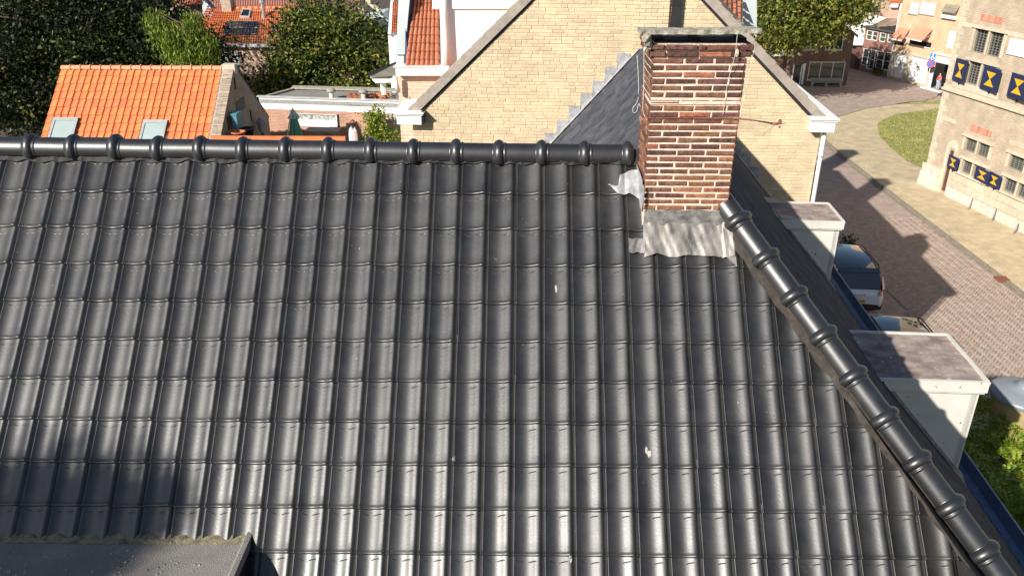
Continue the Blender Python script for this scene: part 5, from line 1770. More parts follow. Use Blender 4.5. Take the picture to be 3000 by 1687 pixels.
# ================================================================== FAR HOUSES, LEFT
def field(mb, bl, br, tr, tl, ncol, nrow, amp, step=0.5):
    bl, br, tr, tl = V(bl), V(br), V(tr), V(tl)
    n = (br-bl).cross(tl-bl).normalized()
    if n.z < 0: n = -n
    for j in range(nrow):
        rows = []
        for t, l in ((j/nrow, amp*step), ((j+1)/nrow, 0.0)):
            row = []
            for i in range(ncol*4+1):
                s = i/(ncol*4)
                h = amp*(math.sin(i*math.pi/2)*.5+.5)+l
                row.append((bl.lerp(br, s)).lerp(tl.lerp(tr, s), t)+n*h)
            rows.append(row)
        mb.grid(rows)
def gable_box(parent, name, m, bl, br, depth, zt):
    bl, br = V(bl), V(br)
    d = (br-bl); d.z = 0; d.normalize()
    n = V((-d.y, d.x, 0))
    if n.y < 0: n = -n
    mb = MB()
    f0, f1 = V((bl.x, bl.y, 0)), V((br.x, br.y, 0))
    b0, b1 = f0+n*depth, f1+n*depth
    L_ = (f1-f0).length
    mb.quad(f0, f1, f1+V((0, 0, br.z)), f0+V((0, 0, bl.z)), 0, [(0, 0), (L_, 0), (L_, br.z), (0, bl.z)])
    mb.quad(f1, b1, b1+V((0, 0, br.z)), f1+V((0, 0, br.z)), 0, [(0, 0), (depth, 0), (depth, br.z), (0, br.z)])
    mb.quad(b0, f0, f0+V((0, 0, bl.z)), b0+V((0, 0, bl.z)), 0, [(0, 0), (depth, 0), (depth, bl.z), (0, bl.z)])
    return mb.build(name, m, parent)
# house with solar panels
sp = thing('solar_house', (-19.903,56.000,2.615), 'pink brick house with orange tile roof, solar panels and skylight', 'house')
e0, e1 = (-20.464,56.000,3.958), (-14.995,56.000,3.955)
t0_, t1_ = (-20.899,59.600,5.773), (-15.763,59.600,5.823)
mb = MB(); field(mb, e0, e1, t1_, t0_, 34, 14, .07); stuff(mb.build('roof_tiles', MT['ofar'], sp))
e2, t2 = (-22.456,56.200,3.991), (-22.169,59.700,5.758)
mb = MB(); field(mb, e2, e0, t0_, (-22.053,59.600,5.788), 9, 14, .07); stuff(mb.build('roof_tiles', MT['ofar'], sp))
mb = MB()
for i in range(12):
    a = V(t0_).lerp(V(t1_), i/12); b = V(t0_).lerp(V(t1_), (i+.97)/12)
    mb = MB(); mb.tube([a+V((0, 0, .03)), b+V((0, 0, .03))], .13, 7); mb.build('ridge_tile', MT['ofar'], sp, True)
mb = MB(); g0, g1 = V((-20.256,55.800,3.927)), V((-14.948,55.800,3.923))
mb.box8([g0-V((0, 0, .13)), g1-V((0, 0, .13)), g1+V((0, .2, -.13)), g0+V((0, .2, -.13)), g0+V((0, 0, .06)), g1+V((0, 0, .06)), g1+V((0, .2, .06)), g0+V((0, .2, .06))])
mb.build('gutter', MT['silver'], sp)
FS = Fac((V(e2).x, 56.15), (1, 0))
x0s = V(e2).x
hz = [(V((-21.926,56.150,3.454)).x-x0s, V((-20.958,56.150,3.457)).x-x0s, (-21.830,56.150,2.365)[2], (-21.652,56.150,3.455)[2]),
      (V((-20.413,56.150,3.441)).x-x0s, V((-19.099,56.150,3.445)).x-x0s, (-20.373,56.150,2.262)[2], (-20.194,56.150,3.442)[2])]
FS.wall('wall', MT['brick_pink'], sp, 0, 16, 0, V(e0).z-.12, hz)
FS.window(sp, hz[0], MT['white'], MT['glassgreen'], 1, 1, .09, .05)
FS.window(sp, hz[1], MT['white'], MT['curtain'], 2, 1, .09, .05)
# solar panels
def roof_pt(px): return V(px)
pa, pb_2, pc, pd = [V(x) for x in ((-20.234,56.750,4.379), (-17.913,56.750,4.372), (-18.038,58.100,5.031), (-20.230,58.100,5.050))]
nrm = (pb_2-pa).cross(pd-pa).normalized()
if nrm.z < 0: nrm = -nrm
for r_ in range(2):
    for c_ in range(5):
        def q(s, t): return (pa.lerp(pb_2, s)).lerp(pd.lerp(pc, s), t)+nrm*.16
        s0, s1, u0_, u1_ = c_/5+.006, (c_+1)/5-.006, r_/2+.01, (r_+1)/2-.01
        mb = MB(); mb.poly([q(s0, u0_), q(s1, u0_), q(s1, u1_), q(s0, u1_)])
        pnl = mb.build('solar_panel', MT['solar'], sp)
        mb = MB()
        for k in range(2):
            ss = s0+(s1-s0)*(.25+.5*k)
            w = .0012
            a = [q(ss-w, u0_)+nrm*.008, q(ss+w, u0_)+nrm*.008, q(ss+w, u1_)+nrm*.008, q(ss-w, u1_)+nrm*.008]
            mb.poly(a)
        for uu in (u0_, u1_):
            mb.poly([q(s0, uu-.006)+nrm*.006, q(s1, uu-.006)+nrm*.006, q(s1, uu+.006)+nrm*.006, q(s0, uu+.006)+nrm*.006])
        mb.build('cell_lines', MT['silver'], pnl)
ra, rb_, rc, rd = [V(x) for x in ((-19.453,58.500,5.249), (-18.801,58.500,5.233), (-18.890,59.350,5.646), (-19.455,59.350,5.656))]
mb = MB(); mb.prism([ra+nrm*.05, rb_+nrm*.05, rc+nrm*.05, rd+nrm*.05], nrm*.15)
rw_ = mb.build('skylight', MT['silver'], sp)
mb = MB(); cen = (ra+rb_+rc+rd)/4
mb.poly([cen+(x-cen)*.82+nrm*.205 for x in (ra, rb_, rc, rd)]); mb.build('pane', MT['solar'], rw_)
mb = MB(); q = V((-17.844,58.600,5.579))
mb.tube([q-V((0, 0, .4)), q+V((0, 0, .75))], .12, 8); mb.lathe([(.17, .7), (.17, .95), (.001, 1.0)], q, 8)
mb.build('flue_pipe', MT['framegrey'], sp)
# its pale chimney
mb = MB()
cb, cbr = V((-20.832,59.200,5.587)), V((-20.240,59.200,5.589))
mb.box8([cb-V((0, 0, .6)), cbr-V((0, 0, .6)), cbr+V((0, 1.0, -.6)), cb+V((0, 1.0, -.6)), cb+V((-.2, 0, 3)), cbr+V((0, 0, 3)), cbr+V((0, 1.0, 3)), cb+V((-.2, 1.0, 3))])
mb.build('chimney', MT['parabrick'], sp)
# far long red roof
fr1 = thing('long_red_roof_house', (-23.082,80.000,2.068), 'long far house with a plain dull red tile roof', 'house')
mb = MB(); field(mb, (-32.192,78.000,3.527), (-18.729,78.000,3.495), (-19.922,84.000,5.239), (-34.227,84.000,5.279), 60, 12, .06); stuff(mb.build('roof_tiles', MT['redfar'], fr1))
gable_box(fr1, 'wall', MT['brick_dark'], (-31.955,78.300,3.458), (-18.805,78.300,3.424), 6, 0)
mb = MB(); mb.tube([(-32.156,77.900,3.505), (-18.709,77.900,3.472)], .12, 6); mb.build('gutter', MT['framegrey'], fr1)
fr2 = thing('red_roof_house', (-15.104,74.000,2.891), 'far house with a banded red roof and purple brown wall', 'house')
mb = MB(); field(mb, (-17.980,74.000,4.331), (-13.716,74.000,4.375), (-15.422,78.000,4.942), (-18.843,78.000,4.933), 30, 8, .07, 1.4); stuff(mb.build('roof_tiles', MT['redfar'], fr2))
FW = Fac((V((-18.042,74.200,4.177)).x, 74.2), (1, 0))
_x = V((-18.042,74.200,4.177)).x
w_ = ((-14.507,74.200,4.186)[0]-_x, (-13.869,74.200,4.188)[0]-_x, (-14.319,74.200,3.298)[2], (-14.249,74.200,4.171)[2])
FW.wall('wall', MT['brick_dark'], fr2, 0, (-13.766,74.200,4.188)[0]-_x, 0, (-14.239,74.200,4.302)[2], [w_])
FW.window(fr2, w_, MT['whitewall'], MT['purplewall'], 1, 1, .06, .05)
mb = MB(); mb.prism([(-14.046,73.800,4.947), (-13.705,73.800,4.948), (-13.576,73.800,4.625), (-13.694,73.800,4.430)], V((0, .3, 0))); mb.build('verge', MT['navy'], fr2)
fr3 = thing('dark_red_roof_house', (-12.044,70.000,3.746), 'far house with dark red tile roof and a pale sloping verge wall', 'house')
mb = MB(); field(mb, (-12.566,68.000,4.306), (-10.573,68.000,4.251), (-11.461,74.000,4.771), (-13.278,74.000,4.734), 12, 9, .09, 1.2); stuff(mb.build('roof_tiles', MT['darkred'], fr3))
gable_box(fr3, 'wall', MT['brick_dark'], (-12.606,68.200,4.250), (-10.605,68.200,4.210), 6, 0)
mb = MB(); mb.prism([(-12.381,67.400,5.364), (-12.044,67.400,5.276), (-10.497,66.600,4.397), (-10.535,66.600,4.055)], V((0, .4, .1))); mb.build('verge_wall', MT['stone'], fr3)
mb = MB(); mb.prism([(-12.364,67.300,5.758), (-11.976,67.300,5.759), (-11.997,67.300,5.257), (-12.351,67.300,5.316)], V((0, .9, 0))); mb.build('chimney', MT['stone'], fr3)
bs = thing('blue_shed', (-10.540,60.000,3.958), 'dark blue boarded shed gable with pale grey roof edge', 'shed')
mb = MB(); mb.prism([(-11.679,60.000,4.915), (-10.028,60.000,5.268), (-9.505,60.000,4.913), (-9.626,60.000,3.689), (-11.777,60.000,3.682)], V((0, 4, 0))); mb.build('gable_wall', MT['bluewall'], bs)
mb = MB(); mb.prism([(-11.677,59.800,4.995), (-9.989,59.800,5.373), (-9.996,59.800,5.266), (-11.664,59.800,4.922)], V((0, 4.2, 0))); mb.build('roof_sheet', MT['zinc'], bs)
mb = MB(); mb.prism([(-9.989,59.800,5.373), (-9.444,59.800,4.961), (-9.475,59.800,4.907), (-9.996,59.800,5.266)], V((0, 4.2, 0))); mb.build('roof_sheet', MT['white'], bs)
nr = thing('narrow_tiled_house', (-6.846,45.000,6.172), 'narrow strip of orange tile roof between two white verge boards', 'house')
mb = MB(); field(mb, (-7.011,45.000,6.253), (-6.714,45.000,6.254), (-6.973,48.000,7.509), (-7.305,48.000,7.529), 3, 12, .08); stuff(mb.build('roof_tiles', MT['ofar'], nr))
mb = MB(); mb.prism([(-7.186,44.900,6.247), (-7.017,44.900,6.247), (-7.244,47.900,7.551), (-7.411,47.900,7.550)], V((0, .3, .1))); mb.build('verge_board', MT['white'], nr)
gable_box(nr, 'wall', MT['whitewall'], (-7.212,45.100,6.156), (-6.649,45.100,6.158), 3, 0)
# left gable house above the dark tree
lg = thing('white_verge_house', (-25.014,66.000,4.494), 'far house with ochre tile roof and white barge boards beyond the willow', 'house')
mb = MB(); field(mb, (-26.058,66.000,5.289), (-24.758,66.000,5.293), (-25.618,70.000,5.510), (-27.523,70.000,5.505), 8, 6, .08); stuff(mb.build('roof_tiles', MT['ofar'], lg))
mb = MB(); mb.prism([(-24.645,65.700,5.327), (-24.427,65.700,5.643), (-23.824,65.700,4.972), (-23.974,65.700,4.414), (-24.752,65.700,4.412)], V((0, .3, 0))); mb.build('gable_wall', MT['zinc'], lg)
mb = MB(); mb.prism([(-24.376,65.500,5.782), (-24.272,65.500,5.782), (-23.722,65.500,5.056), (-23.821,65.500,4.956)], V((0, .5, 0))); mb.build('barge_board', MT['navy'], lg)
gable_box(lg, 'wall', MT['brick_dark'], (-26.144,66.200,5.227), (-24.136,66.200,4.350), 5, 0)
# far roofs and houses that close the view at the top
for (x0, x1, y, Y, mm, lab) in ((-200, 260, 40, 92, 'redfar', 'far red roofed house at the very left behind the dark tree'), (240, 460, 20, 96, 'ofar', 'far orange roofed house hidden behind the dark tree')):
    fh = thing('far_house', (0, Y, 0), lab, 'house')
    xa, xb = (x0-1288)*Y/2060, (x1-1288)*Y/2060
    fh.location = ((xa+xb)/2, Y, 0)
    mb = MB(); field(mb, (xa, Y, 7.2), (xb, Y, 7.2), (xb, Y+5, 11.6), (xa, Y+5, 11.6), 30, 10, .07); stuff(mb.build('roof_tiles', MT[mm], fh))
    gable_box(fh, 'wall', MT['brick_dark'], (xa, Y+.2, 7.2), (xb, Y+.2, 7.2), 6, 0)
# ================================================================== THE STREET: FAR SIDE
# brown brick house under the street tree
bh = thing('brown_brick_house', (22.605,63.500,-0.122), 'brown brick house half shaded by the street tree, with a wide shop-like window', 'house')
FB = Fac(*((20.000,62.900),(1.00000,0.00000)))
w1 = rect((2.432,3.643), (3.687,2.605))
w2 = rect((0.766,3.599), (1.862,2.610))
w3 = rect((1.436,1.741), (4.132,0.390))
w4 = rect((-1.512,3.568), (-0.598,2.778))
tR = (4.434,2.009)[0]
tL = (-2.705,-0.020)[0]
zE = (4.274,3.803)[1]
apx = (1.777,5.589)
FB.wall('wall', MT['brick_dark'], bh, tL, tR, 0, zE, [w1, w2, w3, w4], .12, 5, (apx[0], apx[1]))
FB.window(bh, w1, MT['white'], MT['glass'], 2, 1, .055, .05, MT['stone'])
FB.window(bh, w2, MT['white'], MT['glass'], 2, 1, .055, .05, MT['stone'])
FB.window(bh, w3, MT['white'], MT['glassgreen'], 3, 1, .06, .05, MT['stone'])
FB.window(bh, w4, MT['zinc'], MT['glass'], 2, 1, .06, .05)
mb = MB()
a, b = (-2.012,3.455), (-0.053,2.200)
for (t0, t1, z0, z1) in ((a[0], w4[0]-.05, b[1], a[1]), (w4[1]+.05, b[0], b[1], a[1]), (w4[0]-.05, w4[1]+.05, b[1], w4[2]-.07)):
    mb = MB(); FB.box(mb, t0, t1, z0, z1, .01, .35); mb.build('bay_panel', MT['zinc'], bh)
for (x0, x1, y0, y1) in ((25, 45, 700, 1180),):
    mb = MB(); FB.box(mb, (0.997,0.114)[0], (1.160,0.115)[0], .05, 1.6, 0, .05); mb.build('door_jamb', MT['white'], bh)
mb = MB(); FB.box(mb, (-1.207,1.141)[0], (-0.480,1.144)[0], .05, (-0.969,2.140)[1], -.02, .02); mb.build('door', MT['door'], bh)
mb = MB(); FB.box(mb, (0.305,1.146)[0], (0.887,1.149)[0], .05, (0.516,1.491)[1], -.02, .02); mb.build('door', MT['glass'], bh)
for tt in ((0.288,1.146)[0], (0.904,1.149)[0]):
    mb = MB(); FB.box(mb, tt-.04, tt+.04, .05, (0.511,1.519)[1], 0, .04); mb.build('door_jamb', MT['white'], bh)
mb = MB()
mb.quad(FB(tR+.15, zE-.1, .25), FB(apx[0], apx[1]+.05, .25), FB(apx[0], apx[1]+.05, -5), FB(tR+.15, zE-.1, -5))
mb.quad(FB(apx[0], apx[1]+.05, .25), FB(tL-.15, zE-.1, .25), FB(tL-.15, zE-.1, -5), FB(apx[0], apx[1]+.05, -5))
mb.build('roof', MT['slate'], bh)
mb = MB(); mb.prism([FB(tR+.16, zE-.28, .3), FB(tR+.16, zE-.12, .3), FB(apx[0], apx[1]+.10, .3), FB(apx[0], apx[1]-.06, .3)], FB.n*-.12); mb.build('verge_board', MT['slate'], bh)
# bench under the wide window
bn = thing('bench', FB((w3[0]+w3[1])/2, 0, .5), 'pale slatted bench under the wide window of the brown brick house', 'bench')
zb_ = .30
for i in range(3):
    mb = MB(); FB.box(mb, w3[0]+.15, w3[1]-.15, zb_, zb_+.035, .22+i*.12, .32+i*.12); mb.build('seat_slat', MT['framegrey'], bn)
for i in range(2):
    mb = MB(); FB.box(mb, w3[0]+.15, w3[1]-.15, zb_+.12+i*.1, zb_+.19+i*.1, .16, .19); mb.build('back_slat', MT['framegrey'], bn)
for tt in (w3[0]+.3, (w3[0]+w3[1])/2, w3[1]-.3):
    mb = MB(); FB.box(mb, tt-.03, tt+.03, 0, zb_, .2, .56); mb.build('leg', MT['silver'], bn)

# white rendered house between
wh2 = thing('white_house', (28.414,71.000,1.499), 'white rendered house with a red tile roof edge seen between two brick houses', 'house')
FWh = Fac(((26.943,69.500,2.175)[0], 69.5), (1, -.12))
mb = MB()
q = [(27.001,69.500,1.853), (27.950,69.500,1.856), (28.041,69.500,3.372), (29.307,69.500,4.049), (28.761,69.500,4.173), (26.604,69.500,3.579), (26.124,69.500,3.577)]
mb.prism(q, V((0, 3, 0))); mb.build('wall', MT['whitewall'], wh2)
mb = MB(); q0, q1 = V((26.895,69.200,1.965)), V((27.824,69.200,1.933)); mb.box8([q0, q1, q1+V((0, .3, 0)), q0+V((0, .3, 0)), q0+V((0, 0, .18)), q1+V((0, 0, .18)), q1+V((0, .3, .18)), q0+V((0, .3, .18))]); mb.build('cornice', MT['white'], wh2)
mb = MB(); q0, q1 = V((27.317,69.400,-0.114)), V((28.277,69.400,-0.110)); zt_ = (26.958,69.400,1.890)[2]
mb.box8([(q0.x, q0.y, 0), (q1.x, q1.y, 0), (q1.x, q1.y+2, 0), (q0.x, q0.y+2, 0), (q0.x, q0.y, zt_), (q1.x, q1.y, zt_), (q1.x, q1.y+2, zt_), (q0.x, q0.y+2, zt_)]); mb.build('lower_wall', MT['brick_red_solid'], wh2)
mb = MB(); field(mb, (26.043,69.300,3.637), (26.550,69.300,3.605), (30.466,73.000,3.827), (27.255,73.000,3.906), 14, 5, .06); stuff(mb.build('roof_tiles', MT['redfar'], wh2))
# row house with tall windows
rh = thing('row_house', (28, 69, 0), 'small dark red brick row house with tall white windows and slate roof', 'house')
FR = Fac(*((28.028,68.174),(0.39127,-0.92028)))
ups = [rect((-0.805,3.199), (-0.228,2.477)), rect((-0.198,3.203), (0.375,2.500)), rect((0.593,3.208), (1.179,2.519)), rect((1.416,3.244), (2.019,2.570))]
los = [rect((-0.851,1.783), (0.082,0.444)), rect((-0.262,1.803), (0.743,0.269)), rect((0.461,1.827), (1.501,0.465)), rect((1.368,1.852), (2.347,0.464))]
tl0, tr0 = (-0.777,1.845)[0], (2.149,2.281)[0]
tl0 = min(tl0, los[0][0]-.15)
zEv = (0.500,3.349)[1]
los = [(a, b, max(c, .12), min(d, zEv*.62)) for a, b, c, d in los]
ups = [(a, b, max(c, zEv*.66), min(d, zEv-.12)) for a, b, c, d in ups]
FR.wall('wall', MT['brick_red'], rh, tl0, tr0, 0, zEv, ups+los, .1, 4)
for h in ups: FR.window(rh, h, MT['white'], MT['glassgreen'], 1, 2, .045, .04)
for h in los: FR.window(rh, h, MT['white'], MT['glass'], 1, 2, .05, .04)
mb = MB(); FR.box(mb, tl0-.1, tr0, zEv, zEv+.1, -.05, .22); mb.build('gutter', MT['slate'], rh)
rr0 = V(FR(tl0-.1, zEv+.05, .15)); rr1 = V(FR(tr0, zEv+.05, .15))
mb = MB(); field(mb, rr0, rr1, (30.893,70.500,3.841), (30.240,72.500,3.626), 14, 10, .04, 1.2); stuff(mb.build('roof_tiles', MT['slate'], rh))
mb = MB(); FR.box(mb, tr0+.0, tr0+.08, .05, zEv+2.2, .0, .10); mb.build('downpipe', MT['white'], rh)
# plants against the row house
for i, (tt, s_) in enumerate(((.5, .22), (.8, .18), (1.35, .16))):
    b_ = FR(los[1][1]+tt*.55, 0, .25)
    t_ = thing('potted_shrub', b_, ('taller', 'middle', 'low')[i]+' green shrub at the foot of the dark red row house', 'shrub', 'shrubs at the row house')
    leaf_cloud('foliage', MT['leafmid'], t_, [(b_.x, b_.y, s_*1.7, s_, s_, s_*1.5, 1)], 260, .06, clump=.08, per=10, shell=.2)
    mb = MB(); mb.lathe([(.001, 0), (.12, 0), (.15, .2), (.001, .2)], b_, 8); mb.build('pot', MT['redtile'], t_)
# far roof behind
gf = thing('grey_roof_house', (34.218,84.000,2.445), 'far house with a plain grey brown tile roof above the white house', 'house')
mb = MB(); field(mb, (32.091,82.000,3.155), (34.821,82.000,2.994), (36.188,87.000,4.163), (33.755,87.000,4.157), 26, 12, .05, 1.3); stuff(mb.build('roof_tiles', MT['greytile'], gf))
gable_box(gf, 'wall', MT['brick_dark'], (32.175,82.200,3.097), (34.909,82.200,2.953), 6, 0)
of = thing('orange_gable_house', (34.421,80.000,3.037), 'far house with a sliver of orange roof beside the beige building', 'house')
mb = MB(); field(mb, (33.788,80.000,3.985), (34.925,80.000,3.922), (35.985,83.000,4.463), (34.579,83.000,4.460), 10, 5, .06); stuff(mb.build('roof_tiles', MT['ofar'], of))
gable_box(of, 'wall', MT['brick_pink'], (33.920,80.200,3.897), (35.019,80.200,3.868), 4, 0)
mb = MB(); q0, q1 = V((33.921,80.000,3.659)), V((34.569,80.000,3.660)); mb.box(q0.x, q1.x, 79.9, 80.15, q0.z, q0.z+.35); mb.build('cornice', MT['white'], of)

# beige building with orange awnings
bg = thing('beige_building', (30.5, 64, 0), 'beige brick building with two orange awnings and two white panelled doorways', 'building')
FG = Fac(*((28.922,65.671),(0.33221,-0.94321)))
tb0 = (0.126,0.084)[0]
tb1 = 9.0
d1 = rect((-0.154,1.989), (1.541,0.394)); d2 = rect((1.346,2.017), (3.519,0.427))
d1 = (d1[0], d1[1], .18, d1[3]); d2 = (d2[0], d2[1], .18, d2[3])
v1 = rect((0.529,5.775), (1.381,4.943)); v2 = rect((1.545,5.908), (2.966,5.059))
a1 = rect((-0.042,2.779), (0.670,2.594)); a2 = rect((1.151,3.182), (3.318,2.826))
v3 = rect((4.723,4.270), (5.633,3.092))
sd_ = rect((3.905,2.382), (5.802,0.492))
sd_ = (sd_[0], sd_[1], .06, sd_[3])
hs = [d1, d2, v1, v2, a1, a2, v3, sd_]
FG.wall('wall', MT['brick_beige'], bg, tb0, tb1, 0, 11.5, hs, .12, 5)
def logo_door(h, lab):
    mb = MB(); FG.box(mb, h[0], h[1], h[2], h[3], -.09, -.05); dm = mb.build('white_panel', MT['white'], bg)
    cx_, cz_ = (h[0]+h[1])/2, (h[2]+h[3])/2+.12
    s_ = (h[1]-h[0])*.36
    mb = MB()
    for dt, dz, sc_, tilt in ((-.28, -.10, .55, .25), (-.08, .12, .8, -.1), (.1, -.12, .8, .1), (.3, -.08, .55, -.25)):
        ct, cz2 = cx_+dt*s_, cz_+dz*s_
        hh, ww = .34*s_*sc_, .11*s_*sc_
        mb.prism([FG(ct-ww+tilt*hh*.0, cz2, -.046), FG(ct+tilt*.2*s_, cz2-hh, -.046), FG(ct+ww, cz2, -.046), FG(ct-tilt*.2*s_, cz2+hh, -.046)], FG.n*.006)
    mb.build('leaf_emblem', MT['black'], dm)
logo_door(d1, 'l'); logo_door(d2, 'r')
for h in (d1, d2):
    mb = MB()
    w = .16
    mb = MB(); FG.box(mb, h[0]-w, h[0], 0, h[3]+w, 0, .05); mb.build('stone_jamb', MT['stone'], bg)
    mb = MB(); FG.box(mb, h[1], h[1]+w, 0, h[3]+w, 0, .05); mb.build('stone_jamb', MT['stone'], bg)
    mb = MB(); FG.box(mb, h[0], h[1], h[3], h[3]+w, 0, .05); mb.build('stone_lintel', MT['stone'], bg)
for h in (v1, v2): FG.window(bg, h, MT['white'], MT['curtain'], 1, 1, .08, .05, MT['coping'])
FG.window(bg, v3, MT['white'], MT['curtain'], 1, 1, .08, .05)
FG.window(bg, a1, MT['cartrim'], MT['glass'], 1, 1, .05, .06); FG.window(bg, a2, MT['cartrim'], MT['glass'], 2, 1, .05, .06, MT['white'])
def awning(tl, tr, zt, zb, out, lab):
    aw = thing('awning', FG((tl+tr)/2, zb, out), lab, 'awning', None)
    mb = MB()
    rows = [[FG(tl+(tr-tl)*i/8, zt, .05) for i in range(9)], [FG(tl+(tr-tl)*i/8, (zt+zb)/2+.02, out*.5) for i in range(9)], [FG(tl+(tr-tl)*i/8, zb, out) for i in range(9)]]
    mb.grid(rows); mb.build('cloth', MT['awning'], aw)
    mb = MB(); mb.grid([[FG(tl+(tr-tl)*i/8, zb, out) for i in range(9)], [FG(tl+(tr-tl)*i/8, zb-.07, out+.01) for i in range(9)]]); mb.build('valance', MT['white'], aw)
    for tt in (tl+.03, tr-.03):
        mb = MB(); mb.tube([FG(tt, zt-.35, .05), FG(tt, zb+.02, out-.03)], .02, 5); mb.build('arm', MT['framegrey'], aw)
ua, ub = (-0.137,3.852), (1.012,3.946)
awning(ua[0]-.05, ub[0]+.0, ua[1], (0.205,2.931)[1]+.12, .62, 'smaller orange awning over the left window of the beige building')
ua, ub = (1.648,4.124), (3.205,4.245)
awning(ua[0]-.05, ub[0], ua[1], (1.679,3.144)[1]+.2, .85, 'larger orange awning over the right window of the beige building')
# shop doorway
mb = MB(); FG.box(mb, sd_[0], sd_[1], sd_[2], sd_[3], -1.2, -1.15); mb.build('shop_interior', MT['black'], bg)
mb = MB(); FG.box(mb, sd_[0], sd_[1], sd_[3]-.45, sd_[3], -.06, .0); mb.build('roller_shutter', MT['zinc'], bg)
mb = MB(); FG.box(mb, sd_[0]-.12, sd_[0], 0, sd_[3]+.1, -.02, .06); mb.build('door_jamb', MT['white'], bg)
mb = MB(); FG.box(mb, sd_[1], sd_[1]+.12, 0, sd_[3]+.1, -.02, .06); mb.build('door_jamb', MT['white'], bg)
mb = MB(); FG.box(mb, sd_[0]-.12, sd_[1]+.12, sd_[3]+.1, sd_[3]+.22, -.02, .07); mb.build('sign_board', MT['white'], bg)
mb = MB(); FG.box(mb, sd_[0]+.02, sd_[0]+.12, .06, sd_[3]-.45, -.08, -.03); mb.build('door_leaf', MT['white'], bg)
mb = MB(); FG.box(mb, sd_[0]-.35, sd_[1]+.2, 0, .07, -.02, .45); mb.build('doorstep', MT['white'], bg)
# grey roofed part with a white dormer, top right
gq0 = V((3.611,5.438))
mb = MB(); field(mb, FG((3.871,5.445)[0], (3.871,5.445)[1], .3), FG((3.871,5.445)[0]+1.3, (3.871,5.445)[1], .3), FG((3.871,5.445)[0]+1.3, (3.871,5.445)[1]+2.4, -1.2), FG((3.871,5.445)[0]-.15, (3.871,5.445)[1]+2.4, -1.2), 8, 8, .05); stuff(mb.build('roof_tiles', MT['greytile'], bg))
db = rect((3.864,5.263), (5.433,5.047))
mb = MB(); FG.box(mb, db[0], db[0]+1.25, db[2], db[3], .0, .25); dmr = mb.build('dormer', MT['white'], bg)
mb = MB(); FG.box(mb, db[0]+.15, db[0]+.55, db[2]+.12, db[3]-.12, .252, .26); mb.build('window', MT['glass'], dmr)
mb = MB(); FG.box(mb, (-0.232,4.709)[0], (-0.232,4.709)[0]+.07, 3.0, 9, .0, .08); mb.build('downpipe', MT['stone'], bg)

# person in the doorway
pc = FG((sd_[0]+sd_[1])/2+.02, .07, .12)
pe = thing('person', pc, 'person in a red-pink top and pale jeans standing in the shop doorway', 'person')
def skin_body(name, vs, es, rad, m, parent, lv=1):
    me = bpy.data.meshes.new(name)
    me.from_pydata([tuple(v) for v in vs], es, [])
    o = link(name, me, parent)
    md = o.modifiers.new('skin', 'SKIN')
    if not me.skin_vertices: me.skin_vertices.new(name='')
    for i, r in enumerate(rad): me.skin_vertices[0].data[i].radius = (r, r)
    me.skin_vertices[0].data[0].use_root = True
    sb = o.modifiers.new('sub', 'SUBSURF'); sb.levels = lv; sb.render_levels = lv
    me.materials.append(m)
    return o
hh = 1.22/1.7
un = FG.u; nn_ = FG.n
def B(t, o, z): return pc+un*(t*hh)+nn_*(o*hh)+V((0, 0, z*hh))
vs = [B(0, 0, .92), B(0, 0, 1.15), B(0, .01, 1.38), B(0, .01, 1.48), B(0, .02, 1.60), B(.10, 0, .86), B(.11, .02, .48), B(.11, 0, .08), B(.12, .12, .04),
      B(-.10, 0, .86), B(-.10, .04, .48), B(-.11, 0, .08), B(-.12, .12, .04), B(.18, 0, 1.36), B(.25, .02, 1.10), B(.22, .16, .95), B(-.18, 0, 1.36), B(-.26, .02, 1.10), B(-.20, .16, .98), B(0, .02, 1.70)]
es = [(0, 1), (1, 2), (2, 3), (3, 4), (4, 19), (0, 5), (5, 6), (6, 7), (7, 8), (0, 9), (9, 10), (10, 11), (11, 12), (2, 13), (13, 14), (14, 15), (2, 16), (16, 17), (17, 18)]
rd_ = [.14, .13, .13, .05, .095, .085, .06, .045, .04, .085, .06, .045, .04, .055, .042, .032, .055, .042, .032, .07]
skin_body('body', vs, es, [r*hh for r in rd_], MT['skin'], pe)
skin_body('shirt', [B(0, 0, .93), B(0, 0, 1.16), B(0, .01, 1.37), B(.18, 0, 1.36), B(.235, .01, 1.18), B(-.18, 0, 1.36), B(-.235, .01, 1.18)], [(0, 1), (1, 2), (2, 3), (3, 4), (2, 5), (5, 6)], [r*hh for r in (.165, .15, .15, .075, .062, .075, .062)], MT['pinkshirt'], pe)
skin_body('jeans', [B(0, 0, .90), B(.10, 0, .84), B(.11, .02, .48), B(.11, 0, .10), B(-.10, 0, .84), B(-.10, .04, .48), B(-.11, 0, .10)], [(0, 1), (1, 2), (2, 3), (0, 4), (4, 5), (5, 6)], [r*hh for r in (.15, .105, .078, .06, .105, .078, .06)], MT['jeans'], pe)
skin_body('hair', [B(0, -.03, 1.56), B(0, -.01, 1.70)], [(0, 1)], [.10*hh, .095*hh], MT['hair'], pe)

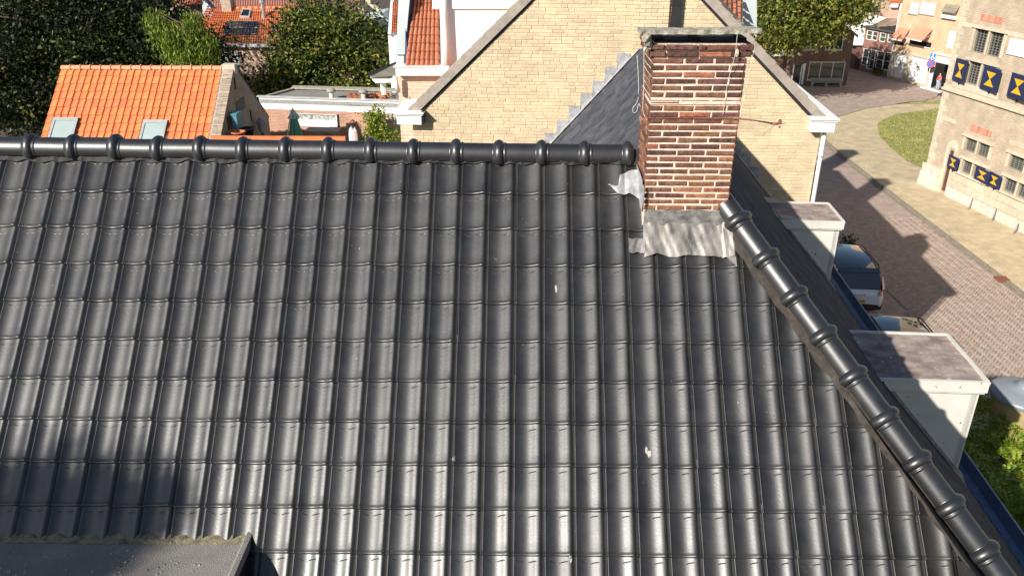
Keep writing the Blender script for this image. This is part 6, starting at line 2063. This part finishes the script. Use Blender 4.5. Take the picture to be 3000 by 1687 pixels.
# sign pole on the grass verge
pb0 = V((27.499,56.759,0.100))
sg = thing('sign_post', pb0, 'grey sign pole with a blue parking sign over a round no-parking sign', 'sign')
mb = MB(); mb.tube([pb0, pb0+V((.0, .0, 3.25))], .035, 8); mb.build('pole', MT['galv'], sg, True)
vdir = (V((0, 0, 0))-pb0); vdir.z = 0; vdir.normalize()
sx = V((-vdir.y, vdir.x, 0))
if sx.x < 0: sx = -sx
def disc(c, r, th, m, name, parent, n=20):
    mb = MB(); mb.prism([c+sx*(math.cos(2*math.pi*k/n)*r)+V((0, 0, math.sin(2*math.pi*k/n)*r)) for k in range(n)], vdir*th); return mb.build(name, m, parent)
cd = pb0+V((0, 0, 2.62))+vdir*.05
dd_ = disc(cd, .27, .02, MT['signred'], 'no_parking_disc', sg)
disc(cd+vdir*.021, .20, .004, MT['signblue'], 'blue_field', dd_)
mb = MB()
s2 = (sx+V((0, 0, -1))).normalized(); s3 = (sx+V((0, 0, 1))).normalized()
mb.box8([cd+vdir*.027+s2*a+s3*b for a, b in ((-.2, -.025), (.2, -.025), (.2, .025), (-.2, .025))]+[cd+vdir*.03+s2*a+s3*b for a, b in ((-.2, -.025), (.2, -.025), (.2, .025), (-.2, .025))]); mb.build('red_bar', MT['signred'], dd_)
cp = pb0+V((.02, 0, 3.08))+vdir*.05
mb = MB(); mb.prism([cp+sx*a+V((0, 0, b)) for a, b in ((-.17, -.21), (.17, -.21), (.17, .21), (-.17, .21))], vdir*.02); pl_ = mb.build('parking_plate', MT['signblue'], sg)
mb = MB()
def wp(pts): mb.prism([cp+vdir*.0215+sx*a+V((0, 0, b)) for a, b in pts], vdir*.003)
wp(((-.03, .12), (.01, .12), (.02, -.02), (-.02, -.02))); wp(((-.02, -.02), (.1, -.02), (.13, -.14), (.09, -.14), (.07, -.055), (-.02, -.055)))
wp([( -.01+.045*math.cos(k*.7), .155+.035*math.sin(k*.7)) for k in range(9)])
wp(((-.10, .02), (-.07, .02), (-.08, -.08), (-.02, -.14), (.05, -.14), (.05, -.17), (-.04, -.17), (-.11, -.09)))
mb.build('wheelchair_symbol', MT['white'], pl_)
cb_ = pb0+V((.12, .02, 2.22))-vdir*.04
disc(cb_, .24, .02, MT['signback'], 'sign_back', sg)
# second grey disc on its own pole, seen from behind
pb1 = pb0+V((-.45, -.2, 0))
mb = MB(); mb.tube([pb1, pb1+V((0, 0, .1))], .03, 6)

# ================================================================== CASTLE-LIKE OLD TOWN HALL
ca = thing('castle', (21.5, 34, 0), 'old castle-like brick building with sandstone trim and navy and yellow hourglass shutters', 'building')
FC = Fac(*((19.750,39.000),(0.20236,-0.97931)))
def ce(a, b, c, d, v='E6'): return None
lw_holes = [rect((2.163,3.010), (3.054,2.426)), rect((2.869,3.050), (3.722,2.414)),
            rect((2.318,2.065), (3.054,1.433)), rect((2.937,2.066), (3.801,1.482)),
            rect((4.928,3.032), (5.801,2.398)), rect((4.997,1.992), (5.798,1.396)), rect((5.692,2.007), (6.493,1.359))]
up_holes = [rect((1.176,7.621), (2.255,6.622)), rect((1.836,7.656), (2.928,6.617)),
            rect((1.268,6.259), (2.243,5.243)), rect((1.927,6.260), (2.940,5.270))]
def tidy(hs, zlo, zhi):
    return hs
# pairs of lights share sill and head heights, since the stone courses are level
def level(idx, hs):
    z0 = sum(hs[i][2] for i in idx)/len(idx); z1 = sum(hs[i][3] for i in idx)/len(idx)
    for i in idx: hs[i] = (hs[i][0], hs[i][1], z0, z1)
def apart(i, j, hs, gap=.10):
    if hs[i][1]+gap > hs[j][0]:
        m_ = (hs[i][1]+hs[j][0])/2; hs[i] = (hs[i][0], m_-gap/2, hs[i][2], hs[i][3]); hs[j] = (m_+gap/2, hs[j][1], hs[j][2], hs[j][3])
level((0, 1, 4), lw_holes); level((2, 3, 5, 6), lw_holes); level((0, 1), up_holes); level((2, 3), up_holes)
for i, j in ((0, 1), (2, 3), (5, 6)): apart(i, j, lw_holes)
for i, j in ((0, 1), (2, 3)): apart(i, j, up_holes)
lw_holes = [(a, b, c, d) for a, b, c, d in lw_holes]
zl = lw_holes[0][2]; zm = lw_holes[2][3]
if zm > zl-.12: 
    for i in (2, 3, 5, 6): lw_holes[i] = (*lw_holes[i][:3], zl-.12)
zl = up_holes[0][2]; zm = up_holes[2][3]
if zm > zl-.14:
    for i in (2, 3): up_holes[i] = (*up_holes[i][:3], zl-.14)
# second bay of upper windows further along (right of frame), same spacing
dr = rect((1.266,0.447), (1.491,2.275))
dA, dB = (1.352,0.455), (1.477,2.233)
dtl, dtr = dA[0], (1.695,0.468)[0]
dz1 = (1.272,2.175)[1]
door_h = (dtl, dtr, .2, dz1)
WT = 16.5
walls_h = lw_holes+up_holes+[door_h]
FC.wall('wall', MT['brick_castle'], ca, 0, WT, 0, 13.5, walls_h, .22, 6)
mb = MB()
mb.box8([FC(0, 0, -6), FC(WT, 0, -6), FC(WT, 0, -6.2), FC(0, 0, -6.2), FC(0, 13.5, -6), FC(WT, 13.5, -6), FC(WT, 13.5, -6.2), FC(0, 13.5, -6.2)])
mb.build('rear_wall', MT['brick_castle'], ca)
def leaded(h, gm_, nx, ny):
    FC.window(ca, h, MT['leaded'], gm_, nx, ny, .045, .12, None, 'window', .013)
for i, h in enumerate(lw_holes): leaded(h, MT['glassgreen'] if i in (0, 1, 4) else MT['glass'], 4, 7)
for i, h in enumerate(up_holes): leaded(h, MT['glass'], 4, 9)
def stonebox(t0, t1, z0, z1, o0=0.0, o1=.05, name='stone', m='stone', parent=None):
    mb = MB(); FC.box(mb, t0, t1, z0, z1, o0, o1); return mb.build(name, MT[m], parent or ca)
def surround(hs_, w=.14, led=True):
    t0, t1 = min(h[0] for h in hs_), max(h[1] for h in hs_); z0, z1 = hs_[0][2], hs_[0][3]
    stonebox(t0-w, t0, z0, z1, 0, .03, 'stone_jamb'); stonebox(t1, t1+w, z0, z1, 0, .03, 'stone_jamb')
    for a, b in zip(hs_[:-1], hs_[1:]): stonebox(a[1], b[0], z0, z1, -.02, .03, 'stone_mullion')
    return t0, t1, z0, z1
for hs_ in (lw_holes[0:2], lw_holes[2:4], lw_holes[4:5], lw_holes[5:7], up_holes[0:2], up_holes[2:4]):
    t0, t1, z0, z1 = surround(hs_)
    stonebox(t0-.2, t1+.2, z1, z1+.11, 0, .09, 'stone_lintel')
for hs_ in (lw_holes[2:4], lw_holes[5:7]):
    stonebox(hs_[0][0]-.2, hs_[-1][1]+.3, hs_[0][2]-.1, hs_[0][2], 0, .12, 'stone_sill')
stonebox(up_holes[2][0]-.7, up_holes[3][1]+.5, up_holes[2][2]-.3, up_holes[2][2], 0, .06, 'stone_sill')
# string course
zsc = ((0.066,4.734)[1]+(4.998,4.787)[1])/2
stonebox(-.04, WT, zsc-.04, zsc+.06, 0, .12, 'string_course'); stonebox(-.02, WT, zsc-.10, zsc-.04, 0, .05, 'string_course', 'kerb')
stonebox(-.02, WT, zsc+.06, zsc+.22, 0, .035, 'stone_band')
arch_r = [rect((1.305,8.138), (2.632,8.068), .2), rect((2.250,3.521), (3.593,3.441), .2)]
# flush sandstone bands
for v in ((0.459,7.680)[1], (1.385,3.458)[1]):
    t_ = 0
    while t_ < 12:
        l_ = random.uniform(.6, 1.3)
        if not any(h[0] < t_+l_ and h[1] > t_ and h[2] < v+.15 and h[3] > v-.1 for h in walls_h+arch_r): stonebox(t_+.005, t_+l_-.005, v-.09, v+.09, 0, .012+random.uniform(0, .006), 'stone_band')
        t_ += l_
# corner quoins
z_ = 1.1; k = 0
while z_ < 9.5:
    h_ = random.uniform(.24, .34)
    if abs(z_-zsc) > .35: stonebox(-.01, (.42 if k % 2 else .26), z_+.005, z_+h_-.005, 0, .018, 'quoin')
    z_ += h_; k += 1
# plinth of pale blocks, stone by stone
ztop = (2.491,0.922)[1]
ztop = max(.55, min(1.05, ztop))
t_ = dtr+.12
while t_ < 13:
    l_ = random.uniform(.75, 1.1)
    stonebox(t_+.006, t_+l_-.006, -.05, ztop*.66, 0, .10+random.uniform(0, .02), 'plinth_stone', 'plinth'); t_ += l_
t_ = dtr+.12
while t_ < 13:
    l_ = random.uniform(.9, 1.4)
    stonebox(t_+.005, t_+l_-.005, ztop*.66+.008, ztop, 0, .16+random.uniform(0, .01), 'plinth_ledge', 'stone'); t_ += l_
t_ = dtr+.12
while t_ < 13:
    l_ = random.uniform(.7, 1.2)
    zt_ = lw_holes[2][2]-.11
    if zt_ > ztop+.1: stonebox(t_+.005, t_+l_-.005, ztop+.008, zt_, 0, .03+random.uniform(0, .01), 'plinth_stone', 'stone')
    t_ += l_
# corner block
for k in range(3): stonebox(-.12, max(.3, dtl-.22), .0+k*.38, .375+k*.38, .0, .24-k*.05, 'corner_stone', 'plinth')
# door
mb = MB(); FC.box(mb, door_h[0], door_h[1], door_h[2], door_h[3], -.12, -.06); drr = mb.build('door', MT['door'], ca)
mb = MB()
for i in range(4):
    t0 = door_h[0]+(door_h[1]-door_h[0])*i/4
    mb = MB(); FC.box(mb, t0+.008, t0+(door_h[1]-door_h[0])/4-.008, door_h[2]+.02, door_h[3]-.02, -.06, -.045); mb.build('door_board', MT['door'], drr)
stonebox(door_h[0]-.2, door_h[0], .0, door_h[3]+.1, 0, .06, 'door_jamb'); stonebox(door_h[1], door_h[1]+.12, 0, door_h[3]+.1, 0, .06, 'door_jamb')
mb = MB()
cxd, rz = (door_h[0]+door_h[1])/2, (door_h[1]-door_h[0])/2
mb.prism([FC(door_h[0]-.2, door_h[3]+.1, .0), FC(door_h[1]+.12, door_h[3]+.1, .0), FC(door_h[1]+.06, door_h[3]+.36, 0), FC(cxd, door_h[3]+.5, 0), FC(door_h[0]-.14, door_h[3]+.36, 0)], FC.n*.06)
mb.build('door_arch', MT['stone'], ca)
# shutters with hourglass
def shutter(t0, t1, z0, z1, ang=0.0):
    mb = MB(); w_ = t1-t0
    def S_(t, z, o): return FC(t0+(t-t0)*math.cos(ang), z, .10+o+(t-t0)*math.sin(ang))
    mb.box8([S_(t0, z0, .045), S_(t1, z0, .045), S_(t1, z0, 0), S_(t0, z0, 0), S_(t0, z1, .045), S_(t1, z1, .045), S_(t1, z1, 0), S_(t0, z1, 0)])
    sh_ = mb.build('shutter', MT['navy'], ca)
    m_, zc = (t0+t1)/2, (z0+z1)/2
    hw_, hh_ = w_*.29, (z1-z0)*.30
    mb = MB()
    mb.prism([S_(m_-hw_, zc+hh_, .046), S_(m_+hw_, zc+hh_, .046), S_(m_+.012, zc, .046), S_(m_-.012, zc, .046)][::1], FC.n*.006)
    mb.prism([S_(m_-hw_, zc-hh_, .046), S_(m_+hw_, zc-hh_, .046), S_(m_+.012, zc, .046), S_(m_-.012, zc, .046)], FC.n*.006)
    mb.build('hourglass', MT['yellow'], sh_)
    mb = MB()
    FC.box(mb, m_-.02, m_+.02, z0-.13, z0, .03, .12); mb.build('shutter_catch', MT['blackmetal'], sh_)
for (a, b) in (((1.522,2.073), (2.307,1.288)), ((3.364,2.062), (4.373,1.290)), ((4.193,2.002), (5.017,1.229))):
    r_ = rect(a, b); shutter(r_[0], r_[1], lw_holes[2][2]+.02, lw_holes[2][3]-.02, .1)
for (a, b) in (((0.550,6.230), (1.450,5.082)), ((2.377,6.299), (3.517,5.154)), ((4.021,6.329), (5.115,5.113))):
    r_ = rect(a, b); shutter(r_[0], r_[1], up_holes[2][2]+.0, up_holes[2][3]-.02, .1)
# pale red relieving arches
for (a, b, n_) in (((1.305,8.138), (2.632,8.068), 7), ((2.250,3.521), (3.593,3.441), 7)):
    r_ = rect(a, b)
    zc = (r_[2]+r_[3])/2
    for k in range(n_*2):
        t0 = r_[0]+(r_[1]-r_[0])*k/(n_*2)
        stonebox(t0+.006, t0+(r_[1]-r_[0])/(n_*2)-.006, zc-.14, zc+.14, 0, .012, 'arch_brick', 'archbrick')
# white notice board
nb = rect((3.338,7.517), (4.349,6.879))
mb = MB(); FC.box(mb, nb[0], nb[1], nb[2], nb[3], .02, .06); tag(mb.build('notice_board', MT['white']), 'white board fixed high on the castle wall right of the upper windows', 'board')
# slim posts along the wall
for i, (x, y) in enumerate(((0, 0), (1, 0), (2, 0))):
    q = V(((20.143,35.209,0.100), (20.495,33.792,0.100), (20.590,32.240,0.100))[i])
    mb = MB(); mb.tube([q, q+V((0, 0, .62))], .03, 8); mb.lathe([(.034, .6), (.034, .63), (.001, .65)], q, 8)
    tag(mb.build('bollard', MT['galv' if i == 0 else 'framegrey'], None, True), ('pale slim post at the castle plinth, farthest of the three', 'dark slim post at the castle plinth, middle of the three', 'slim post at the castle plinth, nearest of the three')[i], 'bollard', 'slim posts along the castle plinth')

# ================================================================== CARS
def car(org, rot, paint, label, plate_txt=None):
    t_ = thing('parked_car', org, label, 'car')
    M_ = Matrix.Translation(org) @ Matrix.Rotation(rot, 4, 'Z')
    def T(x, y, z): return tuple(M_ @ V((x, y, z)))
    # stations from rear to front: y, half width, bottom, shoulder z, top z of lower body
    st = [(-2.20, .72, .42, .66, .80), (-2.17, .84, .30, .74, .96), (-2.05, .90, .24, .80, 1.02), (-1.6, .925, .22, .82, 1.03), (-.8, .93, .22, .82, 1.03), (.3, .93, .22, .81, 1.01), (1.0, .925, .22, .80, 1.00), (1.55, .91, .22, .78, .95), (1.95, .88, .24, .72, .86), (2.12, .82, .30, .64, .76), (2.20, .70, .42, .56, .64)]
    mb = MB(); rows = []
    for y, w, zb, zsld, zt in st:
        half = [(w*.80, zb), (w*.97, zb+.10), (w, (zb+zsld)/2), (w*.995, zsld), (w*.94, zt-.04), (w*.86, zt), (w*.4, zt+.012)]
        rows.append([T(x, y, z) for x, z in half]+[T(-x, y, z) for x, z in reversed(half)])
    rows = [[r_[i] for r_ in rows] for i in range(len(rows[0]))]
    mb.grid(rows)
    i0 = len(mb.v)
    for y, w, zb, zsld, zt in (st[0], st[-1]):
        half = [(w*.80, zb), (w*.97, zb+.10), (w, (zb+zsld)/2), (w*.995, zsld), (w*.94, zt-.04), (w*.86, zt), (w*.4, zt+.012)]
        mb.poly([T(x, y, z) for x, z in half]+[T(-x, y, z) for x, z in reversed(half)])
    body = mb.build('body', paint, t_, True)
    # greenhouse
    gs = [(-2.12, .80, .99, .80, 1.02), (-1.92, .80, 1.01, .66, 1.53), (-1.7, .81, 1.02, .655, 1.58), (-.9, .83, 1.02, .665, 1.63), (-.1, .83, 1.01, .66, 1.62), (.35, .82, 1.0, .64, 1.56), (1.15, .78, .98, .72, 1.0)]
    mb = MB()
    L_ = [T(-w, y, z) for y, w, z, wt, zt in gs]; R_ = [T(w, y, z) for y, w, z, wt, zt in gs]
    LT = [T(-wt, y, zt) for y, w, z, wt, zt in gs]; RT = [T(wt, y, zt) for y, w, z, wt, zt in gs]
    mb.grid([L_, LT]); mb.grid([RT, R_])
    mb.poly([LT[0], RT[0], RT[1], LT[1]]); mb.poly([LT[5], RT[5], RT[6], LT[6]])
    mb.poly([L_[0], R_[0], RT[0], LT[0]])
    mb.build('windows', MT['carglass'], t_)
    mb = MB()
    rows = []
    for y, w, z, wt, zt in gs[1:6]:
        rows.append([T(x*wt, y, zt+.012+.035*(1-x*x)) for x in (-1.02, -.7, -.35, 0, .35, .7, 1.02)])
    mb.grid(rows)
    mb.build('roof', MT['carroof'], t_, True)
    for s_ in (-1, 1):
        mb = MB(); mb.tube([T(s_*.70, -1.75, 1.60), T(s_*.70, -1.6, 1.665), T(s_*.70, .1, 1.675), T(s_*.69, .3, 1.60)], .02, 6); mb.build('roof_rail', MT['cartrim'], t_, True)
        # pillar line
        mb = MB(); mb.prism([T(s_*.815, -1.95, 1.03), T(s_*.825, -1.45, 1.04), T(s_*.665, -1.45, 1.60), T(s_*.665, -1.85, 1.56)], V(T(s_*.02, 0, 0))-V(T(0, 0, 0))); mb.build('rear_pillar', paint, t_)
        # tail lamp: tall upright
        mb = MB(); mb.prism([T(s_*.90, -2.10, .80), T(s_*.66, -2.21, .80), T(s_*.66, -2.215, .94), T(s_*.76, -2.17, 1.04), T(s_*.73, -1.98, 1.42), T(s_*.79, -1.92, 1.42), T(s_*.87, -2.06, 1.02)], V(T(0, -.03, .0))-V(T(0, 0, 0))); mb.build('tail_lamp', MT['redlamp'], t_)
        mb = MB(); mb.prism([T(s_*.86, 2.06, .70), T(s_*.60, 2.16, .66), T(s_*.60, 2.1, .78), T(s_*.84, 1.98, .84)], V(T(0, .03, 0))-V(T(0, 0, 0))); mb.build('headlight', MT['silver'], t_)
        mb = MB(); mb.lathe([(.001, -.10), (.07, -.09), (.10, 0), (.07, .09), (.001, .10)], T(s_*1.0, .75, 1.02), 8, 0, (M_.to_3x3() @ V((1, 0, 0)))); mb.build('mirror', paint, t_, True)
        for y in (-1.32, 1.36):
            ax_ = M_.to_3x3() @ V((1, 0, 0))
            mb = MB(); mb.lathe([(.24, -.11), (.33, -.11), (.345, -.07), (.345, .07), (.33, .11), (.24, .11)], T(s_*.83, y, .345), 20, 0, ax_); w_ = mb.build('wheel', MT['tyre'], t_, True)
            mb = MB(); mb.lathe([(.001, .085*s_), (.06, .10*s_), (.2, .085*s_), (.24, .10*s_)], T(s_*.83, y, .345), 14, 0, ax_); mb.build('rim', MT['alloy'], w_, True)
    # bumper, reflector, plate
    mb = MB(); rows = []
    for x in (-.86, -.6, -.2, .2, .6, .86):
        yb = -2.225+.09*(abs(x)/.86)**3
        rows.append([T(x, yb+.03, .50), T(x, yb-.02, .47), T(x, yb-.02, .32), T(x, yb+.05, .24)])
    mb.grid(rows); mb.build('rear_bumper', MT['cartrim'], t_)
    for s_ in (-1, 1):
        mb = MB(); mb.box8([T(s_*.40+a, -2.235+b, c) for a, b, c in ((-.22, 0, .40), (.22, 0, .40), (.22, .05, .40), (-.22, .05, .40), (-.22, 0, .44), (.22, 0, .44), (.22, .05, .44), (-.22, .05, .44))]); mb.build('reflector', MT['redlamp'], t_)
    mb = MB(); mb.box8([T(a, -2.235+b, c) for a, b, c in ((-.26, 0, .55), (.26, 0, .55), (.26, .06, .55), (-.26, .06, .55), (-.26, 0, .665), (.26, 0, .665), (.26, .06, .665), (-.26, .06, .665))]); pl2 = mb.build('number_plate', MT['plate'], t_)
    def text(s, x, y, z, size, m, name, parent, space=1.0):
        cu = bpy.data.curves.new(name, 'FONT'); cu.body = s; cu.size = size; cu.align_x = 'CENTER'; cu.extrude = .002; cu.space_character = space
        tmp = bpy.data.objects.new(name, cu); COL.objects.link(tmp)
        dg = bpy.context.evaluated_depsgraph_get()
        me = bpy.data.meshes.new_from_object(tmp.evaluated_get(dg))
        bpy.data.objects.remove(tmp); bpy.data.curves.remove(cu)
        me.materials.clear(); me.materials.append(m)
        Mt = M_ @ Matrix.Translation((x, y, z)) @ Matrix.Rotation(math.pi/2, 4, 'X')
        me.transform(Mt)
        return link(name, me, parent)
    if plate_txt:
        text(plate_txt, .165, -2.238, .57, .10, MT['black'], 'plate_letters', pl2)
        text('VOLVO', 0, -2.222, .80, .085, MT['chrome'], 'tailgate_letters', body, 2.1)
    mb = MB(); mb.prism([T(0.0, -1.70, 1.60), T(0.0, -1.86, 1.58), T(0.0, -1.84, 1.64)], V(T(.025, 0, 0))-V(T(0, 0, 0))); mb.build('aerial_fin', MT['cartrim'], t_)
    mb = MB(); mb.box8([T(a, b, c) for a, b, c in ((-.66, -2.02, 1.545), (.66, -2.02, 1.545), (.66, -1.75, 1.60), (-.66, -1.75, 1.60), (-.66, -2.02, 1.565), (.66, -2.02, 1.565), (.66, -1.75, 1.62), (-.66, -1.75, 1.62))]); mb.build('spoiler', MT['carroof'], t_)
    return t_
car(V((11.35, 26.95, 0.02)), math.radians(-3), MT['carwhite'], 'white parked car with black roof, tall red tail lamps and yellow plate', 'IX')
car(V((11.0, 21.35, 0.02)), math.radians(-3), MT['cargrey'], 'darker parked car mostly hidden behind the nearer street dormer')

# ================================================================== LAMP AND TREE AT THE LOWER RIGHT
lq = V((7.750,10.792,5.926))
la = thing('street_lamp', (lq.x, lq.y, 0), 'street lantern with a wide grey domed cap and amber glass body', 'street lamp')
LR = .49
mb = MB(); mb.lathe([(LR*.98, -.06), (LR, -.03), (LR, 0), (LR*.93, .03), (LR*.6, .085), (LR*.30, .115), (LR*.27, .15), (LR*.22, .185), (LR*.1, .205), (.001, .21)], lq, 40); mb.build('cap', MT['lampcap'], la, True)
mb = MB(); mb.lathe([(LR*.88, -.06), (LR*.86, -.2), (LR*.70, -.62), (LR*.45, -.85), (.05, -.9)], lq, 32); mb.build('glass_body', MT['lampglass'], la, True)
mb = MB(); mb.tube([(lq.x, lq.y, 0), (lq.x, lq.y, 1.0), (lq.x, lq.y, lq.z-.85)], [.10, .07, .06], 12); mb.build('post', MT['cartrim'], la, True)

rt = thing('robinia_tree', (7.0, 10.4, 0), 'bright green tree with feathery pinnate leaves beside the street lantern', 'tree')
trunk(rt, (7.0, 10.6, 0), (7.0, 10.4, 4.6), .12, [(6.2, 9.2, 4.8), (7.6, 9.6, 4.9), (6.6, 8.6, 4.7), (7.4, 11.4, 5.0), (6.4, 8.0, 4.2)])
mbv, mbf = [], []
def frond(p, d, L_, droop):
    p = V(p); d = V(d).normalized()
    sd = d.cross(V((0, 0, 1)))
    if sd.length < .1: sd = V((1, 0, 0))
    sd.normalize()
    n = 8
    for i in range(n):
        t = (i+1)/n
        q = p+d*(L_*t)+V((0, 0, -droop*t*t))
        for s_ in (-1, 1):
            ll = .075*(1-.45*abs(t-.5))
            e = (sd*s_+d*.35+V((0, 0, random.uniform(-.35, .1)))).normalized()
            w = (d*.9+V((0, 0, .2))).normalized()*.016
            b = len(mbv)
            mbv.extend([q, q+e*ll*.5+w, q+e*ll, q+e*ll*.5-w]); mbf.append((b, b+1, b+2, b+3))
sites = []
for k in range(2600):
    a = random.choice(((7.0, 9.9, 5.0, 1.0, 1.2, .62), (6.5, 8.9, 4.9, .8, 1.2, .62), (7.1, 11.0, 5.1, .8, 1.2, .7), (7.6, 9.0, 4.7, 1.0, 1.3, .6), (6.3, 9.6, 4.7, .5, 1.4, .6), (7.2, 8.2, 4.3, 1.0, 1.2, .5)))
    d = V((random.gauss(0, 1), random.gauss(0, 1), random.gauss(.35, .8))).normalized()
    rr_k = random.uniform(.45, 1.0)
    c = V((a[0]+d.x*a[3]*rr_k, a[1]+d.y*a[4]*rr_k, a[2]+d.z*a[5]*rr_k))
    if c.x < 5.68+.05*(c.y-8): continue
    fd_ = V((d.x+random.gauss(0, .5), d.y+random.gauss(0, .5), d.z*.3+random.gauss(0, .25)))
    frond(c, fd_, random.uniform(.22, .36), random.uniform(.03, .14))
me = bpy.data.meshes.new('crown'); me.from_pydata([tuple(v) for v in mbv], [], mbf); me.materials.append(MT['leafbright']); me.update()
link('crown', me, rt)
# small shrub by the kerb behind the farther dormer
q = V((12.414,29.093,0.000))
ss = thing('pavement_shrub', q, 'small dark shrub with white flowers on the street beyond the farther dormer', 'shrub')
leaf_cloud('foliage', MT['leafdark'], ss, [(q.x, q.y, .55, .28, .28, .6, 1)], 700, .07, clump=.12, per=12, shell=.2)
mb = MB(); mb.lathe([(.001, 0), (.18, 0), (.22, .3), (.001, .3)], q, 10); mb.build('pot', MT['coping'], ss)
